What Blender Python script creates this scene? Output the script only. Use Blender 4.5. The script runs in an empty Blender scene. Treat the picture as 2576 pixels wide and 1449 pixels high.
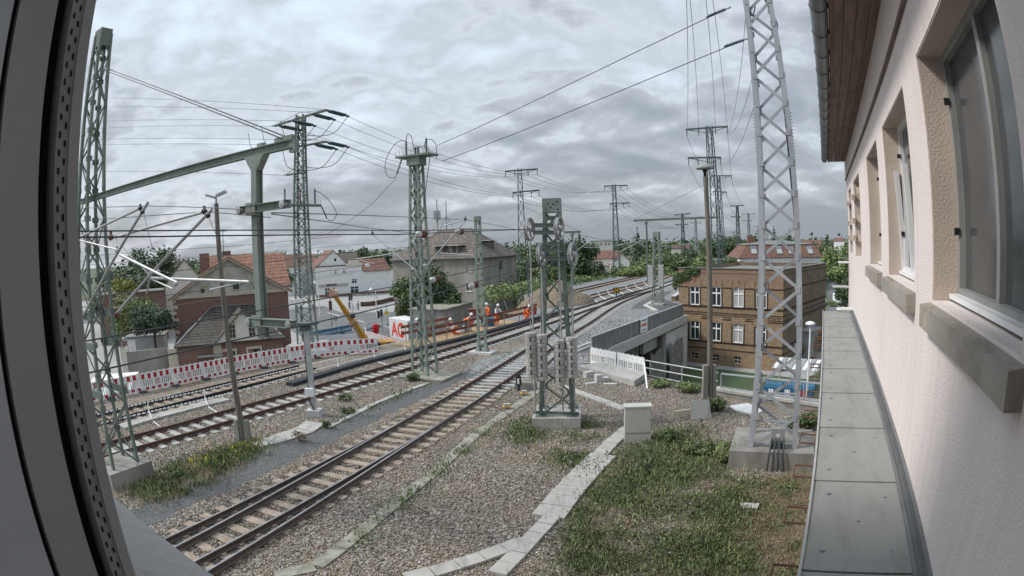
import bpy, math, random
import numpy as np
from mathutils import Vector, Matrix, Euler
random.seed(7); rng = np.random.default_rng(7)
SC = bpy.context.scene
COL = SC.collection
PI = math.pi
# ---------------------------------------------------------------- camera (a wide lens with barrel distortion)
LF, LC, PITCH, ROLL, WA = 1.14883782, 2.42281158e-02, 7.57717219e-02, -3.43459037e-02, 5.34330965e-01
H = 6.7
cd = bpy.data.cameras.new('camera'); CAM = bpy.data.objects.new('camera', cd); COL.objects.link(CAM); SC.camera = CAM
CAM.matrix_world = Matrix.Translation((0, 0, H)) @ Matrix.Rotation(PI/2-PITCH, 4, 'X') @ Matrix.Rotation(ROLL, 4, 'Z')
cd.type = 'PANO'; cd.panorama_type = 'FISHEYE_LENS_POLYNOMIAL'
cd.sensor_width = 36; cd.sensor_height = 20.25; cd.sensor_fit = 'HORIZONTAL'; cd.fisheye_fov = math.radians(170)
cd.fisheye_polynomial_k0 = 0; cd.fisheye_polynomial_k1 = -1/LF/18; cd.fisheye_polynomial_k2 = 0
cd.fisheye_polynomial_k3 = -LC/18**3; cd.fisheye_polynomial_k4 = 0
cd.clip_start = 0.01; cd.clip_end = 6000
SC.view_settings.view_transform = 'Standard'; SC.view_settings.look = 'None'
SC.view_settings.exposure = 1.12; SC.view_settings.gamma = 1.0
SC.render.engine = 'CYCLES'
# ---------------------------------------------------------------- sky and sun
SUN_AZ, SUN_EL = math.radians(271.0), math.radians(44.0)
W = bpy.data.worlds.new('World'); SC.world = W; W.use_nodes = True
nt = W.node_tree; N = nt.nodes; L = nt.links
bg = N['Background']; bg.inputs['Strength'].default_value = 0.1
sky = N.new('ShaderNodeTexSky'); sky.sky_type = 'NISHITA'; sky.sun_disc = False
sky.sun_elevation = SUN_EL; sky.sun_rotation = SUN_AZ; sky.altitude = 60; sky.air_density = 1.2; sky.dust_density = 2.0
tc = N.new('ShaderNodeTexCoord'); sep = N.new('ShaderNodeSeparateXYZ'); L.new(tc.outputs['Generated'], sep.inputs[0])
def wmath(op, a, b=None, c=None):
    n = N.new('ShaderNodeMath'); n.operation = op
    for i, x in enumerate((a, b, c)):
        if x is None: continue
        if isinstance(x, (int, float)): n.inputs[i].default_value = x
        else: L.new(x, n.inputs[i])
    return n.outputs[0]
zc = wmath('MAXIMUM', sep.outputs['Z'], 0.0)
zz = wmath('ADD', zc, 0.30)
px_ = wmath('DIVIDE', sep.outputs['X'], zz); py_ = wmath('DIVIDE', sep.outputs['Y'], zz)
cmb = N.new('ShaderNodeCombineXYZ'); L.new(px_, cmb.inputs[0]); L.new(py_, cmb.inputs[1])
def wnoise(scale, det, rough, off, dist=0.0):
    mp = N.new('ShaderNodeMapping'); mp.inputs['Location'].default_value = off; L.new(cmb.outputs[0], mp.inputs[0])
    n = N.new('ShaderNodeTexNoise'); n.inputs['Scale'].default_value = scale; n.inputs['Detail'].default_value = det
    n.inputs['Roughness'].default_value = rough; n.inputs['Distortion'].default_value = dist
    L.new(mp.outputs[0], n.inputs['Vector']); return n.outputs['Fac']
def clouds(dy):
    a = wnoise(1.3, 2, 0.45, (3.1, 1.7+dy, 0.0), 0.0); b = wnoise(2.9, 6, 0.5, (0.4, 5.2+dy, 0.0), 0.35); c = wnoise(9.0, 5, 0.55, (2.0, 3.0+dy, 0.0), 0.3)
    return wmath('ADD', wmath('ADD', wmath('MULTIPLY', a, 0.60), wmath('MULTIPLY', b, 0.34)), wmath('MULTIPLY', c, 0.10))
nA = clouds(0.0); nB = clouds(0.07)                         # the same clouds a little further on: their lit sides
n2 = wnoise(0.6, 2, 0.5, (7.7, 2.2, 3.0))
lit = wmath('MULTIPLY', wmath('SUBTRACT', nA, nB), 0.85)
s = wmath('ADD', wmath('MULTIPLY', nA, 0.70), wmath('MULTIPLY', n2, 0.28)); s = wmath('ADD', s, lit)
lift = wmath('ADD', wmath('MULTIPLY', zc, 0.62), -0.06); lift = wmath('ADD', lift, wmath('MULTIPLY', sep.outputs['X'], -0.10))
s = wmath('ADD', s, lift)
rp = N.new('ShaderNodeValToRGB'); L.new(s, rp.inputs[0]); cr = rp.color_ramp
cr.elements[0].position = 0.42; cr.elements[0].color = (0.15, 0.168, 0.188, 1)
cr.elements[1].position = 0.82; cr.elements[1].color = (0.42, 0.485, 0.55, 1)
for p, c in ((0.50, (0.185, 0.204, 0.226, 1)), (0.56, (0.235, 0.257, 0.282, 1)), (0.605, (0.315, 0.343, 0.374, 1)), (0.65, (0.275, 0.303, 0.333, 1)), (0.72, (0.35, 0.395, 0.44, 1))):
    e = cr.elements.new(p); e.color = c
mul = N.new('ShaderNodeMix'); mul.data_type = 'RGBA'; mul.blend_type = 'MULTIPLY'; mul.inputs['Factor'].default_value = 1
L.new(rp.outputs[0], mul.inputs['A']); mul.inputs['B'].default_value = (10, 10, 10, 1)
mx = N.new('ShaderNodeMix'); mx.data_type = 'RGBA'; mx.inputs['Factor'].default_value = 0.94
L.new(sky.outputs[0], mx.inputs['A']); L.new(mul.outputs['Result'], mx.inputs['B'])
L.new(mx.outputs['Result'], bg.inputs['Color'])
sd = bpy.data.lights.new('sun', 'SUN'); sd.energy = 1.5; sd.angle = math.radians(10.0); sd.color = (1.0, 0.95, 0.88)
sun = bpy.data.objects.new('sun', sd); COL.objects.link(sun)
sdir = Vector((math.sin(SUN_AZ)*math.cos(SUN_EL), math.cos(SUN_AZ)*math.cos(SUN_EL), math.sin(SUN_EL)))
sun.rotation_euler = sdir.to_track_quat('Z', 'Y').to_euler()

# ---------------------------------------------------------------- geometry helpers
def ray(u, v):                       # direction seen at a point of the photograph (2576 wide)
    x = (u-1288)/1288.; y = -(v-724.5)/1288.
    r = math.hypot(x, y)+1e-9; th = r/LF+LC*r**3
    d = (math.sin(th)*x/r, math.sin(th)*y/r, -math.cos(th))
    c, s = math.cos(ROLL), math.sin(ROLL)
    d = (c*d[0]-s*d[1], s*d[0]+c*d[1], d[2])
    X, Y, Z = d[0], -d[2], d[1]; c, s = math.cos(PITCH), math.sin(PITCH)
    return Vector((X, c*Y+s*Z, -s*Y+c*Z))
def G(u, v, z=0.0):                  # where that sight line meets the level z
    d = ray(u, v); t = (z-H)/d.z
    return Vector((d.x*t, d.y*t, z))
def ZA(u, v, P):                     # height of the sight line above ground point P
    d = ray(u, v); return H+d.z*math.hypot(P[0], P[1])/math.hypot(d.x, d.y)
def AD(u, v, dist):                  # point of the sight line at a horizontal distance
    d = ray(u, v); k = dist/math.hypot(d.x, d.y); return Vector((d.x*k, d.y*k, H+d.z*k))
def PLN(u, v, P, n):                 # where the sight line meets a plane
    d = ray(u, v); o = Vector((0, 0, H)); P = Vector(P); n = Vector(n)
    t = (P-o).dot(n)/d.dot(n); return o+d*t
def Q(x0, y0, sc):                   # enlarged-crop coordinates to photograph coordinates
    k = 2576/3840.
    return lambda x, y: ((x0+x/sc)*k, (y0+y/sc)*k)

EACH = set('anti_climb_spike balcony_frame batten_plate bird_spike bolt_hole cross_rail downpipe hinge hook_block knob parapet_post pilaster post quoin screw string_course stripe window_edging yoke reflective_stripe eye windscreen reveal plate_line'.split())
class MB:
    def __init__(s): s.v = []; s.f = []
    def add(s, vs, fs):
        o = len(s.v); s.v += [tuple(x) for x in vs]; s.f += [tuple(i+o for i in f) for f in fs]; return s
    def box(s, c, size, rot=None):
        hx, hy, hz = size[0]/2, size[1]/2, size[2]/2; c = Vector(c)
        vs = [Vector((sx*hx, sy*hy, sz*hz)) for sx in (-1, 1) for sy in (-1, 1) for sz in (-1, 1)]
        if rot is not None: vs = [rot @ v for v in vs]
        return s.add([v+c for v in vs], [(0, 1, 3, 2), (4, 6, 7, 5), (0, 4, 5, 1), (2, 3, 7, 6), (0, 2, 6, 4), (1, 5, 7, 3)])
    def bx(s, x0, x1, y0, y1, z0, z1): return s.box(((x0+x1)/2, (y0+y1)/2, (z0+z1)/2), (x1-x0, y1-y0, z1-z0))
    def bar(s, p, q, w, h=None, up=(0, 0, 1)):
        p, q = Vector(p), Vector(q); d = (q-p); l = d.length
        if l < 1e-6: return s
        d.normalize(); up = Vector(up)
        if abs(d.dot(up)) > .98: up = Vector((1, 0, 0)) if abs(d.x) < .9 else Vector((0, 1, 0))
        x = d.cross(up).normalized(); z = x.cross(d).normalized()
        return s.box((p+q)/2, (w, l, h or w), Matrix((x, d, z)).transposed())
    def tube(s, p, q, r, n=8, r2=None, cap=True):
        p, q = Vector(p), Vector(q); d = (q-p)
        if d.length < 1e-6: return s
        d.normalize(); a = d.orthogonal().normalized(); b = d.cross(a); r2 = r if r2 is None else r2
        vs = []
        for P, R in ((p, r), (q, r2)):
            for i in range(n):
                t = 2*PI*i/n; vs.append(P+a*(R*math.cos(t))+b*(R*math.sin(t)))
        fs = [(i, (i+1) % n, n+(i+1) % n, n+i) for i in range(n)]
        if cap: fs += [tuple(range(n-1, -1, -1)), tuple(range(n, 2*n))]
        return s.add(vs, fs)
    def path(s, pts, r, n=6):
        pts = [Vector(p) for p in pts]; vs = []; m = len(pts); a = None
        for k, P in enumerate(pts):
            d = (pts[min(k+1, m-1)]-pts[max(k-1, 0)]).normalized()
            if a is None: a = d.orthogonal().normalized()
            a = (a-d*a.dot(d)); a = a.normalized() if a.length > 1e-6 else d.orthogonal().normalized()
            b = d.cross(a)
            for i in range(n):
                t = 2*PI*i/n; vs.append(P+a*(r*math.cos(t))+b*(r*math.sin(t)))
        fs = [(k*n+i, k*n+(i+1) % n, (k+1)*n+(i+1) % n, (k+1)*n+i) for k in range(m-1) for i in range(n)]
        fs += [tuple(range(n-1, -1, -1)), tuple(range((m-1)*n, m*n))]
        return s.add(vs, fs)
    def sweep(s, pts, prof, up=(0, 0, 1), close=True):     # profile (side, height) along a path
        pts = [Vector(p) for p in pts]; m = len(pts); n = len(prof); vs = []; up = Vector(up)
        for k, P in enumerate(pts):
            d = (pts[min(k+1, m-1)]-pts[max(k-1, 0)]).normalized(); x = d.cross(up).normalized(); z = x.cross(d)
            vs += [P+x*a+z*b for a, b in prof]
        fs = [(k*n+i, (k+1)*n+i, (k+1)*n+(i+1) % n, k*n+(i+1) % n) for k in range(m-1) for i in range(n)]
        if close: fs += [tuple(range(n)), tuple(range(m*n-1, (m-1)*n-1, -1))]
        return s.add(vs, fs)
    def prism(s, poly, z0, z1):
        n = len(poly); ar = sum(poly[i][0]*poly[(i+1) % n][1]-poly[(i+1) % n][0]*poly[i][1] for i in range(n))
        if ar < 0: poly = poly[::-1]
        vs = [(p[0], p[1], z0) for p in poly]+[(p[0], p[1], z1) for p in poly]
        return s.add(vs, [tuple(range(n-1, -1, -1)), tuple(range(n, 2*n))]+[(i, (i+1) % n, n+(i+1) % n, n+i) for i in range(n)])
    def ring(s, prof, n=26, c=(0, 0, 0), ax=(0, 0, 1)):      # closed profile turned round, no caps
        R = Vector((0, 0, 1)).rotation_difference(Vector(ax)).to_matrix(); c = Vector(c); m = len(prof)
        vs = [c+R @ Vector((r*math.cos(2*PI*i/n), r*math.sin(2*PI*i/n), z)) for r, z in prof for i in range(n)]
        return s.add(vs, [(k*n+i, k*n+(i+1) % n, ((k+1) % m)*n+(i+1) % n, ((k+1) % m)*n+i) for k in range(m) for i in range(n)])
    def lathe(s, prof, n=16, c=(0, 0, 0), ax=None):
        R = Matrix.Identity(3) if ax is None else Vector((0, 0, 1)).rotation_difference(Vector(ax)).to_matrix()
        c = Vector(c); vs = []
        for r, z in prof:
            for i in range(n):
                t = 2*PI*i/n; vs.append(c+R @ Vector((r*math.cos(t), r*math.sin(t), z)))
        m = len(prof)
        fs = [(k*n+i, k*n+(i+1) % n, (k+1)*n+(i+1) % n, (k+1)*n+i) for k in range(m-1) for i in range(n)]
        fs += [tuple(range(n-1, -1, -1)), tuple(range((m-1)*n, m*n))]
        return s.add(vs, fs)
    def parts(s):                                          # the connected pieces, as builders of their own
        q = list(range(len(s.v)))
        def r(i):
            while q[i] != i: q[i] = q[q[i]]; i = q[i]
            return i
        for f in s.f:
            a = r(f[0])
            for i in f[1:]: q[r(i)] = a
        g = {}
        for f in s.f: g.setdefault(r(f[0]), []).append(f)
        out = []
        for fs in g.values():
            ids = sorted({i for f in fs for i in f}); mp = {i: k for k, i in enumerate(ids)}
            m = MB(); m.v = [s.v[i] for i in ids]; m.f = [tuple(mp[i] for i in f) for f in fs]; out.append(m)
        return out
    def build(s, name, mat, parent=None, smooth=False):
        if name in EACH and parent is not None:
            P = s.parts()
            if len(P) > 1: return [m.build(name, mat, parent, smooth) for m in P][0]
        me = bpy.data.meshes.new(name); me.from_pydata(s.v, [], s.f); me.update()
        if smooth: me.polygons.foreach_set('use_smooth', [True]*len(me.polygons))
        me.materials.append(mat if not isinstance(mat, str) else MAT[mat])
        o = bpy.data.objects.new(name, me); COL.objects.link(o)
        if parent is not None: o.parent = parent
        return o
def tag(o, label=None, cat=None, group=None, kind=None):
    for k, v in (('label', label), ('category', cat), ('group', group), ('kind', kind)):
        if v: o[k] = v
    return o
def thing(name, label, cat, loc=(0, 0, 0), rotz=0.0, group=None):
    o = bpy.data.objects.new(name, None); COL.objects.link(o); o.location = loc; o.rotation_euler = (0, 0, rotz)
    o.empty_display_size = .2
    return tag(o, label, cat, group)
def copy_tree(o, parent=None):
    c = o.copy(); COL.objects.link(c)
    if parent is not None: c.parent = parent
    for ch in [x for x in KIDS.get(o.name, [])]: copy_tree(ch, c)
    return c
KIDS = {}
def index_kids():
    KIDS.clear()
    for x in COL.objects:
        if x.parent: KIDS.setdefault(x.parent.name, []).append(x)
def text(body, size, mat, parent, M4, name='lettering', extrude=.01, align='CENTER', sx=1.0, bold=0.0):
    c = bpy.data.curves.new('t', 'FONT'); c.body = body; c.size = size; c.align_x = align; c.align_y = 'CENTER'; c.extrude = extrude; c.offset = bold
    c.resolution_u = 3
    t = bpy.data.objects.new('t', c); COL.objects.link(t)
    me = bpy.data.meshes.new_from_object(t.evaluated_get(bpy.context.evaluated_depsgraph_get()))
    bpy.data.objects.remove(t)
    me.transform(M4 @ Matrix.Scale(sx, 4, (1, 0, 0))); me.materials.clear(); me.materials.append(MAT[mat])
    o = bpy.data.objects.new(name, me); COL.objects.link(o)
    if parent is not None: o.parent = parent
    return o
def np_mesh(name, V, F4, mat, parent=None, nper=4):
    me = bpy.data.meshes.new(name); nv = len(V); nf = len(F4)
    me.vertices.add(nv); me.vertices.foreach_set('co', np.asarray(V, np.float32).ravel())
    me.loops.add(nf*nper); me.loops.foreach_set('vertex_index', np.asarray(F4, np.int32).ravel())
    me.polygons.add(nf); me.polygons.foreach_set('loop_start', np.arange(0, nf*nper, nper, dtype=np.int32))
    me.update(calc_edges=True); me.materials.append(MAT[mat])
    o = bpy.data.objects.new(name, me); COL.objects.link(o)
    if parent is not None: o.parent = parent
    return o

# ---------------------------------------------------------------- materials
MAT = {}
class NT:
    def __init__(s, name):
        m = bpy.data.materials.new(name); m.use_nodes = True; s.m = m; s.t = m.node_tree; s.b = s.t.nodes['Principled BSDF']
        s.tc = s.n('ShaderNodeTexCoord'); s.geo = None
        MAT[name] = m
    def n(s, typ, **kw):
        x = s.t.nodes.new(typ)
        for k, v in kw.items(): setattr(x, k, v)
        return x
    def l(s, a, b): s.t.links.new(a, b)
    def set(s, node, **kw):
        for k, v in kw.items():
            k = k.replace('_', ' ')
            if hasattr(v, 'is_linked'): s.l(v, node.inputs[k])
            else: node.inputs[k].default_value = v
    def noise(s, scale, detail=4, rough=.55, vec=None, stretch=None, dist=0.):
        x = s.n('ShaderNodeTexNoise'); s.set(x, Scale=scale, Detail=detail, Roughness=rough, Distortion=dist)
        v = vec or s.tc.outputs['Object']
        if stretch:
            mp = s.n('ShaderNodeMapping'); mp.inputs['Scale'].default_value = stretch; s.l(v, mp.inputs[0]); v = mp.outputs[0]
        s.l(v, x.inputs['Vector']); return x.outputs['Fac']
    def ramp(s, fac, stops):
        r = s.n('ShaderNodeValToRGB'); s.l(fac, r.inputs[0]); e = r.color_ramp.elements
        e[0].position = stops[0][0]; e[0].color = (*stops[0][1], 1); e[1].position = stops[-1][0]; e[1].color = (*stops[-1][1], 1)
        for p, c in stops[1:-1]:
            q = e.new(p); q.color = (*c, 1)
        return r.outputs[0]
    def mix(s, fac, a, b, mode='MIX'):
        x = s.n('ShaderNodeMix', data_type='RGBA', blend_type=mode)
        for k, v in (('Factor', fac), ('A', a), ('B', b)):
            i = x.inputs[k] if k == 'Factor' else [q for q in x.inputs if q.name == k and q.type == 'RGBA'][0]
            if hasattr(v, 'is_linked'): s.l(v, i)
            else: i.default_value = v if k == 'Factor' else (*v, 1)
        return [q for q in x.outputs if q.type == 'RGBA'][0]
    def math(s, op, a, b=None):
        x = s.n('ShaderNodeMath', operation=op)
        for i, v in enumerate((a, b)):
            if v is None: continue
            if hasattr(v, 'is_linked'): s.l(v, x.inputs[i])
            else: x.inputs[i].default_value = v
        return x.outputs[0]
    def bump(s, h, strength=.4, dist=.02):
        x = s.n('ShaderNodeBump'); s.set(x, Strength=strength, Distance=dist); s.l(h, x.inputs['Height']); s.l(x.outputs[0], s.b.inputs['Normal'])
    def col(s, c):
        if hasattr(c, 'is_linked'): s.l(c, s.b.inputs['Base Color'])
        else: s.b.inputs['Base Color'].default_value = (*c, 1)
    def rough(s, r, metal=0.): s.b.inputs['Roughness'].default_value = r; s.b.inputs['Metallic'].default_value = metal; s.b.inputs['Specular IOR Level'].default_value = .35
    def island(s):
        if s.geo is None: s.geo = s.n('ShaderNodeNewGeometry')
        return s.geo.outputs['Random Per Island']
    def wallvec(s, sx=1., sz=1.):         # (run along a wall, height) in the object's own frame
        nx = s.n('ShaderNodeSeparateXYZ'); s.l(s.tc.outputs['Normal'], nx.inputs[0])
        p = s.n('ShaderNodeSeparateXYZ'); s.l(s.tc.outputs['Object'], p.inputs[0])
        ax = s.math('GREATER_THAN', s.math('ABSOLUTE', nx.outputs[0]), s.math('ABSOLUTE', nx.outputs[1]))
        u = s.math('ADD', s.math('MULTIPLY', p.outputs[1], ax), s.math('MULTIPLY', p.outputs[0], s.math('SUBTRACT', 1.0, ax)))
        c = s.n('ShaderNodeCombineXYZ'); s.l(s.math('MULTIPLY', u, sx), c.inputs[0]); s.l(s.math('MULTIPLY', p.outputs[2], sz), c.inputs[1])
        return c.outputs[0]
def plain(name, c, c2=None, scale=3., rough=.7, metal=0., bump=0., bscale=40., var=.5, stretch=None):
    m = NT(name); c2 = c2 or tuple(x*.72 for x in c)
    m.col(m.ramp(m.noise(scale, 6, .6, stretch=stretch), [(.5-var*.35, c2), (.5+var*.35, c)])); m.rough(rough, metal)
    if bump: m.bump(m.noise(bscale, 4, .6), bump, .01)
    return m
def gravel(name, stops, size, big=None, patch=None, bump=.9):
    m = NT(name)
    v = m.n('ShaderNodeTexVoronoi'); m.set(v, Scale=1/size, Randomness=1.); m.l(m.tc.outputs['Object'], v.inputs['Vector'])
    sp = m.n('ShaderNodeSeparateColor'); m.l(v.outputs['Color'], sp.inputs[0])
    c = m.ramp(sp.outputs[0], stops)
    if patch:
        f = m.ramp(m.noise(patch[0], 5, .6), [(.45, (0, 0, 0)), (.62, (1, 1, 1))]); c = m.mix(f, c, m.mix(.55, c, patch[1]))
    e = m.n('ShaderNodeTexVoronoi', feature='DISTANCE_TO_EDGE'); m.set(e, Scale=1/size, Randomness=1.); m.l(m.tc.outputs['Object'], e.inputs['Vector'])
    crev = m.ramp(e.outputs['Distance'], [(.02, (.35, .35, .35)), (.16, (1, 1, 1))])
    c = m.mix(1., c, crev, 'MULTIPLY')
    m.col(c); m.rough(.9); m.bump(m.math('ADD', m.math('MULTIPLY', m.math('SUBTRACT', 1., v.outputs['Distance']), 1.), m.noise(6., 3)), bump, size*.6)
    return m
def brick(name, c1, c2, mortar, bw=.25, bh=.075, ms=.012, stain=None, rough=.9):
    m = NT(name); t = m.n('ShaderNodeTexBrick'); m.l(m.wallvec(), t.inputs['Vector'])
    m.set(t, Scale=1., Mortar_Size=ms, Brick_Width=bw, Row_Height=bh, Color1=(*c1, 1), Color2=(*c2, 1), Mortar=(*mortar, 1), Bias=-.1)
    c = m.mix(1., t.outputs['Color'], m.ramp(m.noise(9., 5, .7), [(.3, (.62, .6, .58)), (.68, (1.12, 1.1, 1.08))]), 'MULTIPLY')
    if stain: c = m.mix(m.ramp(m.noise(stain[0], 6, .65), [(.46, (0, 0, 0)), (.66, (1, 1, 1))]), c, m.mix(stain[2], c, stain[1]))
    m.col(c); m.rough(rough); m.bump(m.math('SUBTRACT', 1., t.outputs['Fac']), .5, .01); return m
def tiles(name, c1, c2, row=.34, colw=.22, rough=.8):
    m = NT(name); vec = m.wallvec()
    t = m.n('ShaderNodeTexBrick'); m.l(vec, t.inputs['Vector'])
    m.set(t, Scale=1., Mortar_Size=.03, Mortar_Smooth=.3, Brick_Width=colw, Row_Height=row, Color1=(*c1, 1), Color2=(*c2, 1), Mortar=tuple(x*.35 for x in c2)+(1,))
    c = m.mix(1., t.outputs['Color'], m.ramp(m.noise(1.2, 6, .65), [(.3, (.7, .68, .66)), (.7, (1.1, 1.1, 1.1))]), 'MULTIPLY')
    m.col(c); m.rough(rough)
    s = m.n('ShaderNodeSeparateXYZ'); m.l(vec, s.inputs[0]); fr = m.math('FRACT', m.math('DIVIDE', s.outputs[1], row))
    m.bump(m.math('SUBTRACT', 1., fr), .6, .06); return m
def leafmat(name, lo, hi, mid=None):
    m = NT(name); r = m.island()
    c = m.ramp(r, [(0., lo), (.6, mid or tuple((a+b)/2 for a, b in zip(lo, hi))), (1., hi)])
    c = m.mix(1., c, m.ramp(m.noise(.9, 4, .6), [(.3, (.62, .66, .6)), (.7, (1.25, 1.22, 1.1))]), 'MULTIPLY')
    m.col(c); m.rough(.65); m.b.inputs['Subsurface Weight'].default_value = 0.
    return m
def stained(name, c, c2, st, rough=.9, bump=.3, bscale=70, vert=True, amt=.45):
    m = NT(name); base = m.ramp(m.noise(1.1, 6, .6), [(.3, c2), (.7, c)])
    f = m.ramp(m.noise(2.2, 7, .65, stretch=(3, 3, .22) if vert else (2.5, .6, 1)), [(.50, (0, 0, 0)), (.74, (1, 1, 1))])
    g = m.ramp(m.noise(9., 6, .7), [(.55, (0, 0, 0)), (.8, (1, 1, 1))])
    base = m.mix(m.math('MULTIPLY', f, amt), base, st); base = m.mix(m.math('MULTIPLY', g, amt*.7), base, st)
    m.col(base); m.rough(rough); m.bump(m.noise(bscale, 5, .6), bump, .012); m.b.inputs['Specular IOR Level'].default_value = .15; return m
gy = lambda x: (x, x, x)
gravel('ballast_old', [(0., (.12, .10, .085)), (.35, (.24, .20, .16)), (.6, (.30, .285, .265)), (.85, (.42, .37, .31)), (1., (.48, .46, .43))], .062, patch=(.35, (.26, .18, .10)))
gravel('ballast_new', [(0., (.12, .125, .13)), (.4, (.24, .25, .255)), (.75, (.34, .35, .355)), (1., (.52, .53, .54))], .062)
gravel('gravel_fine', [(0., (.075, .077, .08)), (.6, (.125, .127, .13)), (1., (.24, .24, .24))], .022, bump=.5)
gravel('dirt_light', [(0., (.16, .13, .10)), (.6, (.26, .21, .16)), (1., (.40, .34, .27))], .12, patch=(.8, (.3, .22, .14)))
def stonemat(name, stops):
    m = NT(name); c = m.mix(1., m.ramp(m.island(), stops), m.ramp(m.noise(.35, 4, .6), [(.36, (.86, .84, .80)), (.64, (1.12, 1.12, 1.12))]), 'MULTIPLY')
    f = m.ramp(m.noise(.45, 6, .65), [(.50, (0, 0, 0)), (.66, (1, 1, 1))]); c = m.mix(m.math('MULTIPLY', f, .6 if name == 'stone_mixed' else .15), c, m.mix(.5, c, (.30, .19, .10)))
    m.col(c); m.rough(.9)
stonemat('stone_mixed', [(0., (.07, .065, .06)), (.25, (.16, .15, .14)), (.45, (.26, .21, .16)), (.62, (.28, .27, .26)), (.8, (.36, .295, .225)), (.93, (.42, .41, .39)), (1., (.56, .545, .52))])
stonemat('stone_rusty', [(0., (.055, .045, .04)), (.4, (.14, .105, .08)), (.75, (.24, .175, .12)), (1., (.36, .31, .26))])
stonemat('stone_grey', [(0., (.10, .105, .11)), (.4, (.22, .23, .235)), (.75, (.34, .35, .355)), (1., (.56, .57, .58))])
plain('soil', (.20, .165, .125), (.11, .095, .07), 1.2, .95, bump=.5, bscale=12)
plain('asphalt', (.16, .16, .165), (.115, .115, .12), .6, .9, bump=.2, bscale=90)
plain('pavement', (.34, .335, .325), (.26, .255, .25), .7, .9)
plain('paint_white', (.74, .74, .73), (.6, .6, .59), 2., .6)
plain('lawn', (.07, .105, .045), (.05, .075, .035), 1.5, .95, bump=.6, bscale=30)
plain('field', (.10, .12, .07), (.07, .09, .055), .05, .95)
stained('concrete', (.42, .41, .385), (.33, .32, .30), (.19, .18, .16), .92, .3, 25, False, .75)
plain('concrete_new', (.50, .495, .48), (.41, .405, .395), 1.5, .88, bump=.12, bscale=25)
plain('concrete_dark', (.30, .29, .265), (.16, .15, .135), 1.6, .92, bump=.4, bscale=14, stretch=(1, 1, .35))
plain('concrete_mossy', (.34, .33, .29), (.13, .13, .085), 2.2, .95, bump=.4, bscale=10)
plain('sleeper_old', (.36, .30, .245), (.235, .185, .145), 2.5, .9, bump=.3, bscale=30)
plain('sleeper_new', (.40, .395, .38), (.29, .285, .27), 1.5, .85)
plain('rail_dark', (.125, .093, .077), (.075, .058, .05), 6., .7, bump=.15)
plain('rail_rust', (.115, .062, .048), (.07, .045, .038), 6., .75, bump=.15)
plain('rail_top', (.42, .42, .43), (.26, .255, .26), 4., .35, metal=.7)
stained('mast_green', (.175, .215, .19), (.12, .155, .135), (.14, .105, .08), .65, .1, 40, True, .5)
stained('mast_green_pale', (.225, .27, .238), (.16, .20, .176), (.15, .115, .085), .65, .15, 40, True, .6)
plain('mast_dark', (.10, .145, .135), (.07, .10, .095), 3., .6)
stained('galvanised', (.37, .395, .42), (.28, .30, .325), (.20, .20, .20), .6, .05, 40, True, .5)
plain('steel_grey', (.40, .41, .42), (.28, .285, .29), 3., .5, metal=.3)
plain('alu', (.46, .47, .48), (.33, .34, .35), 4., .45, metal=.3)
plain('wire_dark', (.045, .055, .065), (.03, .035, .04), 2., .6)
plain('wire_grey', (.17, .18, .185), (.11, .115, .12), 2., .6)
plain('insulator_brown', (.16, .07, .05), (.09, .04, .03), 5., .3)
plain('insulator_teal', (.07, .12, .135), (.045, .08, .09), 5., .3)
plain('insulator_grey', (.45, .46, .46), (.33, .335, .335), 5., .4)
plain('black', (.018, .018, .02), (.010, .010, .012), 2., .7)
plain('rubber_dark', (.035, .04, .045), (.022, .025, .03), 2., .75)
plain('wood_old', (.21, .185, .155), (.095, .085, .07), 5., .9, bump=.5, bscale=30, stretch=(3, 3, .25))
plain('plank', (.44, .32, .19), (.32, .22, .13), 4., .85)
plain('plank_red', (.22, .075, .055), (.15, .055, .04), 4., .8)
plain('white_plastic', (.74, .745, .75), (.66, .665, .67), 3., .45)
plain('red_plastic', (.42, .012, .018), (.34, .01, .015), 3., .4)
plain('blue_plastic', (.03, .135, .24), (.02, .10, .19), 2., .45)
plain('orange', (.85, .16, .03), (.7, .12, .02), 3., .7)
plain('skin', (.50, .31, .23), (.45, .27, .2), 3., .6)
plain('cloth_blue', (.16, .2, .28), (.11, .14, .2), 5., .9)
plain('cloth_white', (.68, .68, .68), (.55, .55, .55), 5., .9)
plain('crane_yellow', (.50, .25, .025), (.38, .18, .02), 2., .5)
plain('crane_pale', (.62, .40, .30), (.50, .31, .22), 3., .55)
plain('sign_red', (.62, .05, .025), (.55, .04, .02), 2., .5)
plain('sign_yellow', (.68, .42, .03), (.6, .36, .02), 2., .5)
plain('cabinet', (.47, .465, .43), (.41, .405, .375), 2., .6)
stained('render_pink', (.75, .675, .65), (.70, .63, .605), (.50, .445, .415), .95, .8, 55, True, .36)
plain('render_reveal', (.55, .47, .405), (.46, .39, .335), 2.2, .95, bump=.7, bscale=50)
stained('sill_stone', (.36, .335, .30), (.26, .24, .21), (.20, .155, .105), .97, 1.0, 16, False, .9)
stained('roughcast', (.46, .455, .44), (.36, .355, .34), (.18, .175, .17), .97, 1.0, 30, False, .6)
stained('ledge_grey', (.30, .305, .29), (.26, .265, .25), (.19, .19, .175), .97, .1, 40, False, .6)
plain('zinc', (.23, .24, .245), (.165, .17, .175), 2., .45, metal=.4)
plain('soffit_wood', (.215, .15, .125), (.12, .085, .07), 3., .8, bump=.35, bscale=18, stretch=(6, .6, 1))
plain('render_cream', (.60, .57, .50), (.52, .49, .43), 1.2, .9)
plain('render_white', (.70, .70, .68), (.62, .62, .605), .8, .9)
plain('render_grey', (.33, .31, .275), (.20, .185, .16), .55, .95, bump=.2, stretch=(1, 1, .3))
plain('render_dirty', (.50, .475, .42), (.28, .26, .22), 1.1, .95)
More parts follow.
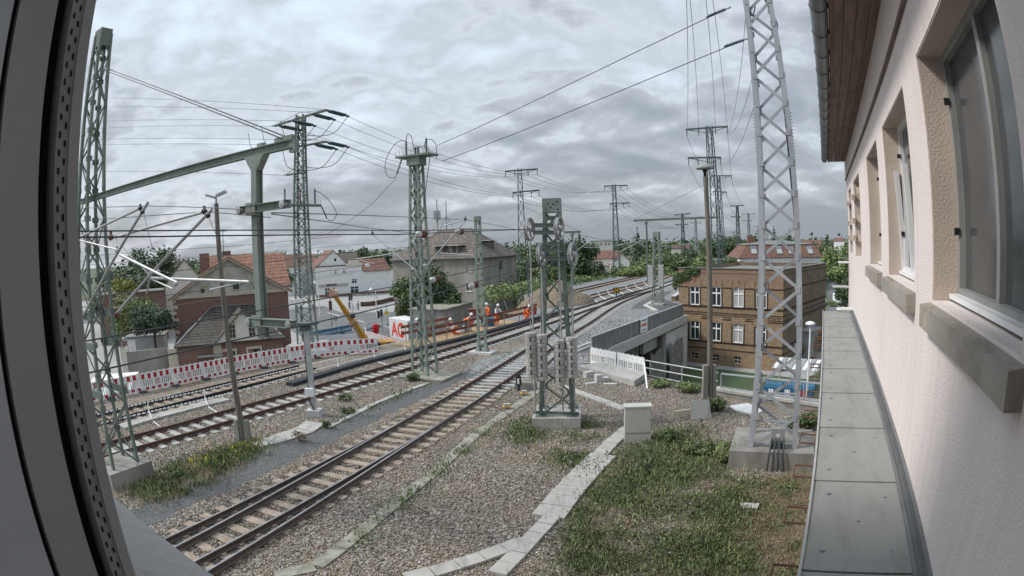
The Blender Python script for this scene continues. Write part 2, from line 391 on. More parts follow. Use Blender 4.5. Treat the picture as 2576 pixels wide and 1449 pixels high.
plain('stone_trim', (.52, .46, .36), (.40, .35, .27), 3., .9)
plain('roof_felt', (.21, .22, .21), (.15, .155, .15), 1.2, .9)
plain('bark', (.12, .10, .08), (.06, .05, .04), 6., .95, bump=.6, bscale=20)
plain('tarp', (.29, .27, .245), (.20, .185, .165), 2., .7)
plain('window_dark', (.035, .04, .045), (.02, .024, .028), 1., .15)
plain('glass_sky', (.085, .09, .095), (.05, .054, .058), 1.4, .12)
plain('box_grey', (.27, .28, .27), (.22, .225, .22), 4., .6)
plain('tarp_dark', (.20, .185, .165), (.11, .10, .09), 2., .75)
plain('curtain', (.42, .42, .41), (.30, .30, .295), 6., .9, stretch=(4, 4, .4))
plain('room_dark', (.12, .12, .12), (.1, .1, .1), 2., .9)
plain('frame_inner', (.56, .54, .52), (.49, .475, .46), 3., .6)
plain('gasket', (.52, .49, .47), (.42, .40, .385), 5., .8)
plain('rust', (.16, .085, .06), (.10, .055, .04), 6., .85)
plain('awning_stripe', (.7, .7, .69), (.55, .55, .55), 3., .8)
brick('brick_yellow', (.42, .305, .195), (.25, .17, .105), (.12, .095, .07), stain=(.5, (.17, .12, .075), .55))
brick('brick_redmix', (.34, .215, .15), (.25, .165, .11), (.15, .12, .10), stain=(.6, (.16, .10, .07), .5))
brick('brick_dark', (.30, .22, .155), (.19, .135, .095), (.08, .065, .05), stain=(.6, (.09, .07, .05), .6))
brick('brick_red', (.245, .115, .085), (.18, .085, .065), (.20, .17, .145), bw=.26, bh=.085, ms=.014)
brick('brick_brown', (.045, .028, .022), (.035, .022, .018), (.03, .025, .02))
tiles('tiles_orange', (.37, .19, .13), (.27, .13, .09), .33, .24)
tiles('tiles_brown', (.215, .18, .16), (.12, .10, .09), .36, .30)
tiles('tiles_red', (.235, .125, .095), (.17, .09, .07), .42, .30)
tiles('tiles_dark', (.17, .105, .085), (.125, .075, .06), .34, .25)
tiles('tiles_grey', (.13, .115, .10), (.085, .075, .068), .22, .20)
leafmat('leaf_mid', (0.058, 0.090, 0.041), (0.166, 0.230, 0.096))
leafmat('leaf_dark', (0.038, 0.067, 0.035), (0.109, 0.160, 0.074))
leafmat('leaf_blue', (0.031, 0.058, 0.041), (0.090, 0.138, 0.087))
leafmat('leaf_yellow', (0.127, 0.138, 0.034), (0.310, 0.287, 0.081))
leafmat('leaf_light', (0.090, 0.128, 0.054), (0.243, 0.307, 0.122))
leafmat('leaf_grass', (.075, .105, .048), (.22, .265, .12), (.13, .17, .075))
leafmat('leaf_dry', (0.161, 0.127, 0.081), (0.345, 0.282, 0.184))
leafmat('leaf_flower', (0.287, 0.253, 0.034), (0.632, 0.529, 0.057))
# ================================================================ GROUND
def smooth_line(pts, step=1.0):
    P = [Vector((*p[:2], p[2] if len(p) > 2 else 0)) for p in pts]; out = []
    P = [P[0]*2-P[1]]+P+[P[-1]*2-P[-2]]
    for i in range(1, len(P)-2):
        a, b, c, d = P[i-1:i+3]; n = max(2, int((c-b).length/step))
        for k in range(n):
            t = k/n; out.append(.5*((2*b)+(c-a)*t+(2*a-5*b+4*c-d)*t*t+(3*b-a-3*c+d)*t**3))
    out.append(P[-2]); return out
def resample(pts, step, start=0.):
    out = []; need = start; acc = 0.
    for a, b in zip(pts[:-1], pts[1:]):
        l = (b-a).length
        while need <= acc+l:
            t = (need-acc)/l; out.append((a.lerp(b, t), (b-a).normalized())); need += step
        acc += l
    return out
def offset(pts, d):
    o = []
    for k, p in enumerate(pts):
        t = (pts[min(k+1, len(pts)-1)]-pts[max(k-1, 0)]).normalized(); o.append(p+Vector((t.y, -t.x, 0))*d)
    return o
ZS = -5.0                                             # street level below the railway
LIT = Vector((-.684, .73, 0)); PAR = Vector((.555, .832, 0))
PA, PB = G(1470, 890), G(1712, 790)                   # bridge parapet ends
trough = smooth_line([G(*p) for p in ((729, 972), (910, 917), (1073, 877), (1208, 843), (1340, 806), (1433, 780))])
def flat(name, poly, z, mat, kind='structure'):
    m = MB(); n = len(poly); m.add([(p[0], p[1], z) for p in poly], [tuple(range(n))])
    o = m.build(name, mat)
    if o.data.polygons[0].normal.z < 0: o.data.flip_normals()
    if kind: o['kind'] = kind
    return o
flat('ground', [(-3000, -900), (3000, -900), (3000, 3000), (-3000, 3000)], ZS-.02, 'field')
gapS, gapN = PA+PAR*5.0, PA+PAR*14.2
tl = offset(trough, -3.6)
def cross_left(P0):                                   # where the gap edge meets the trench line
    best = min(tl, key=lambda q: abs((q-P0).cross(LIT).z)); return best
cS, cN = cross_left(gapS), cross_left(gapN)
iS, iN = tl.index(cS), tl.index(cN)
fence_px = [Q(350, 1300, 3.45)(*p) for p in ((20, 715), (280, 665), (580, 600), (1000, 520), (1420, 430), (1820, 345))]+[Q(1150, 1050, 4.527)(*p) for p in ((240, 1310), (780, 1265), (1290, 1240))]
fence_line = [G(*p) for p in fence_px]
fl = offset(fence_line, -1.3)
south = [(-48, -40), (-34, 0)]+[(p.x, p.y) for p in fl[1:]]+[(-8.6, 38.4)]+[(p.x, p.y) for p in tl[10:iS+1:3] if p.y > 38.5]+[(cS.x, cS.y), (gapS.x, gapS.y), (PA.x+.9, PA.y-.1), (6.0, 28.8), (7.9, 24.3), (11.4, 19.7), (14, 17.2), (21, 10), (34, -14), (30, -40)]
rd = PB+Vector((.8, 1.2, 0))
north = [(gapN.x, gapN.y), (cN.x, cN.y)]+[(p.x, p.y) for p in tl[iN+1::3]]+[(tl[-1].x, tl[-1].y), (1.5, 76), (8, 90), (20, 110), (40, 142), (90, 215), (170, 320), (420, 600), (470, 560), (215, 290), (130, 190), (78, 134), (50, 100), (27, 74), (18.6, 62), (15.9, 54.9), (PB.x, PB.y)]
for nm, poly in (('embankment', south), ('embankment', north)):
    o = MB().prism(poly, ZS-.3, -.03).build(nm, 'concrete_dark'); o['kind'] = 'structure'
flat('ballast', south, 0.0, 'ballast_old')
flat('ballast', north, 0.0, 'ballast_new')
m = MB(); bi_ = [(4.6, 33), (6.0, 28.8), (7.9, 24.3), (11.4, 19.7), (14, 17.2), (21, 10)]; bo_ = [(5.4, 33.6), (6.9, 29.6), (9.3, 25.1), (13.1, 20.6), (16, 18.2), (23, 11.5)]
for i in range(5): m.add([(*bi_[i], .001), (*bo_[i], -.64), (*bo_[i+1], -.64), (*bi_[i+1], .001)], [(0, 1, 2, 3)])
o = m.build('bank', 'ballast_old'); o['kind'] = 'structure'
# street, pavements and plot of grass under and beside the bridge
flat('pavement', [(-140, 30), (-60, 20), (-30, 38), (-12, 46), (10, 44), (30, 30), (70, -10), (80, 0), (40, 48), (18, 60), (0, 76), (-4, 100), (-8, 150), (-70, 165), (-150, 160)], ZS-.004, 'pavement')
flat('road', [(62, -10), (22, 33), (9, 47), (-2, 60), (-14, 77), (-40, 120), (-52, 112), (-30, 78), (-16, 58), (-4, 46), (6, 36), (13, 27), (40, -20)], ZS+.004, 'asphalt')
flat('road', [(-150, 105), (-60, 92), (-22, 88), (-6, 92), (-4, 104), (-26, 106), (-62, 116), (-150, 132)], ZS+.008, 'asphalt')
flat('pavement', [(-90, 124), (-56, 118), (-38, 124), (-22, 120), (-12, 112), (-9, 150), (-70, 160)], ZS+.012, 'pavement')
flat('lawn', [(15.0, 52.9), (24.2, 43.0), (34.5, 52.5), (40, 60), (36, 36), (25, 34), (12, 47)], ZS+.012, 'lawn')
for a in ((.12, .55, .30), (.36, .4, .0), (.62, .6, .35)):      # road markings on the crossing
    pass
mk = MB()
for p, q in (((-13, 92), (-20, 108)), ((-12.6, 95), (-9, 104)), ((-24, 92), (-29, 99)), ((-31, 101.5), (-35.5, 108)), ((-10, 78), (-13, 83)), ((-16, 87.5), (-19, 92.2)), ((-40, 98), (-52, 101))):
    mk.bar((*p, ZS+.018), (*q, ZS+.018), .22, .006)
o = mk.build('road_marking', 'paint_white'); o['kind'] = 'structure'
# ballast zones
def jag(pts, amp=.18, step=.5):
    out = []
    P = [Vector((*p[:2], 0)) for p in pts]+[Vector((*pts[0][:2], 0))]
    for a, b in zip(P[:-1], P[1:]):
        n = max(1, min(60, int((b-a).length/step)))
        for k in range(n): out.append(a.lerp(b, k/n)+Vector((random.uniform(-amp, amp), random.uniform(-amp, amp), 0)))
    return [(p.x, p.y) for p in out]
gn = [G(1075, 945), G(1200, 905), G(1330, 858), G(1325, 902), G(1225, 948), G(1180, 975), G(1120, 985)]
new_zone = [G(*p) for p in ((1095, 935), (1240, 890), (1380, 845), (1425, 822))]+[G(1455, 905), G(1400, 935), G(1330, 915), G(1275, 952), G(1215, 970)]
flat('ballast', jag([(-2.6, 32.5), (-.3, 36.0), (3.0, 42.5), (gapN.x-4, gapN.y+4), (gapS.x, gapS.y), (PA.x, PA.y), (4.1, 30.6), (1.6, 31.3), (-.6, 28.3), (-2.4, 29.6)]), .004, 'ballast_new')
flat('gravel_path', jag([G(*p) for p in ((235, 1330), (370, 1262), (520, 1180), (660, 1123), (830, 1062), (960, 1010), (1080, 962), (1190, 925), (1170, 955), (1010, 1030), (800, 1128), (640, 1205), (480, 1275), (330, 1345))], .16, .4), .008, 'gravel_fine')
flat('gravel_path', jag([G(*p) for p in ((1375, 928), (1450, 905), (1475, 935), (1430, 962), (1385, 950))], .12, .4), .008, 'gravel_fine')
flat('gravel_path', jag([G(*Q(2050, 950, 3.813)(*p)) for p in ((1190, 790), (1330, 690), (1520, 590), (1820, 520), (1650, 640), (1900, 740), (1640, 830), (1420, 790))], .2, .5), .008, 'gravel_fine')
weeds = [G(*p) for p in ((1430, 1449), (1425, 1330), (1500, 1190), (1640, 1095), (1800, 1060), (1900, 1120), (2060, 1090), (2040, 1449))]
flat('soil', jag(weeds, .25, .4), .004, 'soil')
flat('soil', jag([G(*p) for p in ((350, 1215), (450, 1170), (650, 1115), (640, 1140), (470, 1225), (375, 1262))], .15, .4), .010, 'soil')

# ================================================================ TRACKS
NT_ = Vector((.9305, -.3662, 0)); TT_ = Vector((.3662, .9305, 0))
def tn(t, n): return TT_*t+NT_*n
c1 = smooth_line([tn(2.5, -11.02), tn(6.5, -11.02), tn(12, -11.02), tn(19, -11.03), tn(25.6, -11.27), Vector((1.38, 35.33, 0)), Vector((3.3, 41.2, 0)), Vector((5.74, 47.65, 0)), Vector((8.55, 55.5, 0)), Vector((11.7, 63.2, 0)), Vector((17.75, 74.7, 0)), Vector((26, 90, 0)), Vector((37, 110.5, 0)), Vector((52, 136, 0)), Vector((80, 178, 0)), Vector((130, 245, 0))])
c1b = smooth_line([tn(2.5, -10.32), tn(6.5, -10.45), tn(9, -10.56), tn(12, -10.72), tn(15, -10.87), tn(18.5, -11.0), tn(20.5, -11.05)])
c2 = smooth_line([(-22, 2.5), (-17.6, 10.5), (-14.4, 16.9), (-13.0, 19.4), (-11.5, 22.3), (-4.57, 34.8), (-2.1, 39.4), (.8, 44.9), (4.16, 51.2), (6.65, 56.1), (9.15, 60.5), (13.0, 67.6), (17.6, 74.9)])
c3 = smooth_line([(-26, 6), (-19.2, 17.8), (-17.5, 20.9), (-16.2, 23.5), (-14.6, 26.6), (-11.9, 31.6)])
c3f = smooth_line([(6.9, 64.6), (10.4, 70.9), (14.5, 77.8), (22.2, 91.2), (31.7, 110.3), (45, 133), (72, 176), (120, 243)])
c4 = smooth_line([(5.5, 73), (9.1, 79), (16.6, 92.7), (25.8, 108.5), (34.2, 122.5), (50, 148), (76, 186), (112, 240)])
RAILP = [(-.07, 0), (.07, 0), (.07, .02), (.014, .05), (.014, .12), (.036, .135), (.036, .168), (-.036, .168), (-.036, .135), (-.014, .12), (-.014, .05), (-.07, .02)]
def rail(root, line, side, mat, top, gauge=.753, cut=None):
    pts = offset(line, side*gauge); pts = [p+Vector((0, 0, .035)) for p in pts]
    o = MB().sweep(pts, RAILP).build('rail', mat, root)
    h = MB().sweep([p+Vector((0, 0, .1695)) for p in pts], [(-.032, 0), (.032, 0), (.03, .003), (-.03, .003)]).build('rail_head', top, o)
    return o
def sleepers(root, line, mat, length=2.6, step=.6, start=.1, w=.26, limit=100, z=.04, taper=False):
    S = resample(line, step, start); S.sort(key=lambda s: s[0].length); rest = MB()
    for k, (p, d) in enumerate(S):
        l = length(p) if callable(length) else length
        m = MB() if k < limit else rest; x = Vector((d.y, -d.x, 0))
        R = Matrix((x, d, Vector((0, 0, 1)))).transposed()
        a = random.uniform(-.01, .01)
        vs = [Vector((sx*l/2, sy*(w/2 if top else w/2+.03), .0 if top else -.12)) for top in (1, 0) for sx, sy in ((-1, -1), (1, -1), (1, 1), (-1, 1))]
        m.add([R @ v+p+Vector((0, 0, z+a)) for v in vs], [(0, 1, 2, 3), (4, 5, 1, 0), (5, 6, 2, 1), (6, 7, 3, 2), (7, 4, 0, 3)])
        for sg in (-1, 1):                               # rail seats and clips
            for so in (-.11, .11): m.box(p+x*(sg*.753+so)+Vector((0, 0, z+a+.02)), (.07, .12, .045), R)
        if k < limit: m.build('sleeper', mat, root)
    if rest.v:
        o = rest.build('sleeper', mat, root); o['kind'] = 'stuff'
def track(label, line, rmat, rtop, smat, **kw):
    t = thing('railway_track', label, 'railway track', (0, 0, 0))
    for s in (-1, 1): rail(t, line, s, rmat, rtop)
    sleepers(t, line, smat, **kw); return t
near1 = [p for p in c1 if p.y < 26.3]; far1 = [p for p in c1 if p.y > 25.5]
t1 = track('railway track in the foreground with brown weathered sleepers and paired dark rails', near1, 'rail_dark', 'rail_top', 'sleeper_old', length=2.75, step=.6)
for s in (-1, 1): rail(t1, c1b, s, 'rail_dark', 'rail_top')
track('railway track on white concrete sleepers running from the points across the bridge', far1, 'rail_rust', 'rail_rust', 'sleeper_new', length=lambda p: 2.6 if p.y > 66 or p.y < 29 else 2.75, step=.6)
track('rusty railway track beside the dark trough, in front of the striped barriers', c2, 'rail_rust', 'rail_rust', 'sleeper_new', length=2.5)
track('short dead-end track with dark rails directly along the striped barrier row', c3, 'rubber_dark', 'rubber_dark', 'sleeper_old', length=2.4)
track('distant track beyond the black and yellow buffer board', c3f, 'rail_rust', 'rail_top', 'sleeper_old', length=2.5, step=.65, limit=60)
track('distant outermost track curving along the foot of the bushes', c4, 'rail_rust', 'rail_top', 'sleeper_old', length=2.5, step=.65, limit=60)
# dark cable trough, concrete duct covers, kerbs, slabs
o = MB().sweep([p+Vector((0, 0, .02)) for p in trough], [(-.28, 0), (.28, 0), (.28, .17), (.22, .19), (-.22, .19), (-.28, .17)]).build('cable_trough', 'rubber_dark')
tag(o, 'long black covered trough running beside the rusty track and the work platform', 'trough')
def slabs(name, label, cat, px, width, mat='concrete_new', ln=.6, hgt=.07, line=None, group=None):
    ln_pts = smooth_line([G(*p) for p in px], .3) if line is None else line
    t = thing(name, label, cat, (0, 0, 0), 0, group)
    for k, (p, d) in enumerate(resample(ln_pts, ln, ln/2)):
        if k >= 100: break
        x = Vector((d.y, -d.x, 0)); R = Matrix((x, d, Vector((0, 0, 1)))).transposed()
        R = R @ Matrix.Rotation(random.uniform(-.02, .02), 3, 'Z')
        m = MB(); m.box(p+Vector((0, 0, hgt/2+.008+random.uniform(-.006, .006))), (width, ln-.025, hgt), R)
        m.build('cover_slab', mat, t)
    return t
slabs('cable_duct', 'pale concrete cable duct between the counterweight mast and the grey cabinet', 'cable duct', ((1400, 968), (1450, 987), (1500, 1005), (1575, 1033)), .38, 'concrete')
slabs('cable_duct', 'concrete cable duct leading up to the foot of the grey cabinet', 'cable duct', ((1508, 1150), (1535, 1120), (1575, 1085)), .5, 'concrete')
slabs('cable_duct', 'wide concrete duct of big square cover slabs among the weeds', 'cable duct', ((1378, 1305), (1430, 1240), (1480, 1185), (1522, 1145)), .85, 'concrete', .66)
slabs('cable_duct', 'narrow concrete duct running down to the lower edge of the picture', 'cable duct', ((1250, 1449), (1300, 1398), (1350, 1345), (1385, 1308)), .42, 'concrete', .5)
slabs('cable_duct', 'curved concrete duct joining the narrow duct at the very front', 'cable duct', ((1020, 1460), (1120, 1435), (1220, 1403), (1312, 1368)), .42, 'concrete', .6)
slabs('kerb', 'line of flat concrete kerb stones in the stony strip between track and weeds', 'kerb', ((690, 1449), (800, 1420), (905, 1342), (1010, 1255), (1100, 1182), (1210, 1085), (1330, 1000), (1365, 965)), .38, 'concrete_mossy', .95, .03)
slabs('kerb', 'thin pale kerb along the dark gravel path up to the second lattice mast', 'kerb', ((822, 1078), (880, 1050), (960, 1010), (1082, 963)), .26, 'concrete', .8, .05)
t = thing('paving_slab', 'pair of big pale slabs lying by the concrete post and the gravel path', 'slab', (0, 0, 0))
for q in (((745, 1080), (770, 1062), (817, 1070), (788, 1090)), ((690, 1098), (742, 1081), (786, 1091), (720, 1112)), ((632, 1120), (688, 1099), (718, 1113), (655, 1128))):
    MB().prism([G(*p)[:2] for p in q], .0, .07).build('slab', 'concrete', t)
slabs('cable_duct', 'low concrete duct between the dead-end track and the rusty track', 'cable duct', [Q(350, 1300, 3.45)(*p) for p in ((360, 1060), (700, 955), (1100, 850), (1420, 765), (1800, 680))], .7, 'concrete', 1.0, .10)
slabs('cable_duct', 'zigzag pale concrete duct below the small weighted mast by the brick house', 'cable duct', None, .45, 'concrete_new', .8, .08, line=[G(*Q(2050, 950, 3.813)(*p)) for p in ((1520, 690), (1410, 750), (1500, 790), (1575, 830))])
# ================================================================ MASTS
def foundation(root, w, d, h, mat='concrete', z0=-.1, name='foundation', cx=0, cy=0):
    m = MB(); m.bx(cx-w/2, cx+w/2, cy-d/2, cy+d/2, z0, h); return m.build(name, mat, root)
def lattice(root, h, w0, w1, nb, mat, legw=.09, brw=.05, z0=0., double=False, parts=True, ratio=1.0):
    c = [(-1, -1), (1, -1), (1, 1), (-1, 1)]
    def pt(k, t): w = (w0+(w1-w0)*t)/2; return Vector((c[k][0]*w*ratio, c[k][1]*w, z0+(h-z0)*t))
    body = MB()
    for k in range(4):
        m = MB() if parts else body
        ax, ay = c[k]
        a, b = pt(k, 0), pt(k, 1)                       # angle section: two thin flanges
        e = legw
        m.bar(a+Vector((-ax*e/2, 0, 0)), b+Vector((-ax*e/2, 0, 0)), e, .012, up=(0, 1, 0)) if False else None
        m.bar(a, b, legw, legw*.9, up=(0, 1, 0))
        if parts: m.build('leg', mat, root)
    ts = [1-(1-i/nb)**1.08 for i in range(nb+1)]
    for f in range(4):
        k0, k1 = f, (f+1) % 4
        for i in range(nb):
            if (i+f) % 2 == 0 or double: body.bar(pt(k0, ts[i]), pt(k1, ts[i+1]), brw, brw*.35, up=(c[k0][0]+c[k1][0], c[k0][1]+c[k1][1], 0))
            if (i+f) % 2 == 1 or double: body.bar(pt(k1, ts[i]), pt(k0, ts[i+1]), brw, brw*.35, up=(c[k0][0]+c[k1][0], c[k0][1]+c[k1][1], 0))
    if parts:
        for k in range(4):
            for t in ts[1:-1]:
                q = pt(k, t); g_ = legw*(1.25 if mat != 'galvanised' else .95)
                body.box(q+Vector((-c[k][0]*g_*.35, c[k][1]*legw*.52, 0)), (g_, .012, g_*1.3)); body.box(q+Vector((c[k][0]*legw*.52, -c[k][1]*g_*.35, 0)), (.012, g_, g_*1.3))
    return body.build('bracing' if parts else 'lattice', mat, root)
def insul(root, p, q, mat='insulator_brown', r=.07, n=6, rod='wire_dark', name='insulator'):
    p, q = Vector(p), Vector(q); l = (q-p).length; prof = []
    prof.append((r*.35, 0))
    for i in range(n):
        z = l*(.12+.76*i/max(1, n-1)); prof += [(r*.4, z-l*.045), (r, z-l*.012), (r*.95, z+l*.012), (r*.4, z+l*.045)]
    prof.append((r*.35, l)); return MB().lathe(prof, 10, p, q-p).build(name, mat, root, True)
def local(root, P):                                      # world point in a thing's own frame
    return (Matrix.Translation(root.location) @ root.rotation_euler.to_matrix().to_4x4()).inverted() @ Vector(P)
RZ = -math.radians(21.5)                                 # local y along the tracks
GR = 'lattice masts in the railway yard'
# --- tall green mast at the window frame
PL_ = G(307, 1203); PL_.z = 0
mL = thing('lattice_mast', 'tall dark green lattice mast close beside the window frame, carrying the long beam', 'mast', PL_, RZ, GR)
lattice(mL, 14.05, 1.0, .40, 15, 'mast_green', .10, .06, .55)
foundation(mL, 1.7, 1.7, .55, 'concrete_dark')
m = MB()
for sx in (-1, 1): m.bx(sx*.23-.012, sx*.23+.012, -.22, .22, 13.6, 14.2)
for sy in (-1, 1): m.bx(-.218, .218, sy*.21-.012, sy*.21+.012, 13.6, 14.2)
m.build('head_box', 'mast_green', mL)
for z, w in ((5.25, 1.15), (4.35, 1.2), (6.4, 1.0), (2.9, 1.25)):
    m = MB(); m.bx(-w/2, w/2, -.52, -.45, z-.11, z+.11); m.bx(-w/2, w/2, .45, .52, z-.11, z+.11); m.build('bracket', 'mast_green', mL)
# --- cantilever beam with hanging post
bp = G(690, 372, 8.75); b0 = PL_+Vector((0, 0, 8.75)); bd = (bp-b0).normalized()
be = b0+bd*((bp-b0).length+.55)
cb = thing('cantilever_beam', 'long pale green steel beam with a hanging post and pulley arms over the near track', 'beam', b0)
def L0(p): return Vector(p)-b0
m = MB(); a, b = L0(b0-bd*.9), L0(be)
m.bar(a+Vector((0, 0, .075)), b+Vector((0, 0, .075)), .15, .016); m.bar(a-Vector((0, 0, .075)), b-Vector((0, 0, .075)), .15, .016); m.bar(a, b, .03, .145)
m.build('beam', 'mast_green_pale', cb)
m = MB(); pe = L0(be); m.box(pe+Vector((0, 0, -.05)), (.16, .09, .24), Matrix.Rotation(math.atan2(bd.y, bd.x), 3, 'Z'))
m.box(pe-bd*.25+Vector((0, 0, .13)), (.5, .10, .09), Matrix.Rotation(math.atan2(bd.y, bd.x), 3, 'Z'))
m.box(pe-bd*.95+Vector((0, 0, .12)), (.18, .08, .07), Matrix.Rotation(math.atan2(bd.y, bd.x), 3, 'Z')); m.build('end_plate', 'mast_green_pale', cb)
hp = b0+bd*((G(668, 385, 8.75)-b0).length); hz = ZA(690, 848, hp)
sidev = Vector((-bd.y, bd.x, 0)); Rb = Matrix((bd, sidev, Vector((0, 0, 1)))).transposed()
m = MB(); c = L0(hp)
zt, zb = -.083, hz-8.75
for s in (-1, 1): m.box(c+sidev*(s*.085)+Vector((0, 0, (zt+zb)/2)), (.16, .016, zt-zb), Rb)
m.box(c+Vector((0, 0, (zt+zb)/2)), (.02, .154, zt-zb), Rb)
m.add([c+sidev*y+bd*x+Vector((0, 0, z)) for y in (-.09, .09) for x, z in ((-.30, -.0835), (.30, -.0835), (.085, -.38), (-.085, -.38))], [(0, 1, 2, 3), (7, 6, 5, 4), (0, 4, 5, 1), (1, 5, 6, 2), (2, 6, 7, 3), (3, 7, 4, 0)])
m.build('hanging_post', 'mast_green_pale', cb)
for v_, x0, x1 in ((524, 612, 742), (806, 635, 757)):
    z = ZA(680, v_, hp)-8.75; n_ = bd.cross(Vector((0, 0, 1)))
    pa, pb = PLN(x0, v_, hp, sidev), PLN(x1, v_, hp, sidev)
    la, lb = (pa-hp).dot(bd), (pb-hp).dot(bd)
    m = MB(); m.box(c+bd*((la+lb)/2)+sidev*-.115+Vector((0, 0, z)), (lb-la, .05, .14), Rb)
    for zz_ in (.07, -.07): m.box(c+bd*((la+lb)/2)+sidev*-.15+Vector((0, 0, z+zz_)), (lb-la, .12, .014), Rb)
    m.box(c+bd*.0+sidev*-.15+Vector((0, 0, z)), (.3, .09, .24), Rb)
    arm = m.build('pulley_arm', 'mast_green_pale', cb)
    for xx in (la+.12, lb-.12):
        m = MB(); m.lathe([(.02, -.06), (.075, -.05), (.06, -.015), (.06, .015), (.075, .05), (.02, .06)], 14, c+bd*xx+sidev*-.19+Vector((0, 0, z)), sidev); m.build('pulley', 'steel_grey', arm)
# --- tubular catenary brackets
def bracket(label, P0, nrm, tubes, clamps=(), group='tubular catenary brackets'):
    t = thing('catenary_bracket', label, 'catenary bracket', P0, 0, group)
    for (a, b, r, mt) in tubes:
        pa, pb = PLN(*a, P0, nrm)-Vector(P0), PLN(*b, P0, nrm)-Vector(P0)
        m = MB(); m.tube(pa, pb, r, 10); m.build('tube', mt, t)
    for (a, r, mt) in clamps:
        p = PLN(*a, P0, nrm)-Vector(P0); m = MB(); m.lathe([(r*.3, -r), (r, -r*.6), (r*.8, .0), (r, r*.6), (r*.3, r)], 8, p, (1, .3, .4)); m.box(p+Vector((0, 0, r)), (r*.7, r*.7, r*1.6)); m.build('clamp', mt, t)
    return t
U = Q(300, 700, 3.623); D2 = Q(300, 1050, 3.623)
dL = TT_
bracket('big grey tubular bracket on the mast by the window frame, its upper tip ending left', PL_-TT_*.55, dL, [
    (U(0, 690), U(830, 290), .032, 'steel_grey'), (D2(40, 500), U(925, 215), .040, 'steel_grey'), (U(0, 730), U(500, 855), .022, 'alu'), (U(545, 925), U(1322, 1308), .038, 'alu')],
    [(U(820, 295), .06, 'wire_dark'), (U(850, 345), .06, 'wire_dark'), (U(505, 870), .07, 'steel_grey'), (U(1300, 1330), .05, 'steel_grey')])
bracket('big grey tubular bracket reaching furthest over the near track from the mast by the window', PL_-TT_*.15, dL, [
    (U(480, 690), U(1650, 355), .034, 'steel_grey'), (D2(470, 490), U(1795, 310), .040, 'steel_grey'), (U(950, 1240), U(2300, 1295), .036, 'alu'), (U(960, 1250), U(1260, 1390), .026, 'alu'),
    (U(480, 715), U(935, 1190), .014, 'steel_grey'), (U(870, 370), U(1060, 1130), .008, 'wire_grey'), (U(1745, 410), U(1880, 720), .008, 'wire_grey'), (U(2200, 1300), U(1760, 1400), .014, 'alu'), (U(905, 1449), U(950, 1245), .03, 'steel_grey')],
    [(U(1690, 335), .07, 'wire_dark'), (U(1740, 395), .06, 'wire_dark'), (U(420, 690), .09, 'insulator_brown'), (D2(500, 470), .10, 'insulator_brown'), (U(1060, 1160), .07, 'steel_grey'), (U(950, 1215), .07, 'steel_grey'), (U(2190, 1310), .05, 'steel_grey')])
# --- second lattice mast with switch gear on top
P2 = G(1070, 946); dirR = 24.5
m2 = thing('lattice_mast', 'green lattice mast with cable loops and switch gear on its head, standing between two tracks', 'mast', P2, -math.radians(24), GR)
h2 = ZA(1050, 395, P2)
lattice(m2, h2, .92, .44, 17, 'mast_green_pale', .115, .065, .05)
foundation(m2, 2.7, 2.1, .12, 'concrete_mossy', cx=.3)
m = MB(); m.bx(-1.0, 1.05, -.5, .5, h2, h2+.09); m.bx(-.38, .38, -.36, .36, h2-.45, h2-.003); m.build('platform', 'mast_green_pale', m2)
for x in (-.62, .62, -.05, .12):
    insul(m2, (x, 0, h2+.09), (x, 0, h2+(.95 if abs(x) > .3 else .55)), 'insulator_teal', .075, 8)
m = MB()
for i in range(9): m.bar((-.95+.24*i, -.45, h2+.09), (-.95+.24*i-.06, -.45, h2+.34), .014)
m.build('bird_spike', 'mast_green', m2)
def loop(pts, r=.018, mat='wire_dark', parent=m2, nm='cable_loop', P=P2):
    return MB().path(smooth_line([local(parent, PLN(*p, P, TT_)) for p in pts], .15), r, 6).build(nm, mat, parent)
c2q = Q(900, 380, 3.22)
loop([c2q(*p) for p in ((2010, 590), (2010, 430), (2030, 392), (2070, 430), (2090, 520), (2095, 580))])
loop([c2q(*p) for p in ((2010, 480), (1900, 490), (1790, 640), (1750, 790), (1780, 900), (1850, 925), (1890, 900))])
loop([c2q(*p) for p in ((2225, 560), (2240, 480), (2300, 455), (2360, 510), (2375, 620), (2370, 690))])
loop([c2q(*p) for p in ((2090, 590), (2140, 560), (2210, 540), (2280, 580), (2290, 700), (2270, 850), (2235, 1120), (2215, 1300))])
insul(m2, local(m2, PLN(*c2q(1955, 690), P2, TT_)), local(m2, PLN(*c2q(1890, 890), P2, TT_)), 'insulator_teal', .06, 7)
C5 = Q(1400, 750, 3.623)
bracket('slim silver bracket on the second lattice mast, leaning left to the dead-end track', P2-TT_*.6, TT_, [(Q(900, 850, 3.623)(1800, 105), Q(900, 850, 3.623)(2380, 590), .03, 'alu'), (Q(900, 850, 3.623)(1580, 440), Q(900, 850, 3.623)(2055, 370), .024, 'alu'), (Q(900, 850, 3.623)(1630, 455), Q(900, 850, 3.623)(1820, 500), .014, 'alu')],
    [(Q(900, 850, 3.623)(1800, 90), .07, 'wire_dark'), (Q(900, 850, 3.623)(2350, 575), .08, 'insulator_grey')])
bracket('slim silver bracket on the second lattice mast, reaching right to the rusty track', P2-TT_*.6, TT_, [(C5(880, 375), C5(1215, 275), .03, 'alu'), (C5(720, 900), C5(1265, 265), .03, 'alu'), (C5(900, 720), C5(1355, 750), .024, 'alu')],
    [(C5(1250, 262), .07, 'wire_dark'), (C5(700, 890), .09, 'insulator_grey'), (C5(820, 400), .07, 'insulator_grey')])
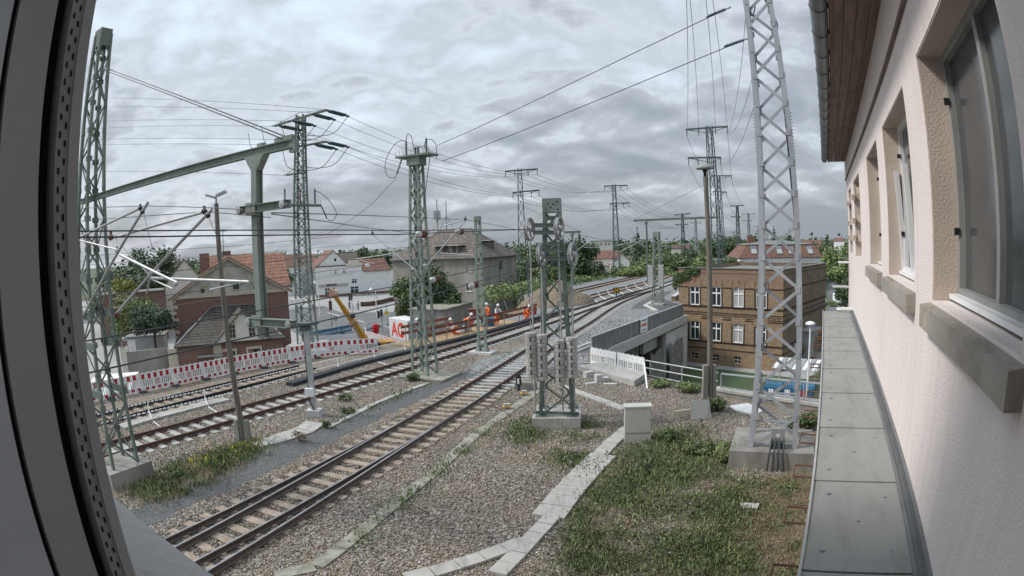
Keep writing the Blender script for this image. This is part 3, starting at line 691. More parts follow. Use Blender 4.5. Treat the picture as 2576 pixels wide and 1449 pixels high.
# --- big two-armed mast behind the red-brick house
P1 = G(775, 866)
m1 = thing('lattice_mast', 'green power mast with two crossarms of strain insulators and a spiked platform below', 'mast', P1, 0, GR)
h1 = ZA(757, 290, P1)
lattice(m1, h1, 1.2, .52, 26, 'mast_green_pale', .12, .07, -.2)
foundation(m1, 2.6, 2.6, .1)
def arm(root, P, z, uvs, mat, w=.3, hh=.22, name='crossarm'):
    a, b = [local(root, G(u, v, z)) for u, v in uvs]
    m = MB(); d = (b-a).normalized(); s = Vector((-d.y, d.x, 0))
    for k in (-1, 1): m.bar(a+s*(k*w*.5), b+s*(k*w*.5), .06, .09)
    n = max(4, int((b-a).length/.5))
    for i in range(n): m.bar(a.lerp(b, i/n)+s*(w*.5*(-1)**i), a.lerp(b, (i+1)/n)-s*(w*.5*(-1)**i), .035, .03)
    mid = (a+b)/2
    for e in (a, b): m.bar(e+Vector((0, 0, .02)), mid+Vector((0, 0, hh*2)), .035, .03)
    m.build(name, mat, root); return a, b
za = h1+.05
A1 = arm(m1, P1, za, ((688, 318), (824, 276)), 'mast_green')
zb_ = ZA(752, 368, P1); A2 = arm(m1, P1, zb_, ((735, 372), (822, 356)), 'mast_green')
zc_ = ZA(757, 436, P1); A3 = arm(m1, P1, zc_, ((718, 441), (770, 433)), 'mast_green')
zd_ = ZA(762, 515, P1)
a, b = [local(m1, PLN(*p, P1, ray(760, 515))) for p in ((712, 516), (808, 517))]
m = MB(); m.bar(a, b, 1.0, .12); n = 20
for i in range(n+1): m.bar(a.lerp(b, i/n)+Vector((0, 0, .05)), a.lerp(b, i/n)+Vector((-.05, 0, .42)), .02)
m.build('platform', 'mast_green', m1)
for f in (.05, .45, .84): insul(m1, a.lerp(b, f)+Vector((0, 0, .06)), a.lerp(b, f)+Vector((0, 0, 1.25)), 'insulator_teal' if f != .45 else 'insulator_brown', .09, 9)
insul(m1, b, local(m1, PLN(823, 551, P1, ray(760, 515))), 'insulator_teal', .07, 9)
MB().path(smooth_line([local(m1, PLN(*c2q(*p), P1, ray(760, 515))) for p in ((900, 1085), (960, 1100), (1060, 1180), (1140, 1290), (1165, 1370), (1120, 1440), (1060, 1430))], .2), .022, 6).build('cable_loop', 'wire_dark', m1)
m = MB(); p = local(m1, PLN(747, 759, P1, ray(760, 515))); m.box(p, (1.05, .4, .42)); m.build('lamp', 'white_plastic', m1)
# strain insulators of the arms, left and right
WIRES = []
for (aa, bb), zz in ((A1, za), (A2, zb_)):
    for f in (.04, .36, .66, .98):
        if zz == zb_ and f < .6: continue
        p = aa.lerp(bb, f)
        WIRES.append(p+m1.location)
# --- pylons in the distance
def pylon(label, base, top, arms, mat='mast_dark', zb=0., dist=None, w0=None, dirn=None, grp='power pylons receding along the line'):
    P = G(*base, zb) if dist is None else AD(*base, dist); P.z = zb
    h = ZA(*top, P); t = thing('power_pylon', label, 'pylon', P, 0, grp)
    d = math.hypot(P.x, P.y); w0 = w0 or (h-zb)*.075
    lw = max(.09, d*.0010)
    lattice(t, h-zb, w0, w0*.36, 12 if d < 100 else 9, mat, lw, lw*.6, 0, parts=d < 90)
    ends = []
    nrm = Vector((P.x, P.y, 0)).normalized()
    for (u0, u1, v0, v1) in arms:
        a, b = PLN(u0, v0, P, nrm), PLN(u1, v1, P, nrm); la, lb = local(t, a), local(t, b)
        m = MB(); m.bar(la, lb, .16+d*.0008, .12+d*.0006); cx = Vector((0, 0, (la.z+lb.z)/2))
        for e in (la, lb): m.bar(e+Vector((0, 0, -.02)), cx+Vector((0, 0, -.55)), .04+d*.0004, .04+d*.0003)
        m.build('crossarm', mat, t)
        for f in (0.02, .3, .7, .98):
            q = la.lerp(lb, f); dz = .75
            if d < 130: insul(t, q+Vector((0, 0, -.06)), q+Vector((0, 0, -dz)), 'insulator_brown', .055+d*.0004, 5)
            ends.append(t.location+q+Vector((0, 0, -dz)))
    return t, ends
m4, e4 = pylon('dark pylon with two crossarms of V-shaped insulators beside the grey rendered house', (1318, 748), (1312, 424), ((1270, 1353, 431, 425), (1289, 1357, 485, 478)))
m5, e5 = pylon('dark two-armed pylon behind the bushes left of the long catenary beam', (1552, 694), (1549, 464), ((1519, 1579, 468, 466), (1534, 1583, 512, 510)), dist=112)
m6, e6 = pylon('tall dark pylon with wide arms standing right behind the wooden lamp pole', (1800, 740), (1779, 317), ((1725, 1831, 326, 318), (1730, 1814, 397, 396)), dist=60)
m7, e7 = pylon('lean pylon next behind the one at the lamp pole, with short arms', (1815, 672), (1810, 441), ((1789, 1841, 442, 442), (1793, 1829, 482, 483)), dist=118)
m8, e8 = pylon('small pale pylon third in the row seen left of the grey lattice tower', (1858, 640), (1855, 516), ((1836, 1873, 518, 516), (1838, 1864, 545, 545)), dist=165, mat='mast_dark')
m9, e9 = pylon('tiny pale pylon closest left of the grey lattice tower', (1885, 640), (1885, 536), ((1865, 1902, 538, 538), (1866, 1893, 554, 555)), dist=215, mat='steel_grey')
m10, e10 = pylon('small pylon rising behind the middle of the long catenary beam', (1720, 668), (1716, 537), ((1695, 1738, 541, 536), (1698, 1732, 565, 564)), dist=150, mat='mast_dark')
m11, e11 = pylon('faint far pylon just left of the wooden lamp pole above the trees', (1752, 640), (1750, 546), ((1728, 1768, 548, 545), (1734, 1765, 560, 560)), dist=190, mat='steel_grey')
for k, (u, v, w) in enumerate(((1909, 568, 14), (1847, 582, 12), (1798, 590, 11), (1930, 588, 12))):
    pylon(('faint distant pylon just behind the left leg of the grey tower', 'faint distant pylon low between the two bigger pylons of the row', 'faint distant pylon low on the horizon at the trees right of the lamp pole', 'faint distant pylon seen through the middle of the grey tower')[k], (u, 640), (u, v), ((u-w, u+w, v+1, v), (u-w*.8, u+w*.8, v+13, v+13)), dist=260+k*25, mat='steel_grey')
# --- slim battened mast between the tracks
P3 = G(1214, 889); h3 = ZA(1203, 545, P3)
m3 = thing('battened_mast', 'slim green mast of two channel posts joined by short plates, on a low concrete block', 'mast', P3, -math.radians(25))
for sx in (-1, 1):
    m = MB(); m.bar((sx*.26, 0, .15), (sx*.13, 0, h3), .09, .16); m.build('post', 'mast_green_pale', m3)
    m = MB(); m.add([(sx*.26+x, y, z) for x, y, z in ((-.16, -.2, .14), (.16, -.2, .14), (.16, .2, .14), (-.16, .2, .14), (-.05, -.09, .6), (.05, -.09, .6), (.05, .09, .6), (-.05, .09, .6))], [(0, 1, 5, 4), (1, 2, 6, 5), (2, 3, 7, 6), (3, 0, 4, 7), (4, 5, 6, 7)]); m.build('foot_plate', 'mast_green_pale', m3)
m = MB()
for i in range(13):
    t = (i+.6)/13; w = .26+(.13-.26)*t; m.box((0, 0, .2+t*(h3-.3)), (2*w, .17, .13))
m.build('batten_plate', 'mast_green_pale', m3)
foundation(m3, 1.6, 1.0, .14, 'concrete_new')
m = MB(); m.bx(-.2, .2, -.1, .1, h3-.25, h3+.02); m.build('head_cap', 'mast_green', m3)
# --- counterweight mast
PC = G(1403, 1062); hC = ZA(1391, 500, PC)
mC = thing('tensioning_mast', 'green mast carrying four tension wheels and four stacks of ring counterweights', 'mast', PC, -math.radians(8))
lattice(mC, hC-.5, 1.15, .52, 9, 'mast_green', .12, .065, .42)
foundation(mC, 1.75, 1.75, .42, 'concrete')
for sx in (-1, 1):
    for sy in (-1, 1):
        m = MB(); m.bx(sx*.57-.19, sx*.57+.19, sy*.57-.19, sy*.57+.19, .42, .46)
        m.bx(sx*.57-.012, sx*.57+.012, sy*.57-.16, sy*.57+.16, .46, .95); m.build('base_plate', 'mast_green', mC)
m = MB(); m.bx(-.33, .33, -.33, .33, hC-.5, hC); m.build('head_box', 'mast_green_pale', mC)
hb = MB()
for x, z in ((-.12, hC-.2), (.06, hC-.22), (-.03, hC-.33), (.2, hC-.14), (-.2, hC-.4), (.22, hC-.4)): hb.tube((x, -.332, z), (x, -.338, z), .03, 10)
hb.build('bolt_hole', 'black', mC)
nC = Vector((math.sin(math.radians(8)), math.cos(math.radians(8)), 0)); PCf = PC-nC*.62
def lc(u, v): return local(mC, PLN(u, v, PCf, nC))
for (x0, x1, y0) in ((1338, 1412, 567), (1340, 1408, 585), (1375, 1409, 549), (1366, 1445, 630), (1372, 1447, 651), (1378, 1410, 613)):
    a, b = lc(x0, y0), lc(x1, y0); m = MB(); m.bar(a, b, .06, .12); m.bar(a+Vector((0, 0, .07)), b+Vector((0, 0, .07)), .13, .014); m.bar(a-Vector((0, 0, .07)), b-Vector((0, 0, .07)), .13, .014); m.build('wheel_arm', 'mast_green', mC)
m = MB(); m.bar(lc(1343, 1037), lc(1457, 1040), .07, .10); m.build('guide_bar', 'mast_dark', mC)
WHEELS = []
stacks = ((1332, 577, 1337, 833, 946), (1363, 640, 1363, 838, 951), (1407, 575, 1408, 851, 963), (1441, 640, 1438, 845, 944))
for k, (wu, wv, su, s0, s1) in enumerate(stacks):
    c = lc(wu, wv)+Vector((0, -.05, 0)); R = .40
    m = MB(); ax = Vector((.965, -.26, 0))
    m.ring([(R-.06, -.05), (R, -.07), (R+.02, -.05), (R-.02, 0), (R+.02, .05), (R, .07), (R-.06, .05)], 26, c, ax)
    m.lathe([(.03, -.13), (.10, -.11), (.12, 0), (.10, .11), (.03, .13)], 12, c, ax)
    q = Vector((0, 0, 1)).rotation_difference(ax).to_matrix()
    for i in range(5):
        d = q @ Vector((math.cos(i*2*PI/5+.3), math.sin(i*2*PI/5+.3), 0)); m.bar(c+d*.08, c+d*(R-.04), .055, .04)
    m.build('tension_wheel', 'steel_grey', mC, False); WHEELS.append(mC.matrix_basis @ c if False else (Matrix.Translation(mC.location) @ Matrix.Rotation(-math.radians(8), 4, 'Z')) @ c)
    cs = lc(su, s0); ce = lc(su, s1); top = cs.z; bot = ce.z
    n = 11; hgt = (top-bot)/n
    st = MB().tube((cs.x, cs.y-.25, bot-.25), (cs.x, cs.y-.25, top+.4), .018, 8).build('hanger_rod', 'steel_grey', mC)
    for i in range(n):
        m = MB(); z = bot+i*hgt; m.lathe([(.185, 0), (.2, .012), (.2, hgt-.018), (.185, hgt-.008)], 20, (cs.x+random.uniform(-.006, .006), cs.y-.25, z))
        o = m.build('weight_disc', 'insulator_grey' if False else 'concrete', mC)
        if i % 2 == 1:
            sl = MB(); sl.bx(cs.x-.022, cs.x+.022, cs.y-.456, cs.y-.43, z+.01, z+hgt-.01); sl.build('slot', 'black', o)
    gb = lc(su, 1037); gx = MB(); gx.tube((cs.x+.07, cs.y-.02, gb.z), (cs.x+.05, cs.y-.02, c.z-.45), .030, 8); gx.build('guide_tube', 'steel_grey', mC)
    wr = MB(); wr.tube((c.x-.05, c.y-.2, c.z), (cs.x, cs.y-.25, top+.35), .012, 5); wr.build('tension_rope', 'wire_grey', mC)
# --- small weighted mast near the brick house
P13 = G(*Q(2050, 950, 3.813)(1590, 738)); h13 = ZA(1649, 583, P13)
m13 = thing('lattice_mast', 'small green lattice mast with two pale weight frames beside the brick house roof', 'mast', P13, -math.radians(30), GR)
lattice(m13, h13, 1.0, .5, 9, 'mast_green_pale', .10, .055, .1); foundation(m13, 1.4, 1.4, .15)
m = MB(); m.bx(-.33, .33, -.33, .33, h13-.55, h13); m.build('head_box', 'mast_green_pale', m13)
m = MB()
for x in (-.55, .55):
    for i in range(9): m.bx(x-.25, x+.25, -.75, -.45, 2.0+i*.24, 2.0+i*.24+.19)
    m.bx(x-.27, x-.22, -.70, -.5, 1.9, 4.2); m.bx(x+.22, x+.27, -.70, -.5, 1.9, 4.2)
m.build('weight_frame', 'insulator_grey', m13)
# --- far portal beam on T-posts
def tpost(label, base, top, dist, b0, b1, zb=0, col='mast_green'):
    P = AD(*base, dist); P.z = zb; h = ZA(*top, P); t = thing('beam_portal', label, 'portal', P, 0)
    k = dist*.0012
    m = MB(); m.bar((0, 0, 0), (0, 0, h-.1), .14+k, .14+k); m.build('post', col, t)
    m = MB(); m.bar((-.35, 0, h-.2), (0, 0, h-.7), .1, .1); m.bar((.35, 0, h-.2), (0, 0, h-.7), .1, .1); m.build('haunch', col, t)
    nrm = Vector((P.x, P.y, 0)).normalized(); a, b = local(t, PLN(*b0, P, nrm)), local(t, PLN(*b1, P, nrm))
    m = MB(); m.bar(a, b, .2, .22+k); m.build('beam', col, t); return P
tpost('long pale horizontal catenary beam on a single post in front of the treeline', (1630, 720), (1627, 555), 95, (1594, 555), (1800, 547))
tpost('short dark catenary beam on a thin post just right of the tension wheels', (1443, 700), (1441, 585), 90, (1385, 586), (1461, 583))
def ybr(label, dist, tubes):
    P = AD(*tubes[0][0], dist); nrm = Vector((P.x, P.y, 0)).normalized()
    bracket(label, P, nrm, [(a, b, dist*.00055, 'alu') for a, b in tubes])
Z7 = Q(2000, 750, 4.14)
ybr('white crossed bracket tubes hanging below the long catenary beam', 94, [(Z7(1480, 430), Z7(1740, 740)), (Z7(1420, 540), Z7(1730, 730)), (Z7(1420, 535), Z7(1700, 480)), (Z7(1350, 800), Z7(1680, 625)), (Z7(1260, 715), Z7(1560, 650))])
ybr('white slanting bracket tube right of the lower tension wheel', 60, [(Z7(660, 800), Z7(1000, 530)), (Z7(780, 735), Z7(1120, 735))])
ybr('pale bracket tubes left of the wooden pole, far down the line', 120, [(Z7(2300, 690), Z7(2484, 680)), (Z7(1945, 715), Z7(2110, 605)), (Z7(1945, 720), Z7(2120, 712))])
# --- grey lattice tower on the right
PT = G(1942, 1148); hT = 14.6
mT = thing('lattice_tower', 'grey galvanised lattice tower with a junction box on its foot, beside the station wall', 'tower', PT, -math.radians(27))
lattice(mT, hT, 1.36, .74, 16, 'galvanised', .15, .09, .55)
foundation(mT, 2.6, 2.3, .55, 'concrete_dark', -.5)
m = MB()
for x in (-.64, .64):
    for i in range(14): m.bar((x*(.78), -.42, 9.0+i*.1), (x*.78+.09*(1 if x > 0 else -1), -.5, 9.0+i*.1), .02)
m.build('anti_climb_spike', 'galvanised', mT)
jb = local(mT, PLN(1958, 1092, PT-TT_*.66, TT_))
b = MB(); b.box((jb.x, jb.y-.1, jb.z), (.42, .2, .46)); jo = b.build('junction_box', 'box_grey', mT)
b = MB(); b.box((jb.x, jb.y-.202, jb.z+.02), (.15, .006, .09)); lb = b.build('name_plate', 'white_plastic', jo)
text('A 38', .075, 'black', lb, Matrix.Translation((jb.x, jb.y-.208, jb.z+.02)) @ Matrix.Rotation(PI/2, 4, 'X'), extrude=.001)
for i, dx in enumerate((-.11, -.04, .03, .11)):
    pts = [Vector((jb.x+dx, jb.y-.1, jb.z-.2)), Vector((jb.x+dx*1.5, jb.y-.18, jb.z-.5)), Vector((jb.x+dx*1.7, -.9, .9)), Vector((jb.x+dx*1.9, -1.2, .6)), Vector((jb.x+dx*2.2, -1.26, .1)), Vector((jb.x+dx*2.5, -1.3, -.35))]
    MB().path(smooth_line([(*p,) for p in pts], .15), .026, 7).build('cable', 'wire_dark', mT)
m = MB()
for z in (.62, 1.35, 2.2): m.bar((-.68+z*.02, -.64+z*.02, z), (.68-z*.02, -.64+z*.02, z), .04, .05)
m.build('cross_rail', 'galvanised', mT)
MB().path(smooth_line([local(mT, PLN(*p, PT-TT_*.3, TT_)) for p in ((1875, 0), (1880, 22), (1893, 40), (1900, 15))], .1), .02).build('cable_loop', 'wire_dark', mT)
MB().path(smooth_line([local(mT, PLN(*p, PT-TT_*.3, TT_)) for p in ((1925, 0), (1940, 30), (1955, 60), (1957, 110), (1985, 400), (2010, 700), (2008, 900), (1998, 1090))], .3), .03).build('riser_cable', 'wire_dark', mT)
# --- lamps and poles
PW = G(1784, 1000); hW = ZA(1774, 445, PW)
t = thing('lamp_post', 'weathered wooden lamp pole with a mushroom-shaped lamp shade on top', 'lamp post', PW)
tw = local(t, PLN(1774, 445, PW, Vector((PW.x, PW.y, 0)).normalized()))
m = MB(); m.tube((0, 0, .1), (tw.x, tw.y, hW), .125, 12, .095); m.build('pole', 'wood_old', t)
m = MB(); m.lathe([(.03, 0), (.07, .02), (.07, .22), (.10, .24), (.10, .3)], 10, (tw.x, tw.y, hW)); m.build('lamp_neck', 'black', t)
m = MB(); m.lathe([(.05, .30), (.37, .33), (.38, .37), (.30, .47), (.15, .55), (.03, .57)], 22, (tw.x, tw.y, hW)); m.build('lamp_shade', 'box_grey', t, True)
m = MB(); m.bx(-.34, -.13, -.18, .05, -.1, 1.45); m.bx(.14, .30, -.05, .2, -.1, 1.4); m.build('concrete_footing', 'concrete_dark', t)
PLp = G(613, 1108); hl = ZA(544, 512, PLp)
t = thing('lamp_post', 'slanting dark wooden pole with a double flat lamp head, near the gravel path', 'lamp post', PLp)
tl_ = local(t, PLN(544, 512, PLp, Vector((PLp.x, PLp.y, 0)).normalized()))
m = MB(); m.tube((.02, 0, .05), (tl_.x, tl_.y, tl_.z), .125, 12, .085); m.build('pole', 'wood_old', t)
m = MB(); m.tube((tl_.x, tl_.y, tl_.z), (tl_.x, tl_.y, tl_.z+.22), .035, 8); m.build('lamp_neck', 'steel_grey', t)
for s, e in ((1, .16), (-1, .0)):
    m = MB(); m.box((tl_.x+s*.22, tl_.y, tl_.z+.27+e*.4), (.40, .2, .085), Matrix.Rotation(-s*.3, 3, 'Y')); m.build('lamp_head', 'insulator_grey', t)
m = MB(); m.bx(-.27, -.12, -.1, .1, -.1, .82); m.build('concrete_footing', 'concrete', t)
m = MB(); m.bx(.13, .30, -.13, .12, -.1, .8); m.build('concrete_footing', 'concrete_dark', t)
PS = G(792, 1046); hs = ZA(770, 818, PS)
t = thing('signal_post', 'short white square post with a flat dark top box and a grey foot cabinet', 'post', PS)
ts_ = local(t, PLN(770, 818, PS, Vector((PS.x, PS.y, 0)).normalized()))
m = MB(); m.bar((0, 0, .2), ts_, .20, .16, up=(0, 1, 0)); m.build('post', 'insulator_grey', t)
m = MB(); m.box((ts_.x, ts_.y, ts_.z+.06), (.95, .5, .10)); m.box((ts_.x-.05, ts_.y, ts_.z-.12), (.4, .3, .2)); m.build('top_box', 'mast_dark', t)
m = MB(); m.box((-.06, -.16, 1.05), (.36, .2, .34)); m.build('foot_cabinet', 'white_plastic', t)
m = MB(); m.path([Vector((-.14, -.1, .95)), Vector((-.1, -.15, .6)), Vector((.02, -.16, .45)), Vector((.05, -.16, .2))], .03); m.path([Vector((ts_.x-.12, ts_.y, ts_.z)), Vector((-.13, -.1, 1.9)), Vector((-.13, -.11, 1.1))], .02); m.build('cable', 'wire_dark', t)
foundation(t, .62, .5, .28, 'concrete_new', -.1)
# ================================================================ WIRES
def wire(label, pts, r=.011, mat='wire_dark', sag=0., group='overhead wires', name='overhead_wire'):
    P = [Vector(p) for p in pts]; out = []
    for a, b in zip(P[:-1], P[1:]):
        n = max(2, int((b-a).length/2.5)) if sag else 2
        for k in range(n):
            t = k/n; q = a.lerp(b, t); q.z -= sag*4*t*(1-t); out.append(q)
    out.append(P[-1]); d = sum(((p-Vector((0, 0, H))).length for p in out))/len(out)
    o = MB().path(out, r+d*.00012, 5).build(name, mat); return tag(o, label, 'wire', group)
def wplane(P0, nrm): return lambda u, v: PLN(u, v, P0, nrm)
WA_ = wplane(WHEELS[0], NT_); WB_ = wplane(WHEELS[2], NT_); WC_ = wplane(WHEELS[1], NT_); WD_ = wplane(WHEELS[3], NT_)
def wire_ins(lab, f, pts, ins, wheel, r=.009):
    P = [f(*p) for p in pts]+[wheel]
    wire(lab, P, r, name='tension_wire', group='tension wires with in-line insulators')
    c = f(*ins); d = (P[-1]-P[-2]).normalized()
    t = thing('inline_insulator', lab.replace('wire', 'insulator on the wire', 1), 'insulator', c, 0, 'in-line insulators')
    insul(t, -d*.05, d*.17, 'insulator_brown', .075, 6)
    MB().lathe([(.02, -.16), (.05, -.14), (.07, -.11), (.07, -.05), (.03, -.04)], 10, (0, 0, 0), d).build('cap', 'insulator_grey', t)
    m = MB()
    for i in range(7):
        a = i*2*PI/7; x = d.orthogonal().normalized(); y = d.cross(x); e = x*math.cos(a)+y*math.sin(a)
        m.bar(d*.17+e*.03, d*.27+e*.085, .012)
    m.build('spark_ring', 'rust', t)
wire_ins('upper dark wire at eye level ending on the top left tension wheel', WA_, ((188, 582), (400, 580), (644, 579), (1034, 580)), (1155, 583), WHEELS[0])
wire_ins('second dark wire at eye level ending on the top right tension wheel', WB_, ((188, 597), (400, 595), (644, 592), (1000, 590)), (1058, 590), WHEELS[2])
wire_ins('sloping wire past the crane tip ending on the lower left tension wheel', WC_, ((205, 860), (435, 819), (644, 783), (843, 746), (1073, 707)), (1093, 703), WHEELS[1])
wire_ins('lowest sloping wire across the container ending on the lower right tension wheel', WD_, ((215, 940), (450, 887), (667, 839), (900, 788), (1071, 746)), (1190, 718), WHEELS[3])
fC2 = wplane(Vector((-4.57, 34.8, 0)), NT_)
wire('thin wire over the rusty track rising past the crane tip toward the roofed house', [fC2(*p) for p in ((200, 774), (525, 729), (760, 690), (1050, 651), (1309, 604))], .008)
wire('thin wire over the rusty track just below the white houses', [fC2(*p) for p in ((230, 700), (604, 668), (900, 632), (1180, 611))], .008)
fC3 = wplane(Vector((-14.7, 26.3, 0)), NT_)
for k, (a, b, c) in enumerate((((210, 645), (604, 618), (860, 594)), ((210, 668), (604, 640), (1020, 606)), ((215, 790), (604, 731), (900, 680)), ((215, 806), (604, 742), (1000, 664)))):
    wire(('highest faint wire over the dead-end track crossing the left treetops', 'faint wire over the dead-end track touching the left roof ridge', 'upper of two close contact wires crossing the gabled brick house', 'lower of two close contact wires crossing the gabled brick house')[k], [fC3(*a), fC3(*b), fC3(*c)], .007, 'wire_grey')
bT = G(1200, 553, 0)
t_l = [PLN(*p, PL_-TT_*.4, NT_) for p in ((212, 521), (365, 520))]
wire('wire from the mast by the window over the big bracket tip to the hanging post', [AD(205, 524, 18), AD(365, 518, 15), AD(520, 522, 12), AD(612, 527, 11)], .008)
wire('wire from the second bracket tip past the lamp heads to the post', [AD(205, 556, 18), AD(525, 533, 14.5), AD(680, 547, 11.2)], .008)
wire('long thin wire from hanging post behind the second mast to the slim bracket tip', [AD(683, 535, 11.5), AD(1048, 547, 26), AD(1166, 553, 31)], .009)
wire('long thin wire falling from the second mast toward the dark pylons', [AD(683, 538, 11.5), AD(939, 575, 24), AD(1050, 588, 29)], .009)
wire('wire from the slim bracket tip past the battened mast to the tension wheels', [AD(1168, 552, 31), AD(1240, 565, 40), AD(1325, 583, 55), AD(1460, 600, 80)], .009)
# the two heavy wires up to the grey tower
top2 = P2+Vector((0, 0, h2+.3)); tt1 = AD(1838, 18, 17.3); tt2 = AD(1884, 96, 17.4)
for lab, a, b, q in (('heavy wire climbing from the second mast head to the top of the grey tower', AD(1100, 366, 29.4), tt1, (1805, 33)), ('heavy wire climbing from the second mast head to the grey tower below its top', AD(1112, 405, 29.2), tt2, (1855, 107))):
    wire(lab, [a, b], .012, sag=.25)
    d = (a-b).normalized(); t = thing('strain_insulator', ('dark strain insulator at the top of the grey tower', 'dark strain insulator at the grey tower below its top')[lab.endswith('below its top')], 'insulator', b)
    insul(t, d*.15, d*.95, 'insulator_teal', .055, 9); m = MB(); m.tube((0, 0, 0), d*.15, .03); m.build('clamp', 'galvanised', t)
# ropes tying the cantilever beam to the mast by the window
for k, (a, b) in enumerate((((268, 172), (722, 345)), ((262, 176), (708, 348)))):
    wire(('upper stay rope from the mast by the window down to the beam end', 'lower stay rope from the mast by the window down to the beam end')[k], [AD(*a, 18.6), AD(*b, 11.2)], .013)
# power lines left of the big mast and from it to the pylons
la_ = ['top', 'second', 'third', 'fourth', 'fifth', 'sixth']
for k, (v0, v1, u1) in enumerate(((246, 276, 820), (270, 283, 782), (307, 305, 725), (324, 318, 690), (352, 355, 800), (366, 367, 745))):
    e = AD(u1, v1, 41+.5*k); s_ = AD(205, v0, 62)
    wire('%s power line on the left ending at the two-armed mast' % la_[k], [s_, e], .010, 'wire_grey')
wire('single power line on the left ending at the lowest crossarm of the two-armed mast', [AD(205, 431, 62), AD(718, 441, 41)], .010, 'wire_grey')
ends = [((820, 277), e4[3]), ((785, 287), e4[2]), ((735, 304), e4[1]), ((700, 316), e4[0]), ((820, 357), e4[7]), ((790, 363), e4[6])]
nm_ = ['outermost top', 'inner top', 'left inner top', 'left outer top', 'outer lower', 'inner lower']
for k, (p, e) in enumerate(ends):
    a = AD(*p, 42); d = (e-a).normalized()
    t = thing('strain_insulator', 'pair of teal insulator strings at the %s arm of the two-armed mast' % nm_[k], 'insulator', a, 0, 'strain insulators on the two-armed mast')
    for s in (-1, 1):
        x = Vector((d.y, -d.x, 0)).normalized()*(.14*s); insul(t, x+d*.25, x+d*2.2, 'insulator_teal', .10, 11)
    m = MB(); m.bar((0, 0, 0), d*.3, .1); m.bar(d*2.2, d*2.5, .12); m.build('yoke', 'wire_dark', t)
    w_ = d.cross(Vector((0, 0, 1)))
    MB().path(smooth_line([(*(d*2.4),), (*(d*1.4+Vector((-.6, 0, -1.5))),), (*(d*-.6+Vector((-1.4, 0, -1.7))),), (*(Vector((-2.6, .3, -.2))),)], .2), .025, 5).build('jumper_cable', 'wire_dark', t)
    wire('power line from the %s arm of the two-armed mast to the first pylon' % nm_[k], [a+d*2.3, e], .010, 'wire_grey', sag=1.1)
for k, (i, j) in enumerate(((0, 0), (1, 1), (2, 2), (3, 3), (4, 4), (5, 5), (6, 6), (7, 7))):
    wire('%s power line between the first and second dark pylons' % ('top outer left', 'top inner left', 'top inner right', 'top outer right', 'low outer left', 'low inner left', 'low inner right', 'low outer right')[k], [e4[i], e5[j]], .010, 'wire_grey', sag=1.2)
    wire('%s power line from the second dark pylon to the far pylons' % ('top outer left', 'top inner left', 'top inner right', 'top outer right', 'low outer left', 'low inner left', 'low inner right', 'low outer right')[k], [e5[i], e10[j]], .010, 'wire_grey', sag=1.6)
for k, (u, v) in enumerate(((1727, 0), (1736, 0), (1776, 0), (1793, 0))):
    e = e6[k]
    wire(('first', 'second', 'third', 'fourth')[k]+' steep overhead power line from the left, from the lamp pole pylon', [e, AD(u, v, 24)], .009, 'wire_grey', sag=.2)
for k, (u, v, i) in enumerate(((1876, 35, 3), (1896, 180, 3), (1898, 265, 7))):
    wire(('upper', 'middle', 'lower')[k]+' curved power line from the lamp pole pylon up behind the tower', [e6[i], AD(u, v, 26)], .009, 'wire_grey', sag=.9)
for k, (A_, B_, nm) in enumerate(((e6, e7, 'lamp pole pylon and the lean pylon'), (e7, e8, 'lean pylon and the third pylon behind'), (e8, e9, 'third pylon and the tiny pylon'))):
    for i in (0, 3, 4, 7):
        wire('%s power line between the %s' % ({0: 'upper left', 3: 'upper right', 4: 'lower left', 7: 'lower right'}[i], nm), [A_[i], B_[i]], .010, 'wire_grey', sag=1.3)
wire('slanting wire from the far beam end up past the wooden lamp pole', [AD(1595, 553, 94), AD(1770, 466, 70)], .012, 'wire_grey')
wire('slanting rope falling right from the first dark pylon to the short beam', [AD(1322, 522, 72), AD(1384, 549, 78), AD(1461, 583, 88)], .014, 'wire_grey')
wire('thin slack cable dropping from the second mast arm to the two-armed mast', [AD(998, 447, 29.5), AD(880, 555, 33), AD(780, 600, 39)], .010, 'wire_grey', sag=.2)
wire('level contact wire running through the pylons behind the counterweight mast', [AD(1420, 582, 40), AD(1545, 610, 70), AD(1700, 625, 110)], .010, 'wire_grey')
wire('thin wire from the first dark pylon foot toward the white brackets', [AD(1560, 530, 105), AD(1650, 580, 62)], .010, 'wire_grey')

# ================================================================ BUILDING HELPERS
def wall(root, A, B, z0, z1, holes=(), mat='render_white', depth=.16, name='wall'):
    A, B = Vector((*A, 0)), Vector((*B, 0)); w = (B-A).length; x = (B-A)/w; n = Vector((-x.y, x.x, 0)); m = MB()
    xs = sorted({0., w, *[h[0] for h in holes], *[h[2] for h in holes]}); zs = sorted({z0, z1, *[h[1] for h in holes], *[h[3] for h in holes]})
    P = lambda s, z, d=0.: A+x*s+n*d+Vector((0, 0, z))
    for i in range(len(xs)-1):
        for j in range(len(zs)-1):
            cx, cz = (xs[i]+xs[i+1])/2, (zs[j]+zs[j+1])/2
            if any(h[0] < cx < h[2] and h[1] < cz < h[3] for h in holes): continue
            m.add([P(xs[i], zs[j]), P(xs[i+1], zs[j]), P(xs[i+1], zs[j+1]), P(xs[i], zs[j+1])], [(0, 1, 2, 3)])
    for h in holes:
        a, b, c, d = [(h[0], h[1]), (h[2], h[1]), (h[2], h[3]), (h[0], h[3])]
        for p, q in ((a, b), (b, c), (c, d), (d, a)): m.add([P(*p), P(*q), P(*q, depth), P(*p, depth)], [(0, 3, 2, 1)])
    return m.build(name, mat, root)
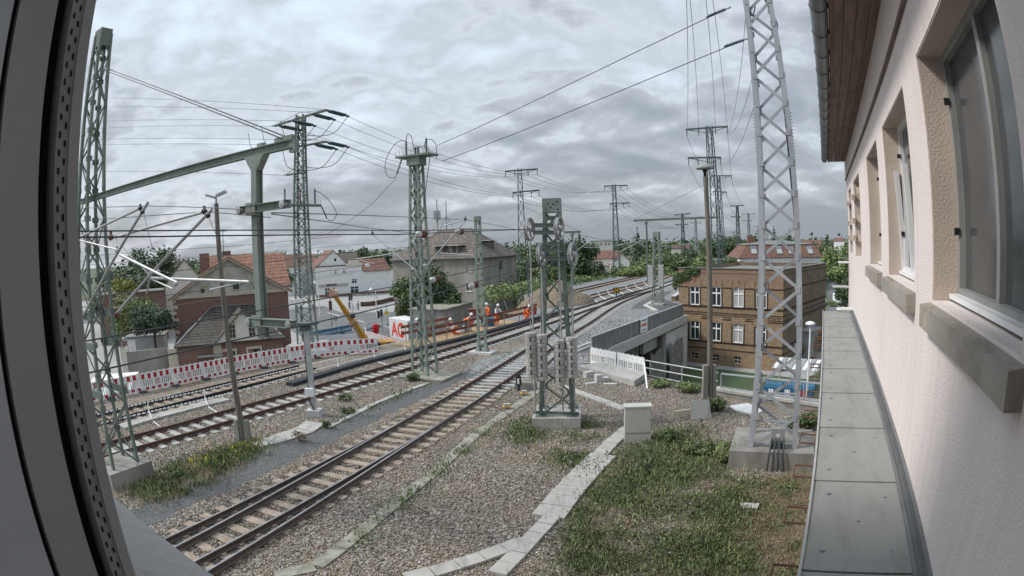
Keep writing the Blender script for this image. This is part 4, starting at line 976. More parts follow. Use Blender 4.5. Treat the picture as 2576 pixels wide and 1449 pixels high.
def win(root, A, B, h, depth=.16, frame='white_plastic', pane='window_dark', cols=2, tr=.36, bar=.06, sill='concrete', name='window', bars_low=None, sillp=.1):
    A, B = Vector((*A, 0)), Vector((*B, 0)); x = (B-A).normalized(); n = Vector((-x.y, x.x, 0)); s0, z0, s1, z1 = h
    R = Matrix((x, n, Vector((0, 0, 1)))).transposed()
    def bxx(m, a, b, c, d, y0, y1): m.box(A+x*((a+b)/2)+n*((y0+y1)/2)+Vector((0, 0, (c+d)/2)), (b-a, y1-y0, d-c), R)
    m = MB(); y0, y1 = depth-.07, depth
    bxx(m, s0, s0+bar, z0, z1, y0, y1); bxx(m, s1-bar, s1, z0, z1, y0, y1); bxx(m, s0+bar, s1-bar, z0, z0+bar, y0, y1); bxx(m, s0+bar, s1-bar, z1-bar, z1, y0, y1)
    zt = z1-(z1-z0)*tr if tr else z1-bar
    if tr: bxx(m, s0+bar, s1-bar, zt-bar*.6, zt+bar*.6, y0-.01, y1-.005)
    for k in range(1, cols):
        s = s0+(s1-s0)*k/cols; bxx(m, s-bar*.5, s+bar*.5, z0+bar, z1-bar, y0+.008, y1-.008)
    f = m.build(name, frame, root)
    m = MB(); P = lambda s, z: A+x*s+n*(depth-.02)+Vector((0, 0, z)); m.add([P(s0, z0), P(s1, z0), P(s1, z1), P(s0, z1)], [(0, 1, 2, 3)]); m.build('pane', pane, f)
    if sill:
        m = MB(); bxx(m, s0-.08, s1+.08, z0-.09, z0, -sillp, depth*.4); m.build('sill', sill, f)
    return f
def frame2(P0, xd):
    xd = Vector(xd).normalized(); n = Vector((-xd.y, xd.x, 0)); P0 = Vector(P0)
    def f(u, v): p = PLN(u, v, P0, n); return (p-P0).dot(xd), p.z-P0.z
    return f, xd, n, math.atan2(xd.y, xd.x)
def rect(f, a, b):
    (x0, z0), (x1, z1) = f(*a), f(*b); return (min(x0, x1), min(z0, z1), max(x0, x1), max(z0, z1))
def roofpoly(root, polys, mat, name='roof', th=.12):
    m = MB()
    for p in polys:
        p = [Vector(q) for q in p]; nn_ = (p[1]-p[0]).cross(p[2]-p[0]).normalized()
        if nn_.z < 0: p = p[::-1]; nn_ = -nn_
        k = len(p); m.add(p+[q-nn_*th for q in p], [tuple(range(k)), tuple(range(2*k-1, k-1, -1))]+[(i, k+i, k+(i+1) % k, (i+1) % k) for i in range(k)])
    return m.build(name, mat, root)
def gable(root, x0, x1, y0, y1, ze, zr, axis, mat, ov=.35, side=.3, name='roof'):
    if axis == 'x':
        ym = (y0+y1)/2; k = (zr-ze)/(ym-y0); a, b = x0-side, x1+side
        return roofpoly(root, [[(a, y0-ov, ze-ov*k), (b, y0-ov, ze-ov*k), (b, ym, zr), (a, ym, zr)], [(a, ym, zr), (b, ym, zr), (b, y1+ov, ze-ov*k), (a, y1+ov, ze-ov*k)]], mat, name)
    xm = (x0+x1)/2; k = (zr-ze)/(xm-x0); a, b = y0-side, y1+side
    return roofpoly(root, [[(x0-ov, a, ze-ov*k), (x0-ov, b, ze-ov*k), (xm, b, zr), (xm, a, zr)], [(xm, a, zr), (xm, b, zr), (x1+ov, b, ze-ov*k), (x1+ov, a, ze-ov*k)]], mat, name)
def tri(root, pts, mat, name='gable_wall'): return MB().add(pts, [tuple(range(len(pts)))]).build(name, mat, root)

# ================================================================ STATION BUILDING (camera side)
ST = thing('station_building', 'pale pink rendered station wall with stone sills, wooden soffit and grey ledge roof', 'building', (0, 0, 0), -WA)
XW = .85; Y0, Y1 = .30, 18.3; ZL = H-1.9; ZSF = H+2.2
wins = [(2.22, 4.27), (5.15, 7.2), (8.05, 10.0), (12.2, 14.4), (15.7, 17.1)]; zw0, zw1 = H-.43, H+1.30
# outside face of the right wall (its normal is -x): A at the far end, B near
wall(ST, (XW, Y1), (XW, Y0), ZL-.4, ZSF+.25, [(Y1-b, zw0, Y1-a, zw1) for a, b in wins], 'render_pink', .26)
wall(ST, (XW+10, Y1), (XW, Y1), -5, ZSF+.25, (), 'render_pink')
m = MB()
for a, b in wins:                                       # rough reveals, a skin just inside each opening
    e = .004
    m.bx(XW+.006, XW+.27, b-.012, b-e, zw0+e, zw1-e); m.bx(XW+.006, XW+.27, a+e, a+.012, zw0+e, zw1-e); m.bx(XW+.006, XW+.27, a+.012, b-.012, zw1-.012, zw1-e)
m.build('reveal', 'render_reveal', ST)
for k, (a, b) in enumerate(wins):
    f = win(ST, (XW, Y1), (XW, Y0), (Y1-b, zw0+.02, Y1-a, zw1), .27, 'box_grey' if k == 0 else 'white_plastic', 'glass_sky', 2, .0, .07, None)
    if k < 3:
        m = MB(); m.add([(x, y, z) for y in (a-.09, b+.08) for x, z in ((XW-.085, zw0-.035), (XW+.2, zw0+.012), (XW+.2, zw0-.19), (XW-.085, zw0-.19))], [(0, 1, 2, 3), (7, 6, 5, 4), (0, 4, 5, 1), (3, 2, 6, 7), (0, 3, 7, 4), (1, 5, 6, 2)])
        m.build('sill', 'sill_stone', f)
        m = MB(); m.bx(XW+.13, XW+.20, a+.02, b-.02, zw0+.016, zw0+.05); m.build('drip_rail', 'white_plastic', f)
        m = MB()
        for z in (zw0+.45, zw0+1.35): m.bx(XW+.16, XW+.2, b-.08, b-.06, z, z+.05)
        m.build('hinge', 'black', f)
    else:
        for z in (.35, .75, 1.3):
            for yy in (a+.05, b-.05):
                MB().bx(XW-.06, XW+.02, yy-.05, yy+.05, zw0+z, zw0+z+.13).build('shutter_stop', 'render_reveal', f)
# one sash of the second window stands tilted open
m = MB(); y = wins[1][1]-.03
for p, q in (((XW+.2, y, zw0+.05), (XW+.13, y-.02, zw0+1.2)), ((XW+.2, y-.75, zw0+.05), (XW+.13, y-.77, zw0+1.2)), ((XW+.2, y, zw0+.05), (XW+.2, y-.75, zw0+.05))): m.bar(p, q, .05, .06)
m.build('tilted_sash', 'white_plastic', ST)
m = MB(); m.bx(XW-.035, XW-.001, Y0, Y1, H+1.70, H+1.735); m.build('cornice_stripe', 'soffit_wood', ST)
m = MB(); m.bx(XW-.02, XW-.0015, Y0, Y1, H+1.735, ZSF-.002); m.build('cornice_band', 'render_pink', ST)
m = MB()
for i in range(4): x = .32+i*.137; m.bx(x, x+.130, Y0, 17.7, ZSF, ZSF+.025)
m.build('soffit', 'soffit_wood', ST)
m = MB(); m.bx(.30, .318, Y0, 17.7, ZSF-.03, ZSF+.2); m.build('fascia', 'soffit_wood', ST)
g = [(.2+.095*math.cos(PI+PI*i/8), ZSF+.07+.105*math.sin(PI+PI*i/8)) for i in range(9)]
m = MB(); m.add([(x, y, z) for y in (Y0, 17.6) for x, z in g], [(i, i+1, 10+i, 9+i) for i in range(8)]+[tuple(range(9, 18))]); go = m.build('gutter', 'zinc', ST, True)
for i in range(22):
    y = .9+i*.78; q = [Vector((.2+.10*math.cos(PI+PI*k/8), y, ZSF+.07+.111*math.sin(PI+PI*k/8))) for k in range(9)]
    MB().path(q, .008, 5).build('gutter_bracket', 'zinc', go)
roofpoly(ST, [[(.22, Y0, ZSF+.24), (.22, 17.75, ZSF+.24), (5.5, 17.75, ZSF+3.8), (5.5, Y0, ZSF+3.8)]], 'tiles_brown')
# grey ledge roof below the windows
m = MB(); m.bx(.06, XW, -1.2, 15.7, ZL-.14, ZL-.01); m.build('ledge', 'concrete', ST)
for i in range(9):
    y0 = 15.7-1.35*(9-i) if i else 3.0
ys = [15.7, 14.3, 12.9, 11.5, 10.1, 8.7, 7.3, 5.9, 4.5, 3.1, 1.7, .3, -1.2]
for a, b in zip(ys[1:], ys[:-1]):
    m = MB(); m.add([(.045, a+.012, ZL+.006), (XW-.10, a+.012, ZL+.016), (XW-.10, b-.004, ZL+.010), (.045, b-.004, ZL), (.045, a+.012, ZL-.03), (.045, b-.004, ZL-.03), (XW-.1, a+.012, ZL-.03)], [(0, 1, 2, 3), (0, 3, 5, 4), (0, 4, 6, 1)])
    pn = m.build('ledge_panel', 'ledge_grey', ST); m = MB()
    for x, t in ((.16, .18), (.62, .2), (.4, .5), (.17, .82), (.63, .8)): m.lathe([(.02, 0), (.018, .003), (.009, .004), (.008, .006)], 10, (x, a+(b-a)*t, ZL+.012))
    m.build('screw', 'box_grey', pn)
m = MB(); m.bx(XW-.10, XW-.075, -1.2, 15.72, ZL-.01, ZL+.03); m.bx(XW-.03, XW-.003, -1.2, 15.72, ZL, ZL+.09); m.bx(XW-.075, XW-.03, -1.2, 15.72, ZL-.01, ZL+.012); m.build('flashing', 'zinc', ST)
m = MB(); m.bx(.025, .044, -1.2, 15.72, ZL-.07, ZL+.02); m.build('ledge_edge', 'insulator_grey', ST)
wall(ST, (.12, 15.6), (.12, -2), -.2, ZL-.14, (), 'render_pink'); wall(ST, (XW+10, 15.6), (.12, 15.6), -5, ZL-.14, (), 'render_pink')
for i in range(13):
    y = 2.4+i*.98; z = ZL-.32; m = MB(); m.path([Vector((.12, y, z)), Vector((-.16, y, z)), Vector((-.16, y+.30, z)), Vector((.12, y+.30, z))], .012, 6); m.build('rung', 'rust', ST)
for y, z, w in ((17.6, H-.72, .34), (17.9, H-1.45, .5), (15.4, ZL+.08, .42)):
    m = MB(); m.path([Vector((XW+.02, y, z)), Vector((XW-w+.08, y, z)), Vector((XW-w, y+.04, z)), Vector((XW-w, y+.26, z)), Vector((XW-w+.08, y+.3, z)), Vector((XW+.02, y+.3, z))], .028, 6); m.build('wall_bracket', 'white_plastic', ST)
# the wing in which the window with the view sits
WX = -3.2
m = MB()
m.bx(-6.5, WX, .12, .62, -.2, H+4.9); m.bx(.70, XW-.002, .12, .28, ZL+.1, H+4.9); m.bx(WX, .70, .12, .60, H+.95, H+4.9); m.bx(WX, .70, .12, .36, -.2, H-.80)
m.build('wing_wall', 'render_pink', ST)
m = MB(); m.bx(-4.5, XW-.002, -4, .1, H+2.6, H+2.8); m.bx(-4.5, 3, -4, -3.9, H-3, H+2.6); m.bx(-4.5, -4.4, -3.9, .12, H-3, H+2.6); m.bx(3.0, 3.1, -4, .12, H-3, H+2.6); m.bx(-4.5, 3.1, -4, .12, H-3.2, H-3); m.bx(.9, 3.05, .05, .1, H-3, H+2.6); m.build('room', 'room_dark', ST)
m = MB(); m.add([(x, y, z) for x in (-3.0, .70) for y, z in ((.20, H-.46), (.50, H-.672), (.50, H-.80), (.20, H-.80))], [(0, 1, 2, 3), (7, 6, 5, 4), (0, 4, 5, 1), (1, 5, 6, 2)]); m.build('window_ledge', 'roughcast', ST)
# the inner window frame at the left edge
IW = thing('window_frame', 'grey inner window frame with a perforated sealing strip, close at the left edge of the view', 'window', (0, 0, H), -WA)
def strip(name, a0, a1, x, mat, parent=IW, z0=-.6, z1=.62):
    y = [(-x)/math.tan(math.radians(30.615-a)) for a in (a0, a1)]
    m = MB(); m.bx(x-.05, x, min(y), max(y), z0, z1); return m.build(name, mat, parent)
strip('outer_frame', -42.85, -43.95, -.600, 'frame_inner'); gs = strip('sealing_strip', -43.95, -45.35, -.604, 'gasket')
m = MB(); m.bx(-3.2, -.66, .06, .10, -.75, .95); m.build('side_panel', 'frame_inner', IW)
strip('sash_gap', -45.35, -47.0, -.640, 'black'); strip('sash', -47.0, -51.2, -.605, 'frame_inner'); strip('sash_joint', -51.2, -51.9, -.63, 'black'); strip('casement', -51.9, -60, -.6, 'white_plastic')
hl_ = MB()
for j, a in enumerate((-44.4, -44.95)):
    y = .603/math.tan(math.radians(30.615-a))
    for i in range(64):
        z = -.56+i*.0185+j*.009; hl_.bx(-.6035, -.6028, y-.0011, y+.0011, z-.0032, z+.0032)
hl_.build('perforation', 'black', gs)
m = MB(); m.bx(-.66, .7, .20, .30, .475, .52); m.build('frame_head', 'frame_inner', IW)
# ================================================================ RAILWAY BRIDGE
BR = thing('railway_bridge', 'concrete railway bridge with grey panelled parapet and hanging tarps over the sunken street', 'bridge', PA, math.atan2(PAR.y, PAR.x))
LB = (PB-PA).length; Lg0, Lg1 = (gapS-PA).dot(PAR), (gapN-PA).dot(PAR)       # local x along the parapet, y to the tracks
m = MB(); q = [local(BR, p) for p in (gapS, gapN, cN, cS)]
m.prism([(p.x, p.y) for p in q], -.85, -.035); m.build('deck', 'concrete', BR)
o = flat('ballast', [(p.x, p.y) for p in (gapS-PAR*.3, gapN+PAR*.3, cN+PAR*.3, cS-PAR*.3)], -.004, 'ballast_new')
m = MB(); m.bx(.8, LB+.4, -.62, -.22, -.72, -.12); m.build('edge_beam', 'concrete', BR)
m = MB(); m.bx(.6, LB-.2, -.20, .02, -.10, .06); m.build('walkway', 'concrete_dark', BR)
m = MB(); m.bx(-1.0, LB-1.2, .40, .62, -.05, .17); m.bx(-2.2, LB-1.2, .62, .8, -.05, .30); m.build('kerb', 'concrete_new', BR)
m = MB()
npan = 9; pl_ = (LB-.6)/npan
par = []
for i in range(npan):
    x = .4+i*pl_; p = MB(); p.bx(x+.03, x+pl_-.03, -.30, -.27, .02, .93); par.append(p.build('parapet_panel', 'zinc', BR))
    m.bx(x-.03, x+.03, -.33, -.25, -.1, 1.0)
m.bx(LB-.23, LB-.17, -.33, -.25, -.1, 1.0); m.build('parapet_post', 'galvanised', BR)
m = MB(); m.bx(.35, LB-.15, -.36, -.22, .94, 1.0); m.build('top_rail', 'galvanised', BR)
bs = thing('banner', 'white banner with red letters hung on the bridge parapet', 'banner', BR.location, BR.rotation_euler.z)
fb, xb, nb_, _ = frame2(PA+Vector((.832, -.555, 0))*.34, PAR)
r = rect(fb, Q(2050, 950, 3.813)(1325, 1190), Q(2050, 950, 3.813)(1445, 985))
xm_, zlo, zhi = (r[0]+r[2])/2, -.02, 1.0; bw_ = 1.42
m = MB(); m.bx(xm_-bw_/2, xm_+bw_/2, -.385, -.365, zlo, zhi); m.build('sheet', 'white_plastic', bs)
text('STRABAG', .30, 'sign_red', bs, Matrix.Translation((xm_, -.39, .50)) @ Matrix.Rotation(PI/2, 4, 'X'), extrude=.003, sx=.88, bold=.012)
m = MB(); m.bx(xm_-.5, xm_+.5, -.39, -.386, .80, .87); m.bx(xm_-.5, xm_+.5, -.39, -.386, .12, .19); m.build('stripe', 'black', bs)
# abutment walls and tarps
m = MB(); A_ = local(BR, gapN); B_ = local(BR, cN)
m.add([(A_.x-.03, A_.y-.4, z) for z in (ZS, -1.0)]+[(B_.x-.03, B_.y, z) for z in (-1.0, ZS)], [(0, 1, 2, 3)])
m.bx(A_.x-.03, LB+1.2, -.28, -.16, ZS, -1.0); m.build('abutment', 'concrete_new', BR)
def drape(name, label, P0, xd, w, z1, h, amp=.25, seed=1):
    rs = random.Random(seed); nx_, nz_ = 26, 12; vs = []
    n = Vector((-xd.y, xd.x, 0)); ph = [rs.uniform(0, 6) for _ in range(4)]
    for j in range(nz_+1):
        t = j/nz_
        for i in range(nx_+1):
            s = i/nx_; sagz = -.5*math.sin(s*PI)*(1-t)*.7
            y = amp*(.3+t)*math.sin(s*17+ph[0]+t*1.5)*.6+amp*.4*math.sin(s*31+ph[1])*t
            vs.append(Vector((P0.x, P0.y, 0))+xd*(s*w*(1-.12*t)+.06*w*t)-n*(.15+abs(y)*1.6)+Vector((0, 0, z1+sagz-t*h+.12*math.sin(s*9+ph[2]))))
    m = MB().add(vs, [(j*(nx_+1)+i, j*(nx_+1)+i+1, (j+1)*(nx_+1)+i+1, (j+1)*(nx_+1)+i) for j in range(nz_) for i in range(nx_)])
    return tag(m.build(name, 'tarp_dark', smooth=True), label, 'tarp', 'tarps under the bridge')
LBd = BR.location
drape('tarp', 'grey tarp hanging in the dark opening below the bridge deck', gapN-LIT*-.4+LIT*2.5-PAR*1.2-LIT*2.2, -LIT*-1 if False else Vector((.684, -.73, 0)), 4.2, -2.1, 2.6, .3, 3) if False else None
drape('tarp', 'grey crumpled tarp hanging in the dark opening left of the abutment', gapN+LIT*.15-PAR*3.1, PAR, 3.2, -1.9, 3.0, .3, 3)
drape('tarp', 'grey crumpled tarp draped over the abutment next to the yellow-brick house', gapN+Vector((.832, -.555, 0))*.4-PAR*.2, PAR, 4.2, -1.75, 3.2, .35, 8)
m = MB(); a, b = local(BR, gapN-PAR*3.2), local(BR, gapN)
m.add([(a.x, a.y+.8, z) for z in (ZS, -1.1)]+[(a.x-2, a.y+12, z) for z in (-1.1, ZS)], [(0, 1, 2, 3)]); m.bx(a.x, a.x+3.2, .4, .7, -2.1, -1.3); m.build('pier', 'concrete', BR)

# ================================================================ YELLOW BRICK HOUSE
P_, L_ = G(1965, 936, ZS), G(1707, 907, ZS)
f, xd, n, rz = frame2(L_, P_-L_)
BH = thing('brick_house', 'yellow brick house with white arched windows and ivy on its flat parapet, beside the bridge', 'house', L_, rz)
w = (P_-L_).length; hh = 8.95
K3 = Q(2500, 950, 2.8986)
up = [rect(f, K3(a, d), K3(c, b)) for a, b, c, d in ((255, 358, 353, 558), (492, 365, 587, 572), (728, 375, 828, 588))]
lo = [rect(f, K3(a, d), K3(c, b)) for a, b, c, d in ((255, 735, 350, 925), (492, 755, 585, 955), (728, 772, 825, 978))]
bs_ = [rect(f, K3(a, d), K3(c, b)) for a, b, c, d in ((268, 1108, 318, 1150), (490, 1135, 545, 1195), (730, 1165, 790, 1220))]
zu = (sum(r[1] for r in up)/3, sum(r[3] for r in up)/3); zl_ = (sum(r[1] for r in lo)/3, sum(r[3] for r in lo)/3); zbm = (.35, 1.0)
xs_ = [(r[0]+r[2])/2 for r in up]; sp = (xs_[2]-xs_[0])/2; xs_ = [xs_[0]+sp*i for i in range(4)]; ww = 1.06
wl_u = [(x-ww/2, zu[0], x+ww/2, zu[1]) for x in xs_]; wl_l = [(x-ww/2, zl_[0], x+ww/2, zl_[1]) for x in xs_]; wl_b = [(x-.38, zbm[0], x+.38, zbm[1]) for x in xs_[:3]]
zband = zu[1]+.45
wall(BH, (0, 0), (w, 0), -.2, zband, wl_u+wl_l+wl_b, 'brick_yellow', .15)
wall(BH, (0, 0), (w, 0), zband, hh, (), 'brick_redmix', .15, 'upper_wall')
dsd = 14.2
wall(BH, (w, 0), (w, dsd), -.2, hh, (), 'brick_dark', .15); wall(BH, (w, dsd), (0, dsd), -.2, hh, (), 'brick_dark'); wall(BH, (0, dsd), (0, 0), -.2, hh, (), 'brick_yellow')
m = MB(); m.bx(0, w, 0, dsd, hh-.5, hh-.4); m.build('roof', 'roof_felt', BH)
m = MB(); m.bx(-.1, w+.1, -.1, .26, hh, hh+.07); m.bx(w-.26, w+.1, .26, dsd+.1, hh+.001, hh+.071); m.build('coping', 'roof_felt', BH)
m = MB(); m.bx(0, w, .02, .25, hh-.4, hh-.002); m.build('parapet', 'brick_redmix', BH)
def arch(m, x0, x1, zt, rise, th, y0, y1, n=8):
    xc = (x0+x1)/2; hw = (x1-x0)/2; R = (hw*hw+rise*rise)/(2*rise); a = math.asin(min(1, hw/R))
    for i in range(n):
        t0, t1 = -a+2*a*i/n, -a+2*a*(i+1)/n
        p = [(xc+r*math.sin(t), zt-R+r*math.cos(t)) for r, t in ((R, t0), (R, t1), (R+th, t1), (R+th, t0))]
        m.add([(x, y, z) for y in (y0, y1) for x, z in p], [(0, 1, 2, 3), (7, 6, 5, 4), (0, 4, 5, 1), (1, 5, 6, 2), (2, 6, 7, 3), (3, 7, 4, 0)])
for k, h in enumerate(wl_u+wl_l+wl_b):
    big = k < 8
    fw = win(BH, (0, 0), (w, 0), h, .15, 'white_plastic' if big else 'stone_trim', 'curtain' if k in (6, 2) else 'window_dark', 2 if big else 2, .33 if big else .5, .10 if big else .05, 'brick_brown' if big else None)
    m = MB(); arch(m, h[0]-.06, h[2]+.06, h[3]+.02, .17, .26 if big else .14, -.035, -.002)
    if big:
        for t in (-1, 0, 1):
            if k < 4: m.box(((h[0]+h[2])/2+t*(ww/2+.14), -.02, h[3]+(.38 if t else .46)), (.10, .06, .42))
    m.build('window_arch', 'stone_trim' if False else ('brick_yellow' if k > 3 else 'brick_redmix'), fw)
    if big:
        m = MB()
        for s in (h[0]-.10, h[2]+.10): m.bx(s-.055, s+.055, -.018, -.002, h[1], h[3]+.05)
        m.build('window_edging', 'brick_brown', fw)
        m = MB(); arch(m, h[0], h[2], h[3]+.01, .13, .03, .05, .14); m.add([(h[0], .09, h[3]-.12), (h[2], .09, h[3]-.12), (h[2], .09, h[3]), (h[0], .09, h[3])], [(0, 1, 2, 3)]) if False else None
        m.build('arch_frame', 'brick_brown', fw)
for z, hgt, pr in ((zu[0]-.13, .15, .05), (zl_[0]-.13, .12, .05), (zl_[0]-.75, .07, .04), (zl_[1]+.28, .07, .04), (zl_[1]+.46, .06, .03), (zu[0]-.62, .05, .04)):
    m = MB()
    if z < zl_[1]-.5 or z > zl_[1]+.6: m.bx(-.03, w+pr, -pr, -.003, z, z+hgt)
    else:
        segs = [-.03]+[q for h in wl_l for q in (h[0]-.2, h[2]+.2)]+[w+pr]
        for a, b in zip(segs[::2], segs[1::2]): m.bx(a, b, -pr, -.003, z, z+hgt)
    m.bx(w+.003, w+pr, -.002, dsd, z, z+hgt); m.build('string_course', 'brick_brown', BH)
m = MB()
segs = [-.03]+[q for h in wl_u for q in (h[0]-.18, h[2]+.18)]+[w+.04]
for a, b in zip(segs[::2], segs[1::2]): m.bx(a, b, -.04, -.003, zu[1]-.12, zu[1]-.03)
m.bx(w+.003, w+.04, 0, dsd, zu[1]-.12, zu[1]-.03); m.build('string_course', 'brick_brown', BH)
m = MB()
for i in range(int(w/.16)): m.bx(i*.16, i*.16+.08, -.05, -.003, zu[0]-.85, zu[0]-.7)
do = m.build('dentil_band', 'brick_dark', BH); do['kind'] = 'stuff'
m = MB(); m.bx(w+.02, w+1.5, 5.0, 8.0, 2.9, 3.0); m.bx(w+.05, w+1.1, 5.2, 7.8, .4, 2.9); m.build('porch', 'steel_grey', BH)
# ivy, made of leaf clumps
def leaves(name, mat, clumps, n, size, parent=None, flat_=.0, seed=1):
    r = np.random.default_rng(seed); ws = np.array([c[3]*c[4]*c[5] for c in clumps])**.67; ws /= ws.sum()
    idx = r.choice(len(clumps), n, p=ws); c = np.array([x[:3] for x in clumps], float)[idx]; rad = np.array([x[3:6] for x in clumps], float)[idx]
    d = r.normal(size=(n, 3)); d /= np.linalg.norm(d, axis=1)[:, None]; rr = r.random(n)**.28
    rr *= 1+.16*r.normal(size=n)
    P = c+d*rad*rr[:, None]
    nrm = d+r.normal(size=(n, 3))*.65; nrm[:, 2] += .35; nrm /= np.linalg.norm(nrm, axis=1)[:, None]
    a = np.cross(nrm, r.normal(size=(n, 3))); a /= np.linalg.norm(a, axis=1)[:, None]; b = np.cross(nrm, a)
    s = size*r.uniform(.55, 1.3, n)[:, None]
    V = np.stack([P-a*s*.5, P+b*s*.42, P+a*s*.62, P-b*s*.42], 1).reshape(-1, 3)
    return np_mesh(name, V, np.arange(4*n).reshape(-1, 4), mat, parent)
iv = [(*(Vector((f(*K3(x, y))[0], -.1, f(*K3(x, y))[1]))), rx, .14, rz_) for x, y, rx, rz_ in ((300, 195, .55, .45), (235, 190, .5, .35), (225, 235, .5, .5), (150, 265, .45, .45), (110, 275, .45, .5), (95, 330, .3, .5), (100, 365, .25, .3), (190, 250, .4, .4), (330, 180, .3, .2))]
o = leaves('ivy', 'leaf_mid', iv, 2600, .14, None, seed=4); o.location = BH.location; o.rotation_euler = (0, 0, rz)
tag(o, 'dark green ivy creeping over the top left corner of the yellow brick house', 'ivy')
mm = MB(); a = G(*Q(2050, 950, 3.813)(1650, 632), 0); b = G(*Q(2050, 950, 3.813)(1858, 520), 0)
f2, x2, n2_, rz2 = frame2(Vector((16.6, 63.4, 0)), Vector((.42, .9, 0)))
t = thing('brick_wall', 'low sloping brick bank wall with pale coping behind the small weighted mast', 'wall', (17.2, 61.5, 0), math.atan2(.9, .42)-PI)
m = MB(); m.bx(-14, 0, 0, .4, -5, .5); m.build('wall', 'brick_yellow', t); m = MB(); m.bx(-14, .05, -.06, .46, .5, .58); m.build('coping', 'concrete_new', t)

# ================================================================ GREY RENDERED HOUSE WITH HIPPED ROOF
zg = -3.0
C_ = G(*C5(1500, 1440), zg); R_ = G(*C5(1962, 1330), zg)
f, xd, n, rz = frame2(C_, R_-C_)
GH = thing('grey_house', 'weathered grey rendered house with brown hipped tile roof and patchy walls, behind the work platform', 'house', C_, rz)
wr = (R_-C_).length; hw_ = ZA(*C5(1510, 768), C_)-zg
d0 = Vector((-xd.y, xd.x, 0)); dl = 17.5
holes = [rect(f, C5(*a), C5(*b)) for a, b in (((1712, 955), (1755, 832)), ((1722, 1165), (1762, 1092)), ((1812, 1348), (1842, 1315)), ((1858, 1340), (1886, 1308)), ((1902, 1328), (1930, 1298)))]
wall(GH, (0, 0), (wr, 0), -2.2, hw_, holes, 'render_grey', .18)
for h in holes[:2]: win(GH, (0, 0), (wr, 0), h, .18, 'render_dirty', 'window_dark', 2, 0, .06, 'concrete')
for h in holes[2:]: win(GH, (0, 0), (wr, 0), h, .18, 'wood_old', 'window_dark', 2, 0, .03, None)
# left face: seen from outside it runs from the far left to the corner
AL = (0, dl); fl_, xl, nl, _ = frame2(C_+d0*dl, -d0)
h2s = [rect(fl_, C5(*a), C5(*b)) for a, b in (((1262, 975), (1328, 870)), ((1262, 1240), (1338, 1130)), ((505, 985), (555, 885)))]
wall(GH, AL, (0, 0), -2.2, hw_, h2s, 'render_grey', .18)
for k, h in enumerate(h2s): win(GH, AL, (0, 0), h, .18, 'render_white' if k else 'stone_trim', 'curtain' if k == 0 else 'window_dark', 2, 0, .09, 'render_white')
wall(GH, (wr, 0), (wr, dl), -2.2, hw_, (), 'render_grey'); wall(GH, (wr, dl), (0, dl), -2.2, hw_, (), 'render_grey')
zr_ = ZA(*C5(1372, 378), C_+d0*(wr*.5)+xd*(wr*.5))-zg
ov = .5
e = [(-ov, -ov, hw_-.1), (wr+ov, -ov, hw_-.1), (wr+ov, dl+ov, hw_-.1), (-ov, dl+ov, hw_-.1)]; r0, r1 = (wr/2, wr*.42, zr_), (wr/2, dl-wr*.47, zr_)
roofpoly(GH, [[e[0], e[1], r0], [e[1], e[2], r1, r0], [e[2], e[3], r1], [e[3], e[0], r0, r1]], 'tiles_brown')
m = MB(); m.bx(-ov-.1, wr+ov+.1, -ov-.12, -ov, hw_-.22, hw_-.08); m.bx(-ov-.12, -ov, -ov, dl, hw_-.221, hw_-.081); m.build('gutter', 'zinc', GH)
m = MB(); m.tube((-.06, -.06, -2), (-.06, -.06, hw_), .06, 8); m.tube((wr*.45, -.08, -2), (wr*.45, -.08, hw_*.75), .05, 8); m.build('downpipe', 'wood_old', GH)
k = (zr_-hw_)/(wr/2+ov)
for y, x in ((5.3, 1.4), (8.3, 1.4)):
    m = MB(); m.bx(x-.9, x+1.6, y-.7, y+.7, hw_+k*.7, hw_+k*1.3+1.0); d = m.build('dormer', 'wood_old', GH); m = MB(); m.bx(x-1.2, x+2.0, y-1.1, y+1.1, hw_+k*1.3+1.0, hw_+k*1.3+1.13); m.build('dormer_roof', 'concrete_new', d)
    m = MB(); m.bx(x-.93, x-.905, y-.3, y+.3, hw_+k*.8+.3, hw_+k*1.3+.9); m.build('pane', 'window_dark', d)
x, y = wr*.42, 1.6
m = MB(); m.bx(x-.7, x+.7, y-.7, y+1.6, hw_+.8, hw_+2.5); d = m.build('dormer', 'wood_old', GH); m = MB(); m.bx(x-1.3, x+1.2, y-1.1, y+2, hw_+2.5, hw_+2.62); m.build('dormer_roof', 'concrete_new', d)
m = MB(); m.bx(x-.1, x+.55, y-.73, y-.705, hw_+1.2, hw_+2.4); m.build('pane', 'glass_sky', d)
# small concrete shed before it
S6 = Q(1600, 1000, 4.14)
Cb = G(*S6(292, 905), -3.2); Rb_ = AD(*S6(830, 790), 84); Rb_.z = -3.2
f, xd, n, rz = frame2(Cb, Rb_-Cb); t = thing('concrete_shed', 'flat mossy-roofed concrete shed with stained walls below the grey house', 'shed', Cb, rz)
hs_ = ZA(*S6(292, 672), Cb)+3.2
wall(t, (0, 0), (9, 0), -1.5, hs_, (), 'concrete_dark'); wall(t, (0, 5), (0, 0), -1.5, hs_, (), 'concrete_dark'); wall(t, (9, 0), (9, 5), -1.5, hs_, (), 'concrete_dark')
m = MB(); m.bx(-.25, 9.2, -.25, 5.2, hs_, hs_+.16); m.build('roof', 'concrete_mossy', t)

